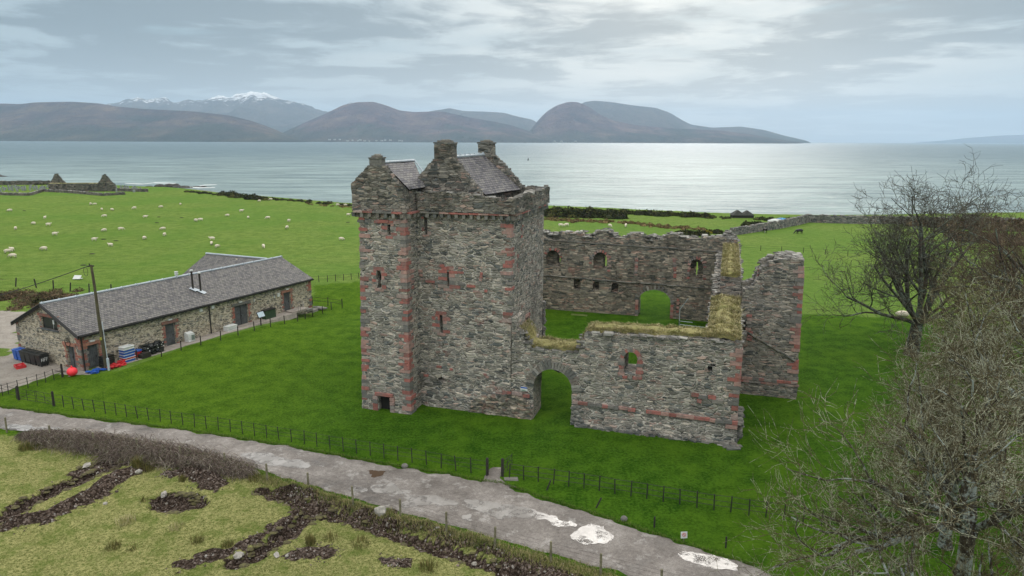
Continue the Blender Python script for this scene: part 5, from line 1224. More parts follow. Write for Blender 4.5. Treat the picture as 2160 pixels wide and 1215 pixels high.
mb = MB(); mb.ball((0,0,.42),.42,16,10,(1,1,.92)); mb.tube((0,0,.75),(0,0,.95),.08,.05,8); x, y, _ = (*G(155, 801), 0); tag(mb.build('buoy', M['pink'], smooth=True, loc=(x, y, 0)), 'bright red round mooring buoy beside the iron fence', 'buoy')
mb = MB()
for k in range(26): mb.box((rc2.uniform(-.9,.9), rc2.uniform(-.3,.3), rc2.uniform(.02,.22)), (.35,.25,.08), rc2.uniform(-1.5,1.5), .05, 0, rc2)
tag(mb.build('rope_pile', M['blue'], loc=at_barn(0.6,-1.2,0)), 'pile of blue rope and bags at the barn corner', 'rope').rotation_euler.z = BA
mb = MB()
for k in range(16): mb.ball((rc2.uniform(-.7,.7), rc2.uniform(-.25,.25), .1), .16, 7, 5, (1,1,.6))
tag(mb.build('sack_pile', M['concrete'], loc=(*G(137,790),0)), 'pale tangle of rope and sacks by the fence end post', 'sacks')
# white tub, polystyrene crates, boards
def cabinet():
    t = thing('storage_cabinet', 'white rounded plastic cabinet with a grey front beside the narrow barn door', 'cabinet', at_barn(10.4, -0.55, 0.06), BA)
    mb = MB(); mb.box((0,0,.38),(.75,.6,.72),0,0); mb.box((0,.05,.82),(.7,.5,.2),0,.02,.25); mb.build('body', M['white'], t); mb = MB(); mb.box((.16,-.32,.42),(.34,.03,.5)); mb.build('door', M['steel'], t)
cabinet()
for k in range(2):
    t = thing('polystyrene_crate', ['lower white polystyrene crate left of the double door', 'upper white polystyrene crate left of the double door'][k], 'crate', at_barn(15.3, -.7, .05+.26*k), BA+.06*k, 'polystyrene crates by the double door')
    mb = MB(); mb.box((0,0,.11),(1.25,.7,.22)); mb.build('tray', M['white'], t); mb = MB(); mb.box((0,0,.235),(1.3,.74,.03)); mb.build('lid', M['white'], t)
t = thing('information_board', 'pale information board on a dark post by the barn path', 'board', at_barn(18.5, -1.75, -.15), BA)
mb = MB(); mb.box((0,0,.6),(.09,.09,1.2)); mb.build('post', M['darkpost'], t); mb = MB(); mb.box((0,-.08,1.3),(.95,.05,.7),0,0,-.5); mb.build('panel', M['black'], t); mb = MB(); mb.box((0,-.12,1.32),(.85,.03,.58),0,0,-.5); mb.build('sheet', plain('pale printed sheet', (.50,.60,.68), .4, .1), t)
t = thing('utility_cabinet', 'dark green utility cabinet behind the information board', 'cabinet', at_barn(20.9, -.5, .03), BA)
mb = MB(); mb.box((0,0,.5),(1.5,.6,1.0)); mb.build('body', plain('dark green cabinet', (.03,.06,.03), .6), t); mb = MB(); mb.box((0,0,1.03),(1.6,.7,.07)); mb.build('lid', M['black'], t)
t = thing('doorstep', 'stone landing with steps at the far barn door', 'steps', at_barn(24.9, -.75, .04), BA)
mb = MB(); mb.box((0,0,.0),(2.4,1.2,.3),0,.03); mb.build('landing', M['concrete'], t); mb = MB(); mb.box((1.4,-.3,-.15),(.9,1.1,.25),0,.03); mb.box((2.1,-.4,-.35),(1.0,1.2,.25),0.1,.04); mb.build('step', M['cap'], t)
mb = MB()
for dx in (-.3, 0, .5): mb.tube((dx,-.7,.12),(dx+.9,.2,1.1-.3*abs(dx)),.03,n=5)
tag(mb.build('plank_stack', M['cap'], loc=at_barn(24.6,-1.0,.1)), 'pale planks leaning beside the far barn door', 'planks').rotation_euler.z = BA
mb = MB()
for k in range(10): mb.box((rb.uniform(-1.4,1.2), rb.uniform(-1,1), rb.uniform(0,.15)), (.8,.4,.14), rb.uniform(-.6,.6), .06, 0, rb)
px_ = GP(672, 655); tag(mb.build('slab_heap', M['cap'], loc=px_), 'loose pale slabs at the far corner of the barn', 'slabs')

# ------------------------------------------------------------ telegraph pole and cable
PB = G(226, 787); PT = (PB[0]-1.05, PB[1]+0.3, 7.35)
def pz(px, py, Y): r = ray(px, py); t = Y/r[1]; return (r[0]*t, Y, HC+r[2]*t)
PT = pz(192, 566, PB[1]+0.2)
t = thing('telegraph_pole', 'leaning mossy timber telegraph pole at the barn corner', 'pole', (PB[0], PB[1], 0))
mb = MB(); rel = (PT[0]-PB[0], PT[1]-PB[1], PT[2]); n = 10
mb.path([(rel[0]*k/n+0.02*math.sin(k), rel[1]*k/n, -0.4*(k == 0)+rel[2]*k/n) for k in range(n+1)], [0.16-0.006*k for k in range(n+1)], 12); mb.build('shaft', M['pole'], t, smooth=False)
mb = MB(); mb.box((rel[0]-.05, rel[1], rel[2]-.1), (.5,.12,.1), .4); mb.tube((rel[0]-.15, rel[1], rel[2]-.15), (rel[0]-.15, rel[1], rel[2]+.12), .05); 
for k in range(12): 
    a0, a1 = 2*math.pi*k/12, 2*math.pi*(k+1)/12; c = (rel[0]-.45, rel[1]-.15, rel[2]-.55); mb.tube((c[0]+.18*math.cos(a0), c[1], c[2]+.4*math.sin(a0)), (c[0]+.18*math.cos(a1), c[1], c[2]+.4*math.sin(a1)), .018, n=4)
mb.build('fitting', M['black'], t)
mb = MB(); mb.tube((.28, -.1, .6), (.28+rel[0]*.45, .0, 4.4), .035, n=6); mb.tube((.28,-.1,0),(.28,-.1,1.1),.11,n=8); mb.build('cable_guard', M['lead'], t)
mb = MB(); mb.box((.06+rel[0]*.4, -.16, 2.9), (.14,.12,.22)); mb.build('junction_box', plain('yellow lichened box', (.35,.33,.05), .7), t)
far = pz(-160, 672, PB[1]+22); mb = MB(); P = []
for k in range(17):
    s_ = k/16; P.append(tuple(Vector(PT).lerp(Vector(far), s_) + Vector((0, 0, -1.1*4*s_*(1-s_)*0.35))))
mb.path(P, 0.035, 5); tag(mb.build('overhead_cable', M['black']), 'black overhead cable running left from the telegraph pole', 'cable')

# ============================================================ FENCES
def fence(name, label, cat, pts, n, h, pm, rails, rad, wm, grp=None, post='post', sq=False, lean=0.03, seed=0, loc0=True, skip=()):
    P = resample([Vector(p[:2]) for p in pts], n); r2 = random.Random(seed); o0 = P[0]
    t = thing(name, label, cat, (o0.x, o0.y, gh(o0.x, o0.y)), 0, grp); z0 = t.location.z; tops = []
    for k, q in enumerate(P):
        z = gh(q.x, q.y)-z0; x, y = q.x-o0.x, q.y-o0.y; lx, ly = r2.gauss(0, lean), r2.gauss(0, lean); tops.append((x, y, z, lx, ly))
        if k in skip: continue
        mb = MB(); hh = h*r2.uniform(.96, 1.04)
        if sq: mb.tube((x, y, z-.2), (x+lx*hh, y+ly*hh, z+hh), rad[0], rad[0]*.95, 8)
        else: mb.box((x+lx*hh/2, y+ly*hh/2, z+hh/2-.1), (rad[0]*2, rad[0]*2, hh+.2), 0.4, 0, ly, r2, lx)
        mb.build(post, pm, t)
    for rz_ in rails:
        mb = MB(); mb.path([(x+lx*rz_, y+ly*rz_, z+rz_) for x, y, z, lx, ly in tops], rad[1], 4); mb.build('rail' if rad[1] > .012 else 'wire', wm, t)
    return t
gp = [GP(115, 864), GP(300, 890), GP(522, 921), GP(750, 958), GP(1029, 1003)]
fence('estate_fence', 'black iron estate fence along the road left of the castle gate', 'fence', gp, 36, .98, M['iron'], (.35, .62, .92), (.026, .011), M['iron'], 'iron fences round the castle lawn', seed=1)
gp2 = [GP(1077, 1008), GP(1240, 1030), GP(1500, 1071), GP(1620, 1088), GP(1900, 1130)]
fence('estate_fence', 'black iron rail fence right of the castle gate', 'fence', gp2, 24, .98, M['iron'], (.3, .6, .92), (.024, .016), M['iron'], 'iron fences round the castle lawn', seed=2)
gp3 = [GP(133, 803), GP(85, 820), GP(20, 840), GP(-150, 885)]
fence('estate_fence', 'black iron fence between the yard and the lawn', 'fence', gp3, 14, .95, M['iron'], (.3, .6, .88), (.022, .012), M['iron'], 'iron fences round the castle lawn', seed=3)
gp4 = [GP(38, 850), GP(20, 846), GP(-80, 826)]
fence('estate_fence', 'short iron fence left of the field gate', 'fence', gp4, 5, .98, M['iron'], (.3, .6, .88), (.022, .012), M['iron'], 'iron fences round the castle lawn', seed=6)
gp5 = [GP(*p) for p in ((235,772),(330,762),(374,748),(411,736),(447,729),(482,718),(514,709),(545,700),(575,693),(605,686),(632,681),(655,672),(680,665),(703,655),(722,648))]
fence('paddock_fence', 'row of dark timber posts between barn path and lawn', 'fence', gp5, 16, 1.0, M['darkpost'], (.85,), (.05, .006), M['iron'], None, sq=True, seed=4)
gp6 = [GP(660, 645), GP(692, 648), GP(722, 652)]
fence('paddock_fence', 'short run of dark posts past the far barn corner', 'fence', gp6, 3, 1.1, M['darkpost'], (.5, .95), (.05, .02), M['darkpost'], None, sq=True, seed=5)
WP = [(-60,918),(17,921),(110,938),(202,953),(295,966),(386,982),(478,996),(567,1019),(654,1038),(749,1068),(849,1096),(946,1124),(1048,1155),(1167,1186),(1272,1212),(1400,1245),(1560,1290)]
wpos = [GP(*p) for p in WP]
t = thing('roadside_fence', 'round timber post and wire fence along the near road verge', 'fence', wpos[0])
r2 = random.Random(8); tp = []
for p in wpos:
    x, y, z = p[0]-wpos[0][0], p[1]-wpos[0][1], p[2]-wpos[0][2]; mb = MB(); a, b = r2.gauss(0,.02), r2.gauss(0,.02); mb.tube((x, y, z-.3), (x+a, y+b, z+1.12), .062, .058, 10); mb.build('post', M['post'], t); tp.append((x, y, z))
for hh in (.3, .6, .85, 1.05): mb = MB(); mb.path([(x, y, z+hh) for x, y, z in tp], .004, 3); mb.build('wire', M['iron'], t)
# gates
def gatepost(px, py, label, h=1.15):
    p = GP(px, py); mb = MB(); mb.tube((0,0,-.3),(0,0,h),.09,.085,10); mb.ball((0,0,h),.085,8,5,(1,1,.5)); tag(mb.build('gatepost', M['darkpost'], loc=p), label, 'gatepost', 'gateposts of the lawn')
gatepost(1031, 1004, 'dark post left of the open castle gate'); gatepost(1063, 1005, 'dark post carrying the open castle gate')
gatepost(42, 852, 'dark post left of the double field gate'); gatepost(116, 864, 'dark post right of the double field gate'); gatepost(134, 803, 'dark end post of the yard fence by the red buoy')
def gate(p0, p1, label, h=.95):
    t = thing('iron_gate', label, 'gate', p0); d = Vector(p1)-Vector(p0); d.z = 0
    mb = MB()
    for hh in (.12, .35, .6, h): mb.tube((0,0,hh), (d.x, d.y, hh), .014, n=5)
    mb.build('rail', M['iron'], t); mb = MB()
    for s_ in (0, .5, 1): mb.tube((d.x*s_, d.y*s_, .08), (d.x*s_, d.y*s_, h+.05*(s_ == 1)), .02, n=5)
    mb.build('stile', M['iron'], t); mb = MB(); mb.tube((0,0,.12), (d.x,d.y,h), .014, n=5); mb.build('brace', M['iron'], t)
gate(GP(1063, 1004), GP(1083, 988), 'small iron gate standing open onto the lawn')
gate(GP(43, 852), GP(78, 858), 'left leaf of the double iron field gate'); gate(GP(115, 864), GP(81, 858), 'right leaf of the double iron field gate')
fp = [GP(1560, 523, ), GP(1640, 526), GP(1740, 532), GP(1900, 540), GP(2200, 552)]
fence('field_fence', 'faint wire fence across the pasture right of the castle', 'fence', fp, 14, 1.0, M['darkpost'], (.5, .9), (.035, .008), M['iron'], 'distant field fences', seed=9)
fp = [GP(-300, 602), GP(20, 612), GP(90, 616), GP(160, 624), GP(330, 630)]
fence('field_fence', 'old leaning fence posts in the brown bank behind the barn', 'fence', fp, 16, 1.3, M['darkpost'], (.9,), (.07, .008), M['iron'], 'distant field fences', lean=.08, seed=10)
fp = [GP(655, 600), GP(700, 597), GP(757, 591)]
fence('field_fence', 'thin fence line running behind the tower from the barn', 'fence', fp, 7, 1.0, M['darkpost'], (.5, .9), (.04, .012), M['iron'], 'distant field fences', seed=11)
# small verge things
def small(px, py, lab, cat, name, fn, m):
    mb = MB(); fn(mb); return tag(mb.build(name, m, loc=GP(px, py)), lab, cat)
t = thing('warning_sign', 'small white and red notice on the verge near the right puddle', 'sign', GP(1446, 1139)); mb = MB(); mb.box((0,0,.2),(.05,.05,.4)); mb.build('stake', M['post'], t)
mb = MB(); mb.box((0,-.03,.38),(.34,.02,.34),.1,0,-.15); pn = mb.build('panel', M['white'], t)
mb = MB()
for k in range(14): a0, a1 = 2*math.pi*k/14, 2*math.pi*(k+1)/14; mb.tube((.09*math.cos(a0), -.06, .4+.09*math.sin(a0)), (.09*math.cos(a1), -.06, .4+.09*math.sin(a1)), .012, n=4)
mb.tube((-.06,-.06,.46),(.06,-.06,.34),.012,n=4); mb.build('prohibition_mark', M['redplastic'], pn)
for k, (px, py, l) in enumerate(((1154,1033,.3),(1258,1070,.35),(1384,1110,0),(1535,1152,0))):
    small(px, py, ['leaning dark stake on the verge just right of the gate', 'leaning dark stake between the gate and the notice', 'upright black marker stake left of the notice', 'upright black marker stake right of the notice'][k], 'stake', 'marker_stake', lambda mb, l=l: mb.tube((0,0,-.2),(l,0,.62),.045,.045,7), M['darkpost'])
small(857, 988, 'pale boulder lying on the upper verge of the road', 'boulder', 'boulder', lambda mb: mb.ball((0,0,.1),.22,9,6,(1,.8,.8)), M['cap'])
small(1081, 1011, 'flat pale stone in the grass by the open gate', 'stone', 'stone', lambda mb: mb.box((0,0,.04),(.8,.4,.08),.1,.04), M['cap'])
small(1320, 1096, 'small pale stone at the grass edge below the gate', 'stone', 'stone', lambda mb: mb.ball((0,0,.1),.2,8,6,(1,.8,.9)), M['cap'])
small(163, 597, 'white sheet of plastic lying in the pasture behind the pole', 'sheet', 'plastic_sheet', lambda mb: (mb.box((0,0,.35),(1.1,.08,.7),0,.03,-.9), mb.box((0,.3,.1),(1.0,.5,.05),.1,.03)), M['white'])
small(1222, 664, 'low mossy slab lying in the courtyard grass', 'slab', 'stone_slab', lambda mb: mb.box((0,0,.06),(1.9,.35,.12),-.3,.04), plain('mossy slab', (.16,.2,.06), .9))
# steel handrail steps in the courtyard
hx, hy = c2w(17.4, 30.5); t = thing('steel_handrail', 'grey steel handrail and viewing step in the courtyard', 'handrail', (hx, hy, 0), CA)
mb = MB(); mb.tube((0,0,-1),(0,0,2.2),.05,n=6); mb.tube((0.15,-2.5,-.2),(0.15,-2.5,1.6),.05,n=6); mb.build('upright', M['steel'], t)
mb = MB(); mb.tube((0,0,2.2),(.8,.4,3.4),.04,n=6); mb.tube((0,0,.5),(5.5,0,.3),.05,n=6); mb.tube((0,0,2.15),(.15,-2.5,1.55),.04,n=6); mb.tube((0,0,.9),(1.4,0,.85),.04,n=6); mb.build('rail', M['steel'], t)
mb = MB(); mb.box((1.0,-.8,.3),(1.6,1.2,.08)); mb.build('platform', M['steel'], t)
# stones tipped out beside the trenches
M['palestone'] = plain('pale dug up stone', (.36, .335, .30), .9, .35, 3, bmp=.4)
def rock_mesh(seed, s_):
    bm = bmesh.new(); bmesh.ops.create_icosphere(bm, subdivisions=2, radius=1); r3 = random.Random(seed)
    for v in bm.verts: v.co = Vector((v.co.x*s_[0], v.co.y*s_[1], v.co.z*s_[2]))*0.68*(1+.45*noise.noise(v.co*1.6+Vector((seed,0,0))))
    me = bpy.data.meshes.new('stone'); bm.to_mesh(me); bm.free(); me.materials.append(M['palestone']); return me
for k, (px, py, s_, lab) in enumerate(((808,1088,(.55,.3,.45),'upright pale slab beside the long trench'), (508,1180,(.38,.3,.2),'large pale flat stone at the end of the short trench'), (588,1176,(.35,.2,.1),'flat white stone right of the short trench'), (610,1178,(.15,.14,.1),'small round pale stone right of the flat one'), (296,1004,(.28,.22,.2),'white boulder at the head of the spoil heap'), (350,1052,(.35,.25,.28),'pale stone on the rim of the round pit'), (226,1070,(.2,.16,.1),'small white stone beside the spoil heap'), (248,962,(.45,.25,.2),'grey slab under the bramble hedge'), (186,990,(.5,.3,.12),'flat stone at the turf heap'), (1005,1193,(.2,.18,.16),'pale stone in the lower trench'))):
    o = bpy.data.objects.new('stone', rock_mesh(k, s_)); x, y, z = GP(px, py); o.location = (x, y, z+s_[2]*.5); o.rotation_euler.z = k; COL.objects.link(o); tag(o, lab, 'stone', 'stones thrown up by the digging')
rs = random.Random(77); mb = MB()
for P, w, dp in SPOIL + TRENCH:
    Q = resample([Vector(p) for p in P], 40)
    for q in Q:
        for _ in range(4):
            x, y = q.x+rs.gauss(0, w*.6), q.y+rs.gauss(0, w*.6); s_ = rs.uniform(.02,.055)*(2.2 if rs.random() < .04 else 1); mb.box((x, y, gh(x, y)+s_*.25), (s_*1.6, s_, s_*.9), rs.uniform(0,3), s_*.25, rs.uniform(-.5,.5), rs)
def rubblefn(g, p):
    r1 = g.new('ShaderNodeNewGeometry').outputs['Random Per Island']
    g.put(p.inputs['Base Color'], g.ramp(r1, [(0, (.06,.043,.034)), (.45, (.12,.088,.072)), (.8, (.19,.145,.125)), (.96, (.32,.29,.27))], 'CONSTANT'))
tag(mb.build('rubble', mat('trench rubble', rubblefn, rough=.95)), 'loose stony rubble strewn over the trenches and spoil heaps', 'rubble', kind='stuff')
# turf clods along the trench lips
mb = MB()
for P, w, dp in TRENCH:
    Q = resample([Vector(p) for p in P], 46)
    for i, q in enumerate(Q[:-1]):
        d = (Q[i+1]-q).normalized(); nrm = Vector((-d.y, d.x))
        for s_ in (-1, 1):
            if rs.random() < .38: x, y = q.x+nrm.x*s_*(w*.95+rs.uniform(-.1,.15)), q.y+nrm.y*s_*(w*.95+rs.uniform(-.1,.15)); mb.ball((x, y, gh(x,y)+.0), rs.uniform(.08,.20), 7, 4, (rs.uniform(1.0,2.0),rs.uniform(.7,1.3),.42))
tag(mb.build('turf_clods', plain('upturned dark turf', (.14,.13,.05), .95, .4, 5, col2=(.04,.028,.02), bmp=.6)), 'upturned turf clods along the trench edges', 'turf', kind='stuff')

# ============================================================ CHAPEL RUIN, GRAVEYARD
ch = GP(170, 411)
def chp(px, py, Y): return pz(px, py, Y)
Yc = ch[1]; D_ = Yc
mpp = Yc*1.03/FPX      # metres per photo pixel out there
M['chapel'] = masonry('weathered chapel stone', [(a, (c[0]*.5, c[1]*.5, c[2]*.48)) for a, c in GREYS], (0.13, 0.125, 0.11), 1.4, 4.0, weather=0.6, palef=0.15)
t = thing('ruined_chapel', 'roofless stone chapel with two pointed gables beyond the sheep field', 'chapel', (ch[0], Yc, ch[2]), R(8))
def cx_(px): return (px-170)*mpp
def cz_(py): return (412-py)*mpp
W_ = prism([(cx_(109), -1), (cx_(206), -1), (cx_(206), cz_(396)), (cx_(109), cz_(396))], [slit(cx_(124), cx_(126), cz_(406), cz_(401)), slit(cx_(157), cx_(160), cz_(405), cz_(401)), slit(cx_(184), cx_(187), cz_(414)+.2, cz_(406))], 0, 1.0, 'u', 1.0, .06); bmobj(W_, 'wall', M['chapel'], t)
W_ = prism([(cx_(109), -1), (cx_(206), -1), (cx_(206), cz_(397)), (cx_(109), cz_(397))], [], 7.5, 8.4, 'u', 1.5, .06); bmobj(W_, 'wall', M['chapel'], t)
# gables, one at each end, turned so that their triangles show
rg = random.Random(2)
for c, hw, pk_, z1, nm in ((124.5, 15, 375, 396, 0), (218, 17, 377, 399, 1)):
    L_ = [(cx_(c-hw), cz_(z1)), (cx_(c-hw*.55), cz_(z1-9)), (cx_(c-hw*.15), cz_(pk_+1))]; R_ = [(cx_(c+hw*.05 if nm == 0 else c), cz_(pk_)), (cx_(c+hw*.55), cz_(z1-8)), (cx_(c+hw), cz_(z1))]
    bm = prism([(cx_(c-hw), -1), (cx_(c+hw), -1)] + (rag(L_, rg, .25, .12*(1+nm))+rag(R_, rg, .25, .12*(1+nm)))[::-1], [slit(cx_(c)-.2, cx_(c)+.25, 2.0, 3.4)] if nm else [], 1.05 if nm == 0 else -.3, 2.0 if nm == 0 else .9, 'u', .8, .09); bmobj(bm, 'gable', M['chapel'], t)
mb = MB()
for k in range(120): mb.box((rg.uniform(cx_(109), cx_(206)), .5, cz_(396)+.05), (rg.uniform(.4,1), .9, .25), rg.uniform(-.2,.2), .08, 0, rg)
mb.build('coping', M['straw'], t)
def dyke(pts, h, th, m, label, name='stone_wall', cat='wall', dens=1.2, grp=None):
    P = resample([Vector(p[:2]) for p in pts], max(8, int(sum((Vector(b[:2])-Vector(a[:2])).length for a, b in zip(pts[:-1], pts[1:]))/2.0))); mb = MB(); o0 = P[0]; z0 = gh(o0.x, o0.y)
    rr2 = random.Random(len(P)); prev = None
    for i, q in enumerate(P):
        d = (P[min(i+1, len(P)-1)] - P[max(i-1, 0)]).normalized(); n_ = Vector((-d.y, d.x)); z = gh(q.x, q.y)-z0; hh = h(i/(len(P)-1)) if callable(h) else h; hh += rr2.uniform(-.05,.05)
        for s_, zz, k in ((-1, z-.5, 1), (-1, z+hh, .7), (1, z+hh, .7), (1, z-.5, 1)): mb.v.append((q.x-o0.x+n_.x*s_*th/2*k, q.y-o0.y+n_.y*s_*th/2*k, zz))
    for i in range(len(P)-1):
        for k in range(3): a = i*4+k; mb.f.append((a, a+4, a+5, a+1))
    mb.f.append((0, 1, 2, 3)); L_ = (len(P)-1)*4; mb.f.append((L_+3, L_+2, L_+1, L_))
    o = mb.build(name, m, loc=(o0.x, o0.y, z0)); tag(o, label, cat, grp); c = MB()
    for i in range(len(P)-1):
        for _ in range(int(3*dens)):
            q = P[i].lerp(P[i+1], rr2.random()); hh = h(i/(len(P)-1)) if callable(h) else h; c.box((q.x-o0.x, q.y-o0.y, gh(q.x, q.y)-z0+hh+.06), (.55, .4, .2), rr2.uniform(-.6,.6), .07, .2, rr2)
    c.build('coping', M['cap'] if cat == 'wall' else M['straw'], o); return o
dyke([GP(-160,416), GP(60,421), GP(88,412), GP(140,414), GP(217,420), GP(262,417)], .85, .9, M['chapel'], 'low dark graveyard wall in front of the ruined chapel')
dyke([GP(232,410), GP(310,411)], 1.1, .8, M['chapel'], 'low wall running right from the graveyard')
dyke([GP(-200,398), GP(0,399), GP(105,397)], 1.8, .9, M['chapel'], 'taller wall at the back of the graveyard')
rg = random.Random(12); M['grave'] = plain('lichened headstone', (.24,.26,.25), .9, .45, 1.0)
gm = []
for k in range(5):
    mb = MB(); w, h = rg.uniform(.6,1.0), rg.uniform(1.0,1.9); mb.add([(x, y, z) for y in (-.12,.12) for x, z in ((-w/2,-.3),(w/2,-.3),(w/2,h*.8),(w*.25,h),(-w*.25,h),(-w/2,h*.8))], [(0,1,2,3,4,5),(11,10,9,8,7,6)]+[(i,(i+1)%6+0,(i+1)%6+6,i+6) for i in range(6)])
    me = bpy.data.meshes.new('gravestone'); me.from_pydata(mb.v, [], mb.f); me.materials.append(M['grave']); gm.append(me)
def grave(px, py, lab):
    o = bpy.data.objects.new('gravestone', rg.choice(gm)); o.location = GP(px, py); o.rotation_euler = (rg.uniform(-.08,.08), rg.uniform(-.08,.08), rg.uniform(-.4,.4)); COL.objects.link(o); tag(o, lab, 'gravestone', 'headstones of the old graveyard')
for k in range(46): grave(rg.uniform(-30, 106), rg.uniform(404, 413.5), 'grey headstone in the graveyard left of the ruined chapel')
for k in range(16): grave(rg.uniform(240, 300), rg.uniform(405, 412), 'grey headstone right of the ruined chapel')
# dry stone dyke running to the shore on the right
dyke([GP(1540,493), GP(1600,484), GP(1640,478), GP(1680,470), GP(1702,464)], lambda s_: 1.5+.5*s_, .8, M['field_stone'], 'grey dry stone wall running from the castle towards the shore')
dyke([GP(1702,464), GP(1800,466), GP(1870,466), GP(2000,468), GP(2200,470), GP(2500,474)], 1.9, .8, M['field_stone'], 'long dry stone wall along the shore behind the big tree')
mb = MB(); mb.box((0,0,.5),(.8,.1,1.0)); mb.box((0,.1,.2),(.1,.1,.6)); tag(mb.build('notice_board', M['white'], loc=GP(1565,489)), 'small white notice leaning on the dry stone wall', 'notice')
# thatched huts at the shore, tents
def hut(px, py, w, lab):
    p = GP(px, py); t = thing('boat_shed', lab, 'shed', p, 0, 'dark sheds on the shore'); h = w*.42
    mb = MB(); mb.box((0,0,.3),(w*.85,w*.7,.9)); mb.build('wall', M['darkpost'], t)
    mb = MB(); mb.add([(-w/2,-w*.42,.7),(w/2,-w*.42,.7),(w/2,w*.42,.7),(-w/2,w*.42,.7),(0,-w*.12,h+.5),(0,w*.2,h+.5)], [(0,1,4),(1,2,5,4),(2,3,5),(3,0,4,5),(3,2,1,0)]); mb.build('roof', plain('dark turf roof', (.045,.047,.04), .95, .3, .8), t)
hut(1554, 455, 3.6, 'dark hut with a pointed roof on the shore, left one'); hut(1574, 455, 3.4, 'dark hut with a pointed roof on the shore, right one')
def upturned(px, py, m, lab):
    p = GP(px, py); t = thing('rowing_boat', lab, 'boat', p, .2); mb = MB()
    for i in range(9):
        s_ = i/8; w = 1.0*math.sin(math.pi*min(1, s_*1.0+.0))**.6*.75+.02
        for k in range(7): a = math.pi*k/6; mb.v.append((-2+4*s_, w*math.cos(a), .1+.65*math.sin(a)*(.5+.5*math.sin(math.pi*s_))))
    for i in range(8):
        for k in range(6): a = i*7+k; mb.f.append((a, a+7, a+8, a+1))
    mb.build('hull', m, t, smooth=True); mb = MB(); mb.tube((-1.9,0,.55),(1.9,0,.75),.06); mb.build('keel', M['darkpost'], t)
upturned(1633, 463, M['white'], 'white upturned boat by the end of the dry stone wall'); upturned(1646, 461, plain('bright blue hull', (.02,.25,.55), .4), 'blue upturned boat by the end of the dry stone wall')

# ============================================================ ANIMALS
def beast(name, segs, m, sub=2):
    """one continuous skinned body: segs = list of (x,y,z,r) nodes and edges"""
    V, Ed = segs; me = bpy.data.meshes.new(name); me.from_pydata([v[:3] for v in V], Ed, []); o = bpy.data.objects.new(name, me); COL.objects.link(o)
    md = o.modifiers.new('s', 'SKIN'); sv = me.skin_vertices[0].data
    for i, v in enumerate(V): r = v[3] if isinstance(v[3], tuple) else (v[3], v[3]); sv[i].radius = r
    sv[0].use_root = True
    sb = o.modifiers.new('d', 'SUBSURF'); sb.levels = sub; sb.render_levels = sub
    dg = bpy.context.evaluated_depsgraph_get(); ev = o.evaluated_get(dg); m2 = bpy.data.meshes.new_from_object(ev); m2.name = name; bpy.data.objects.remove(o); bpy.data.meshes.remove(me)
    m2.shade_smooth(); m2.materials.clear(); m2.materials.append(m); return m2
def quad_segs(L=.95, H=.62, body=.25, leg=.05, graze=True, nl=.35):
    b = H
    V = [(-L*.38,0,b,body*.92), (0,0,b+.02,body*1.05), (L*.36,0,b,body*.92), (L*.55,0,b+(.02 if not graze else -.02),body*.55),
         (L*.55+nl*.55,0,(b-nl*.55) if graze else b+nl*.6,body*.36), (L*.55+nl*.8,0,(b-nl*1.0) if graze else b+nl*.65,body*.26), (L*.55+nl*1.15,0,(b-nl*1.28) if graze else b+nl*.5,body*.18), (-L*.54,0,b-.02,body*.45), (-L*.6,0,b-.22*H,body*.14)]
    E_ = [(0,1),(1,2),(2,3),(3,4),(4,5),(5,6),(0,7),(7,8)]
    for x0, par, hk in ((-L*.36,0,-.04),(L*.34,2,.0)):
        for s_ in (-1,1):
            i = len(V); V += [(x0, s_*body*.5, b-body*.75, leg*1.9), (x0+hk*2, s_*body*.52, b*.42, leg*1.0), (x0+(-hk*.2), s_*body*.52, .03, leg*.9)]; E_ += [(par,i),(i,i+1),(i+1,i+2)]
    return V, E_
def woolfn(g, p):
    tc = g.new('ShaderNodeTexCoord').outputs['Object']; x, y, z = g.sep(tc)
    n = g.noise(tc, 14, 4, .7); c = g.ramp(n, [(.3, (.50,.42,.33)), (.7, (.80,.71,.60))])
    c = g.mix(g.smooth(z, .26, .16), c, (.10,.09,.075)); c = g.mix(g.smooth(x, .78, .86), c, (.05,.045,.04)); g.put(p.inputs['Base Color'], c); bump(g, p, n, .8, .03)
M['wool'] = mat('sheep fleece', woolfn, rough=.95)
def wool2(g, p):
    tc = g.new('ShaderNodeTexCoord').outputs['Object']; z = g.sep(tc)[2]; n = g.noise(tc, 14, 4, .7); c = g.ramp(n, [(.3, (.52,.44,.35)), (.7, (.82,.74,.62))])
    c = g.mix(g.smooth(z, .24, .14), c, (.3,.25,.2)); g.put(p.inputs['Base Color'], c)
M['wool2'] = mat('white faced fleece', wool2, rough=.95)
SG = [beast('sheep', quad_segs(1.0,.60,.27,.045,True), M['wool']), beast('sheep', quad_segs(1.05,.62,.28,.045,True), M['wool2']), beast('sheep', quad_segs(.98,.60,.27,.045,False,.3), M['wool2']), beast('sheep', quad_segs(1.0,.36,.28,.045,False,.3), M['wool2'])]
ZS = [(57,270),(267,313),(200,348),(288,355),(92,380),(328,412),(540,227),(566,227),(607,258),(668,260),(803,250),(963,241),(1078,223),(625,299),(868,303),(722,377),(624,386),(564,443),(663,476),(864,433),(976,374),(985,410),(1172,322),(1200,317),(1271,432),(1267,461),(1300,478),(1361,289),(1444,262),(1485,301),(1604,302),(1729,320),(1719,361),(1578,477),(2044,428),(2085,280),(1552,200),(2020,220),(2067,222),(1620,190),(264,502),(72,507),(45,520),(78,548)]
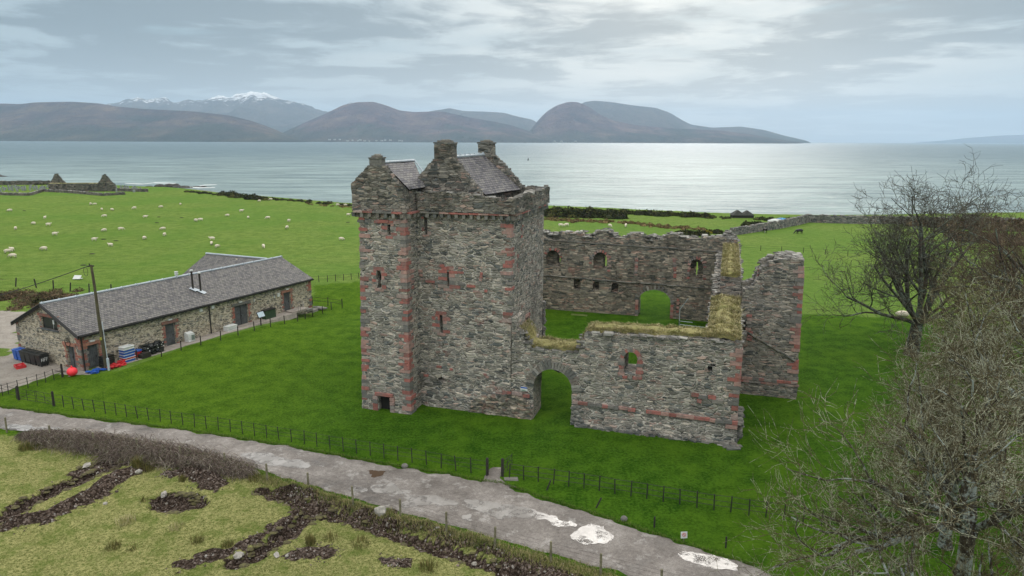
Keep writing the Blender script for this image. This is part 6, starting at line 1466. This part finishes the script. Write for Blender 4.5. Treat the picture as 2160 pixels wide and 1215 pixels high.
special = {5:'sheep grazing alone upper left, side on, above the trio at the left edge',40:'sheep grazing alone between the left edge trio and the barn roof',41:'rearmost sheep of the trio at the left edge',42:'leftmost sheep of the trio at the left edge',43:'nearest sheep of the trio at the left edge',17:'white sheep side on above the telegraph pole',18:'sheep facing away just right of the telegraph pole top',33:'sheep standing just above the barn rear roof, right side',34:'sheep grazing close to the left side of the tower',24:'upper sheep of the three close together above the barn',25:'middle sheep of the three close together above the barn',26:'dark faced sheep, lowest of the three above the barn',31:'upper sheep of the pair in the middle right of the field',32:'lower sheep of the pair in the middle right of the field',6:'left sheep of the side by side pair below the chapel',7:'right sheep of the side by side pair below the chapel',36:'sheep just below the dark gorse bank by the shore',12:'sheep grazing highest in the middle of the field',35:'sheep beside the upper left of the tower',22:'left sheep of the nose to tail pair mid field',23:'right sheep of the nose to tail pair mid field',0:'sheep nearest the graveyard wall at the far left',13:'lone sheep below the centre of the chapel wall',19:'dark faced sheep facing the viewer right of the pole',37:'sheep in rough grass near the shore, left of its neighbour',38:'sheep in rough grass by the shore closest to the tower'}
rsx = random.Random(14)
for k, (zx, zy) in enumerate(ZS):
    o = bpy.data.objects.new('sheep', SG[0 if rsx.random() < .45 else rsx.choice((1, 2))]); o.location = GP(zx/2.842, 360+zy/2.842); s_ = rsx.uniform(.88,1.05); o.scale = (s_,)*3; o.rotation_euler.z = rsx.uniform(0, 6.28) if k not in (5,17,40,43,3) else rsx.choice((.1,3.2)); COL.objects.link(o)
    tag(o, special.get(k, 'white sheep scattered over the field between barn and chapel' if zx < 1100 else 'white sheep in the right half of the field, between barn roof and shore'), 'sheep', 'sheep grazing the far pasture')
for px, py, lab in ((1182,478,'leftmost sheep behind the rear curtain wall'),(1194,477,'second sheep from the left behind the rear curtain wall'),(1285,478,'third sheep behind the rear curtain wall, near the scrub'),(1319,477,'rightmost sheep behind the rear curtain wall, by the bracken')):
    o = bpy.data.objects.new('sheep', SG[1]); o.location = GP(px, py); o.rotation_euler.z = rsx.uniform(0,6.28); COL.objects.link(o); tag(o, lab, 'sheep', 'sheep grazing the far pasture')
o = bpy.data.objects.new('sheep', SG[3]); o.location = GP(1903, 662); o.rotation_euler.z = -.2; o.scale = (1.25,)*3; COL.objects.link(o); tag(o, 'sheep lying down beside the trunk of the big bare tree', 'sheep')
o = bpy.data.objects.new('sheep', SG[1]); o.location = GP(1876, 664); o.rotation_euler.z = .4; COL.objects.link(o); bpy.data.objects.remove(o)
def cowfn(base, pat):
    def fn(g, p):
        tc = g.new('ShaderNodeTexCoord').outputs['Object']; n = g.noise(tc, 1.6, 3, .5); g.put(p.inputs['Base Color'], g.mix(g.smooth(n, .58, .6), base, pat))
    return fn
cm = beast('cow', quad_segs(1.45,.80,.36,.07,True,.58), mat('black cattle hide', cowfn((.010,.009,.009),(.014,.012,.012)), rough=.6))
o = bpy.data.objects.new('cow', cm); o.location = GP(1685,488); o.rotation_euler.z = math.pi+.2; COL.objects.link(o); tag(o, 'black cow grazing in the pasture near the shore wall', 'cow')
cm = beast('cow', quad_segs(1.4,.80,.35,.07,False,.5), mat('dark hide with white patches', cowfn((.02,.014,.012),(.5,.48,.45)), rough=.6))
o = bpy.data.objects.new('cow', cm); o.location = GP(1612,487); o.rotation_euler.z = -1.5; COL.objects.link(o); tag(o, 'dark cow with white patches facing us by the dry stone wall', 'cow')
# ============================================================ TREES AND SCRUB
def tubes(name, segs, m, parent=None, sides=4, loc=None, smooth=True):
    """segs: rows x0,y0,z0,x1,y1,z1,r0,r1 -> one mesh of tapered tubes"""
    A = np.array(segs, float); p0 = A[:, :3]; p1 = A[:, 3:6]; d = p1-p0; L = np.linalg.norm(d, axis=1, keepdims=True); L[L == 0] = 1; d = d/L
    ref = np.where(np.abs(d[:, 2:3]) > .9, np.array([[1., 0, 0]]), np.array([[0, 0, 1.]])); a = np.cross(d, ref); a /= np.linalg.norm(a, axis=1, keepdims=True)+1e-9; b = np.cross(d, a)
    n = len(A); V = np.zeros((n, 2, sides, 3))
    for k in range(sides):
        t = 2*math.pi*k/sides; o = a*math.cos(t)+b*math.sin(t); V[:, 0, k] = p0+o*A[:, 6:7]; V[:, 1, k] = p1+o*A[:, 7:8]
    base = (np.arange(n)*2*sides)[:, None]; k = np.arange(sides)[None]; k2 = (k+1) % sides
    F = np.stack([base+k, base+k2, base+sides+k2, base+sides+k], -1).reshape(-1, 4)
    me = bpy.data.meshes.new(name); me.vertices.add(n*2*sides); me.vertices.foreach_set('co', V.ravel()); me.loops.add(F.size); me.loops.foreach_set('vertex_index', F.ravel().astype(np.int32))
    me.polygons.add(len(F)); me.polygons.foreach_set('loop_start', (np.arange(len(F))*4).astype(np.int32)); me.polygons.foreach_set('loop_total', np.full(len(F), 4, np.int32)); me.update()
    if smooth: me.shade_smooth()
    me.materials.append(m); o = bpy.data.objects.new(name, me)
    if loc is not None: o.location = loc
    return link(o, parent)
def vadd(a, b, s=1.0): return (a[0]+b[0]*s, a[1]+b[1]*s, a[2]+b[2]*s)
def vnorm(a): l = math.sqrt(a[0]**2+a[1]**2+a[2]**2)+1e-9; return (a[0]/l, a[1]/l, a[2]/l)
def grow(T, Cn, p, d, L, r, lvl, P, rr_):
    n = 6 if lvl <= 1 else (5 if lvl <= 3 else 3); g_ = rr_.gauss; tip = 0.45
    for i in range(n):
        w = P['wob']*(1+.25*lvl); d = vnorm((d[0]+g_(0, w), d[1]+g_(0, w), d[2]+g_(0, w)+P['up']*(0.6 if lvl < 2 else 1)+ (P['droop'] if lvl >= 4 else 0)))
        q = vadd(p, d, L/n); r1 = max(P['rmin']*.6, r*(1-(1-tip)*(i+1)/n)); r0 = max(P['rmin']*.6, r*(1-(1-tip)*i/n))
        (T if lvl <= 2 else Cn).append((*p, *q, r0, r1)); p = q
        if lvl < P['lv'] and (i >= 1 or lvl >= 2) and i < n:
            k = P['kids'] if lvl < 3 else P['kids2']
            m = int(k) + (1 if rr_.random() < k-int(k) else 0)
            for _ in range(m):
                ang = rr_.uniform(.45, 1.0) if lvl < 3 else rr_.uniform(.4, 1.15); u = vnorm((g_(0,1), g_(0,1), g_(0,1)+.15)); dt = u[0]*d[0]+u[1]*d[1]+u[2]*d[2]; u = vnorm((u[0]-dt*d[0], u[1]-dt*d[1], u[2]-dt*d[2]))
                nd = vadd((d[0]*math.cos(ang), d[1]*math.cos(ang), d[2]*math.cos(ang)), u, math.sin(ang))
                grow(T, Cn, p, nd, L*rr_.uniform(.45, .8)*(1-.25*i/n)*P['shr'], max(P['rmin'], r1*rr_.uniform(.45, .7)), lvl+1, P, rr_)
def tree(name, label, base, trunk, mains, P, seed, bark, twig, group=None, cat='tree', r=.4):
    rr_ = random.Random(seed); t = thing(name, label, cat, base, 0, group); T, Cn = [], []; p = (0, 0, -.4); d = vnorm(trunk)
    Lt = math.sqrt(sum(c*c for c in trunk)); n = 6
    for i in range(n):
        q = vadd(p, vnorm((d[0]+rr_.gauss(0,.06), d[1]+rr_.gauss(0,.06), d[2])), (Lt+.4)/n); fl = 1.45 if i == 0 else 1.0
        T.append((*p, *q, r*fl*(1-.3*i/n), r*(1.08 if i == 0 else 1)*(1-.3*(i+1)/n))); p = q
    for (dx, dy, dz, L, rm) in mains: grow(T, Cn, vadd(p, vnorm((dx, dy, dz)), -.25), vnorm((dx, dy, dz)), L, rm, 1, P, rr_)
    tubes('trunk', T, bark, t, 7); tubes('crown', Cn, twig, t, 3); return t
def barkfn(a, b, lichen, amt, sc=1.5):
    def fn(g, p):
        pos = g.new('ShaderNodeNewGeometry').outputs['Position']; n = g.noise(pos, sc*6, 5, .7); n2 = g.noise(pos, sc, 4, .65)
        c = g.mix(g.smooth(n, .35, .65), a, b); c = g.mix(g.math('MULTIPLY', g.smooth(g.math('ADD', g.math('MULTIPLY', n2, .6), g.math('MULTIPLY', n, .4)), .60-amt*.22, .68-amt*.2), .9), c, lichen)
        y_ = g.smooth(g.noise(g.vmath('ADD', pos, (7, 2, 5)), sc*1.4, 3, .6), .70, .74); c = g.mix(g.math('MULTIPLY', y_, amt*.8), c, (.38, .30, .04))
        g.put(p.inputs['Base Color'], c); bump(g, p, n, .6, .03)
    return mat('bark', fn, rough=.95)
B_dark = barkfn((.022,.018,.015), (.075,.062,.048), (.17,.20,.165), .55)
B_lich = barkfn((.028,.022,.015), (.080,.064,.042), (.30,.345,.32), .52)
T_dark = barkfn((.030,.024,.019), (.075,.060,.045), (.20,.22,.16), .45)
T_lich = barkfn((.050,.038,.018), (.150,.122,.060), (.40,.41,.30), .55, 2.0)
T_red = barkfn((.055,.034,.024), (.13,.085,.055), (.20,.17,.10), .35)
T_olive = barkfn((.050,.038,.016), (.155,.120,.048), (.32,.32,.19), .5)
PM = dict(wob=.10, up=.045, droop=-.02, lv=5, kids=1.0, kids2=1.3, shr=.97, rmin=.018)
tb = GP(1925, 742)
def scl(ms, k): return [(a, b, c, L*k, r) for a, b, c, L, r in ms]
tree('bare_tree', 'big bare tree with a wide domed crown standing alone in the pasture', tb, (.1, 0, 3.0),
     [(-1.0,.1,.42,8.5,.20), (-.85,-.2,.75,8,.2), (-.55,.3,1.0,9.4,.22), (-.2,-.1,1.2,10.0,.26), (.25,.25,1.2,10.0,.25), (.6,-.2,1.0,9.6,.22), (.95,.2,.75,9.0,.2), (1,-.1,.5,8,.17), (-.2,.9,.8,7,.18), (.1,-.9,.7,6.5,.17), (.3,-.3,1.0,8,.2), (-.4,.1,1.0,7.8,.2)], PM, 3, B_dark, T_dark, r=.72)
PF = dict(wob=.13, up=.055, droop=-.02, lv=4, kids=1.35, kids2=1.5, shr=1.05, rmin=.0115)
MAIN7 = [(-1,.1,.45,5,.13), (-.6,-.3,.8,5,.14), (0,.3,1.1,5,.15), (.7,.1,.8,5,.13), (-.4,.8,.6,4.6,.12), (-.8,-.6,.3,4.6,.11), (-.3,-.9,.5,4.5,.11)]
RG = 'bare trees at the right edge'
PU = dict(wob=.15, up=.04, droop=-.03, lv=4, kids=1.2, kids2=1.25, shr=.95, rmin=.010)
for i_, (x_, y_, k_) in enumerate(((15.5, 19.5, .55), (21.5, 23.5, .65), (30.5, 33.0, .8))):
    tree('scrubby_tree', ['low brown thicket tree in the very corner, bottom right', 'brown twiggy undergrowth tree right of the lichened trunk', 'brown thicket tree furthest right, half way down'][i_], (x_, y_, gh(x_, y_)), (0, 0, 2.4 if i_ else 3.6), scl(MAIN7, k_), PU, 30+i_, B_lich, T_olive, RG, r=.14)
tree('lichened_tree', 'leafless tree thick with pale lichen filling the lower right corner', (16.6, 22.0, gh(16.6, 22)), (-.5, -.3, 6.6),
     [(-1,0,.12,5.4,.16), (-1,-.1,.35,4.9,.15), (-.9,.3,.65,4.8,.16), (-.5,.6,.9,4.3,.15), (-.7,-.5,.45,4.4,.14), (0,.1,1,4.6,.17), (.5,.2,.8,4.3,.14), (.1,-.5,.6,3.6,.12), (.8,-.2,.5,4.3,.13), (-.3,.9,.35,4.3,.13)], PF, 7, B_lich, T_lich, RG, r=.34)
tree('lichened_tree', 'leafless lichened tree at the right edge above the corner one', (23.5, 27.0, gh(23.5, 27)), (-.3, 0, 8.0), scl(MAIN7, .9), PF, 8, B_lich, T_lich, RG, r=.32)
PS = dict(PF); PS.update(wob=.15, kids=1.1, kids2=1.15, rmin=.008)
tree('scrubby_tree', 'thin twiggy tree reaching over the road at the bottom right', (12.6, 17.5, gh(12.6, 17.5)), (-.3, 0, 4.8),
     [(-1,.2,.45,3.6,.09), (-.5,.3,1,3.3,.10), (-.9,-.3,.2,3.4,.08), (.4,.2,1,3.0,.09), (-.2,.9,.5,3.4,.08), (.9,0,.6,3,.08), (-.3,-.6,.6,2.6,.07)], PS, 9, B_lich, T_lich, RG, r=.18)
PR = dict(PF); PR.update(kids2=1.12, rmin=.012, up=.07)
tree('bare_tree', 'tall reddish twigged bare tree cut off by the right edge', (31.8, 38.0, gh(31.8, 38)), (0, 0, 9.5),
     [(-.9,.1,.9,5.6,.18), (-.5,-.3,1.1,5.6,.18), (0,.3,1.2,5.4,.2), (-.9,-.1,.4,5.0,.14), (.6,.1,.9,5,.16), (-.5,.7,.7,4.6,.14)], PR, 10, B_dark, T_red, RG, r=.42)
PO = dict(PF); PO.update(rmin=.013, up=.07, wob=.14)
tree('bare_tree', 'olive brown bare tree between the big tree and the right edge', (36.0, 45.0, gh(36.0, 45)), (0, 0, 7.2), scl(MAIN7, 1.0), PO, 11, B_dark, T_olive, RG, r=.3)
tree('bare_tree', 'low spreading bare tree right of the big tree trunk', (47.0, 57.0, gh(47, 57)), (0, 0, 3.0), scl(MAIN7, .85), PO, 12, B_dark, T_red, RG, r=.3)
tree('bare_tree', 'olive twigged tree low at the right, in front of the big tree', (27.2, 35.0, gh(27.2, 35)), (-.2, 0, 6.0), scl(MAIN7, .95), PF, 13, B_lich, T_olive, RG, r=.25)
tree('lichened_tree', 'dense leafless tree behind the corner one, filling the lower right', (22.0, 31.0, gh(22, 31)), (-.2, 0, 4.4), scl(MAIN7, .82), PF, 17, B_lich, T_lich, RG, r=.3)
PL = dict(PF); PL.update(lv=4, rmin=.010)
tree('bare_tree', 'bare tree mostly outside the left edge with a few twigs showing', (-48.6, 55.0, gh(-48.6, 55)), (0, 0, 6.0), [(1,.1,.8,4.2,.1), (.6,.3,1,3.6,.1), (-.6,.1,1,4,.1), (0,-.5,1,3.6,.1)], PL, 15, B_dark, T_dark, r=.22)

# ---- bramble hedge along the near road verge
rh = random.Random(51); S_ = []; HP = resample(PX([(55,930),(110,938),(202,952),(300,968),(400,983),(480,997),(535,1008)]), 200)
for _ in range(8200):
    i = rh.randrange(199); q = HP[i]; e = .35+.65*math.sin(math.pi*min(1, max(0, i/199)))**.5; ww = rh.gauss(0, .55)*e; x, y = q.x+rh.gauss(0,.15)+ww*.25, q.y+ww; z = gh(x, y)
    a = rh.uniform(0, 6.28); Lh = rh.uniform(.5, 1.5)*e; top = rh.uniform(.30, 1.0)*e*(1-.25*min(1, abs(ww))); P_ = []
    for k in range(5): s_ = k/4; P_.append((x+math.cos(a)*Lh*s_, y+math.sin(a)*Lh*s_*.7, z+top*(math.sin(math.pi*(.12+.78*s_)))+rh.gauss(0,.03)))
    rw = rh.uniform(.006, .014)
    for k in range(4): S_.append((*P_[k], *P_[k+1], rw, rw*.8))
def hedgefn(g, p):
    r1 = g.new('ShaderNodeNewGeometry').outputs['Random Per Island']
    g.put(p.inputs['Base Color'], g.ramp(r1, [(0, (.08,.055,.046)), (.3, (.16,.12,.10)), (.6, (.27,.22,.18)), (.8, (.14,.14,.07)), (.9, (.36,.32,.26))], 'CONSTANT'))
M['bramble'] = mat('bramble stems', hedgefn, rough=.9)
he = thing('bramble_hedge', 'tangled brown leafless bramble hedge along the near side of the road', 'hedge', (0, 0, 0)); tubes('stems', S_, M['bramble'], he, 3, smooth=False)
mb = MB()
for i in range(0, 200):
    q = HP[i]; e = .3+.7*math.sin(math.pi*i/199)**.5
    for _ in range(3): x, y = q.x+rh.uniform(-.2,.2), q.y+rh.uniform(-.45,.45)*e; mb.ball((x, y, gh(x, y)+.12), rh.uniform(.15,.28)*e, 7, 5, (1.2, .9, .75))
mb.build('thicket', plain('dark bramble litter', (.11,.09,.055), .95, .4, 4, col2=(.05,.042,.028), bmp=.6), he)
# ---- leafy clumps (gorse, bracken): clouds of small leaf faces
def clump_tris(V, F, c, r, n, rr_, size, flat=.7):
    for _ in range(n):
        while True:
            x, y, z = rr_.uniform(-1,1), rr_.uniform(-1,1), rr_.uniform(-.3,1)
            d = x*x+y*y+z*z
            if d < 1 and rr_.random() < .25+.75*d: break
        k = 1+.35*noise.noise((x*2+c[0], y*2+c[1], z*2)); px_, py_, pz_ = c[0]+x*r*k, c[1]+y*r*k, c[2]+z*r*flat*k; s_ = size*rr_.uniform(.5,1.5); i = len(V)
        for _k in range(3): V.append((px_+rr_.gauss(0,s_), py_+rr_.gauss(0,s_), pz_+rr_.gauss(0,s_)))
        F.append((i, i+1, i+2))
def leaffn(cs):
    def fn(g, p):
        r1 = g.new('ShaderNodeNewGeometry').outputs['Random Per Island']; g.put(p.inputs['Base Color'], g.ramp(r1, [(k/len(cs), c) for k, c in enumerate(cs)], 'CONSTANT')); p.inputs['Specular IOR Level'].default_value = .15
    return fn
M['gorse'] = mat('dark gorse foliage', leaffn([(.014,.020,.010),(.03,.038,.014),(.045,.052,.018),(.02,.018,.012),(.075,.075,.022)]), rough=.95)
M['bracken'] = mat('dead bracken', leaffn([(.10,.065,.03),(.19,.125,.055),(.28,.20,.095),(.07,.05,.025),(.12,.12,.04)]), rough=.95)
M['gorseflower'] = mat('flowering gorse', leaffn([(.03,.04,.014),(.06,.065,.018),(.40,.33,.02),(.03,.035,.014)]), rough=.95)
M['moor'] = mat('brown heath scrub', leaffn([(.07,.048,.03),(.11,.075,.045),(.16,.115,.065),(.05,.042,.026),(.09,.09,.04)]), rough=.95)
def scrub(name, label, m, blobs, cat='scrub', kind='stuff', grp=None, dens=1.0, size=None):
    rr_ = random.Random(len(label)); V, F = [], []; core = MB()
    for (x, y, z, r) in blobs:
        clump_tris(V, F, (x, y, z), r, int(260*dens), rr_, size or r*.10); core.ball((x, y, z), r*.8, 7, 5, (1, 1, .62))
    core.v += []; o_ = len(V); V += core.v; F += [tuple(i+o_ for i in f) for f in core.f]
    cx0 = sum(b[0] for b in blobs)/len(blobs); cy0 = sum(b[1] for b in blobs)/len(blobs); cz0 = min(b[2] for b in blobs)
    me = bpy.data.meshes.new(name); me.from_pydata([(a-cx0, b-cy0, c-cz0) for a, b, c in V], [], F); me.materials.append(m); o = bpy.data.objects.new(name, me); o.location = (cx0, cy0, cz0); COL.objects.link(o); tag(o, label, cat, grp, kind); return o
rz = random.Random(61)
def band(pts, n, r0, r1, jx, jy):
    out = []
    Q = resample([Vector(GP(*p)[:2]) for p in pts], n)
    for q in Q: x, y = q.x+rz.gauss(0, jx), q.y+rz.gauss(0, jy); out.append((x, y, gh(x, y), rz.uniform(r0, r1)))
    return out
scrub('gorse', 'dark line of gorse along the shore left of the tower', M['gorse'], band([(400,411),(520,421),(620,427),(730,437)], 70, .6, 1.3, 1, 1.2) + band([(465,415),(500,420),(560,426)], 26, 1.2, 2.2, 1.5, 1.5))
scrub('gorse', 'dark bank of gorse and scrub behind the rear castle wall', M['gorse'], band([(1150,445),(1250,447),(1350,450),(1500,455)], 90, 1.0, 1.9, 1, 1.5) + band([(1500,456),(1540,457)], 8, .5, .9, 1, 1) + band([(1600,459),(1700,459)], 22, .6, 1.1, 1, 1) + band([(1140,452),(1200,456),(1300,458)], 46, 1.4, 2.4, 1.5, 2))
scrub('bracken', 'rust brown bracken in front of the shore gorse', M['bracken'], band([(1145,462),(1210,466),(1290,466)], 36, .6, 1.1, 1, 1) + band([(1310,467),(1360,473),(1420,478),(1480,482)], 46, .5, .9, 1.2, 1.2))
scrub('bracken', 'brown bracken patch by the shore near the tower', M['bracken'], band([(700,438),(735,441)], 12, .4, .7, 1, .8)+band([(650,433),(690,438)], 8, .4, .6, 1, .8))
scrub('brown_bank', 'brown overgrown bank behind the near end of the barn', M['moor'], [(x, y, z-.2, r*1.1) for x, y, z, r in band([(-120,640),(0,636),(60,632),(110,640),(150,648)], 90, .6, 1.2, 1.4, 1.9)], size=.07, dens=1.8)
scrub('gorse', 'green gorse at the end of the brown bank by the barn', M['gorse'], band([(80,650),(130,652),(180,645)], 16, .7, 1.1, .6, .7), size=.1)
scrub('heath', 'dark brown winter scrub beyond the right hand trees', M['moor'], band([(1960,470),(2050,472),(2200,476),(2400,482)], 110, 1.8, 3.2, 3, 3))
scrub('heath', 'brown scrub in front of the shore wall at the right', M['moor'], band([(2020,490),(2160,505),(2400,520)], 60, 1.2, 2.4, 3, 4))
scrub('hedge_scrub', 'dark scrub at the left end of the shore', M['gorse'], band([(-60,392),(0,392),(40,394)], 16, 1.2, 2.2, 1.5, 1)+band([(60,397),(110,397)], 9, .7, 1.3, 1.5, 1))
def bush(px, py, r, label, m='gorse'):
    x, y, z = GP(px, py); scrub('gorse_bush', label, M[m], [(x+rz.gauss(0,r*.5), y+rz.gauss(0,r*.4), z, r*rz.uniform(.6,1)) for _ in range(5)], 'bush', None, 'gorse bushes in the pasture', 1.4)
bush(1437, 492, 1.5, 'left of the dark gorse bushes above the rear wall'); bush(1458, 493, 1.8, 'middle dark gorse bush above the rear wall'); bush(1476, 494, 1.5, 'dark gorse bush next to the yellow flowering one')
bush(1497, 488, 1.2, 'gorse bush with yellow flowers above the rear wall', 'gorseflower'); bush(1512, 488, 1.3, 'dark gorse bush beside the castle corner'); bush(1582, 472, 1.6, 'gorse bush against the start of the dry stone wall'); bush(1600, 470, 1.5, 'low gorse bush beside the dry stone wall')
mbv = MB(); rv = random.Random(5); EP = resample(PX(ROAD_T[1:14]), 900)
for _ in range(9000):
    q = EP[rv.randrange(900)]; w = abs(rv.gauss(0, .16))-.06; h = rv.uniform(.05, .16); blade(mbv, q.x+rv.gauss(0,.05)+w*.2, q.y+w, .03, h, h*rv.uniform(.3,1), rv.uniform(0,6.28), .014)
EDGE_ = mbv
# ---- rush tufts, rank verge and rough pasture
M['rush'] = mat('rushes', strawfn((.10,.10,.03), (.16,.14,.045), (.24,.19,.08), (.07,.085,.02)), rough=.9)
rt = random.Random(71)
def tuft(px, py, n, h, r, label, m='rush'):
    x, y, z = GP(px, py); mb = MB()
    for _ in range(n): a = rt.uniform(0, 6.28); q = r*math.sqrt(rt.random()); blade(mb, q*math.cos(a), q*math.sin(a), -.05, h*rt.uniform(.6,1.2), rt.uniform(.02,.35)*h, a+rt.gauss(0,.5), .012)
    tag(mb.build('rush_tuft', M[m], loc=(x, y, z)), label, 'rushes', 'tufts of rushes in the rough paddock')
for px, py, n, h, r, l in ((60,955,260,.55,.5,'wide clump of rushes left of the bramble hedge'),(88,952,200,.5,.45,'clump of rushes touching the left end of the bramble hedge'),(243,1162,150,.4,.35,'dark rush tuft in the open grass, lower left'),(283,1164,80,.25,.3,'faint tuft right of the dark rush tuft, lower left'),(293,990,220,.75,.3,'tall brown rush tuft at the head of the spoil heap'),(315,996,150,.6,.4,'brown rushes leaning right of the tall tuft'),(388,1020,110,.5,.2,'narrow upright tuft beside the round spoil heap'),(270,1108,170,.4,.5,'pale dead tuft left of centre in the paddock'),(378,1118,110,.35,.4,'pale brown tuft below the round pit'),(420,1146,120,.35,.35,'olive tuft between pit and short trench'),(485,1156,120,.4,.3,'tuft at the upper lip of the short trench'),(308,1062,60,.3,.25,'small tuft left of the round pit'),(660,1150,170,.6,.25,'upright dark tuft right of the short trench'),(700,1140,90,.4,.4,'tuft by the long trench below its middle'),(765,1150,140,.4,.5,'mossy tuft along the lower edge of the long trench'),(908,1200,180,.5,.45,'rush tuft at the bottom edge of the picture'),(540,1015,120,.45,.4,'tuft under the right end of the hedge')):
    tuft(px, py, n, h, r, l, 'straw' if 'pale' in l else 'rush')
M['verge'] = mat('rank verge grass', strawfn((.20,.17,.085), (.36,.30,.16), (.16,.18,.045), (.08,.12,.022)), rough=.9)
tag(EDGE_.build('verge_grass', mat('green verge blades', strawfn((.05,.11,.012), (.09,.16,.02), (.16,.18,.05), (.04,.10,.01)), rough=.9)), 'short green grass overhanging the upper edge of the road', 'grass', kind='stuff')
mb = MB(); VP = resample(PX([(545,1004),(600,1022),(700,1052),(780,1080),(900,1111),(1000,1137),(1100,1165),(1200,1191),(1300,1218)]), 300)
for _ in range(15000):
    i = rt.randrange(300); q = VP[i]; w = rt.gauss(0,.42); x, y = q.x+rt.gauss(0,.1)+.25*w, q.y-.25+w; h = rt.uniform(.12,.42)*(1-.5*min(1, abs(w)))*(.7+.8*max(0, noise.noise((x*.5, y*.5, 1)))); blade(mb, x, y, gh(x, y)-.02, h, h*rt.uniform(.2,.9), rt.uniform(0,6.28), .013)
tag(mb.build('verge_grass', M['verge']), 'rank straw coloured grass along the verge below the road', 'grass', kind='stuff')
M['meadow'] = mat('rough pasture blades', strawfn((.22,.22,.07), (.34,.33,.12), (.10,.15,.03), (.11,.20,.03)), rough=.9)
mb = MB(); soilP = [(P, w) for P, w, d in TRENCH+SPOIL]; N_ = 62000
xs_r = np.random.RandomState(3).uniform(-42, 13, N_); ys_r = np.random.RandomState(4).uniform(22, 47, N_); keep = in_poly(xs_r, ys_r, PADDOCK)
for P, w in soilP: keep &= seg_dist(xs_r, ys_r, P) > w*1.05
for x, y in zip(xs_r[keep], ys_r[keep]):
    if abs(x) > y*.80: continue
    h = rt.uniform(.05,.15)*(.6+1.3*max(0, noise.noise((x*.7, y*.7, 2)))); blade(mb, x, y, gh(x, y)-.01, h, h*rt.uniform(.3,1.3), rt.uniform(0,6.28), .012)
tag(mb.build('pasture_grass', M['meadow']), 'coarse yellow green grass of the near paddock', 'grass', kind='stuff')
M['lawnblade'] = mat('lawn blades', strawfn((.022,.075,.006), (.065,.15,.014), (.13,.19,.03), (.03,.09,.006)), rough=.9)
NL = 70000; lx = np.random.RandomState(7).uniform(-34, 27, NL); ly = np.random.RandomState(8).uniform(31, 66, NL)
LP_ = PX([(-200,860),(115,860),(300,885),(522,915),(750,952),(950,985),(1029,1000),(1077,1006),(1240,1030),(1500,1071),(1900,1130),(2100,800),(1150,640),(760,640),(655,690),(300,790)])
kp = in_poly(lx, ly, LP_); mb = MB()
for x, y in zip(lx[kp], ly[kp]):
    u_ = (x-CO[0])*CU[0]+(y-CO[1])*CU[1]; w_ = (x-CO[0])*CW[0]+(y-CO[1])*CW[1]
    if -4.2 < u_ < 28.2 and -0.3 < w_ < 37.5 and not (u_ < 23.4 and w_ < 1.7 and u_ > .2) and not (u_ > 23.4 and (w_ < 12 or w_ > 16)): continue
    h = rt.uniform(.04,.10)*(.7+1.5*max(0, noise.noise((x*.9, y*.9, 4)))); blade(mb, x, y, gh(x, y)-.01, h, h*rt.uniform(.4,1.3), rt.uniform(0,6.28), .016)
tag(mb.build('lawn_grass', M['lawnblade']), 'short green grass of the lawn round the castle', 'grass', kind='stuff')
# mole hills / dark tussocks in the sheep field
for k, (px, py) in enumerate(((334,464),(330,476),(218,512),(244,515),(194,543),(50,453),(733,472),(176,567),(382,465))):
    x, y, z = GP(px, py); mb = MB(); mb.ball((0,0,0), .45, 8, 5, (1.3,.7,.35)); o = mb.build('molehill', plain('dark soil', (.03,.035,.015), .95) if k == 0 else COL.objects['molehill'].data.materials[0], loc=(x, y, z))
    tag(o, 'low dark mound in the sheep field', 'mound', 'dark mounds in the sheep field')
# ============================================================ HAZE over the sound
bm = bmesh.new(); bmesh.ops.create_cube(bm, size=1); me = bpy.data.meshes.new('haze'); bm.to_mesh(me); bm.free()
hzo = bpy.data.objects.new('haze', me); hzo.scale = (60000, 34000, 1340); hzo.location = (0, 15500, 655); COL.objects.link(hzo)
hm = bpy.data.materials.new('haze'); hm.use_nodes = True; t_ = hm.node_tree; t_.nodes.remove(t_.nodes['Principled BSDF']); pv = t_.nodes.new('ShaderNodeVolumePrincipled')
pv.inputs['Color'].default_value = (.62, .80, 1.0, 1); pv.inputs['Density'].default_value = 5.5e-5; pv.inputs['Anisotropy'].default_value = 0.3
t_.links.new(pv.outputs[0], t_.nodes['Material Output'].inputs['Volume']); me.materials.append(hm); hzo['kind'] = 'stuff'; hzo['label'] = 'thin bluish haze over the sound and hills'; hzo['category'] = 'haze'
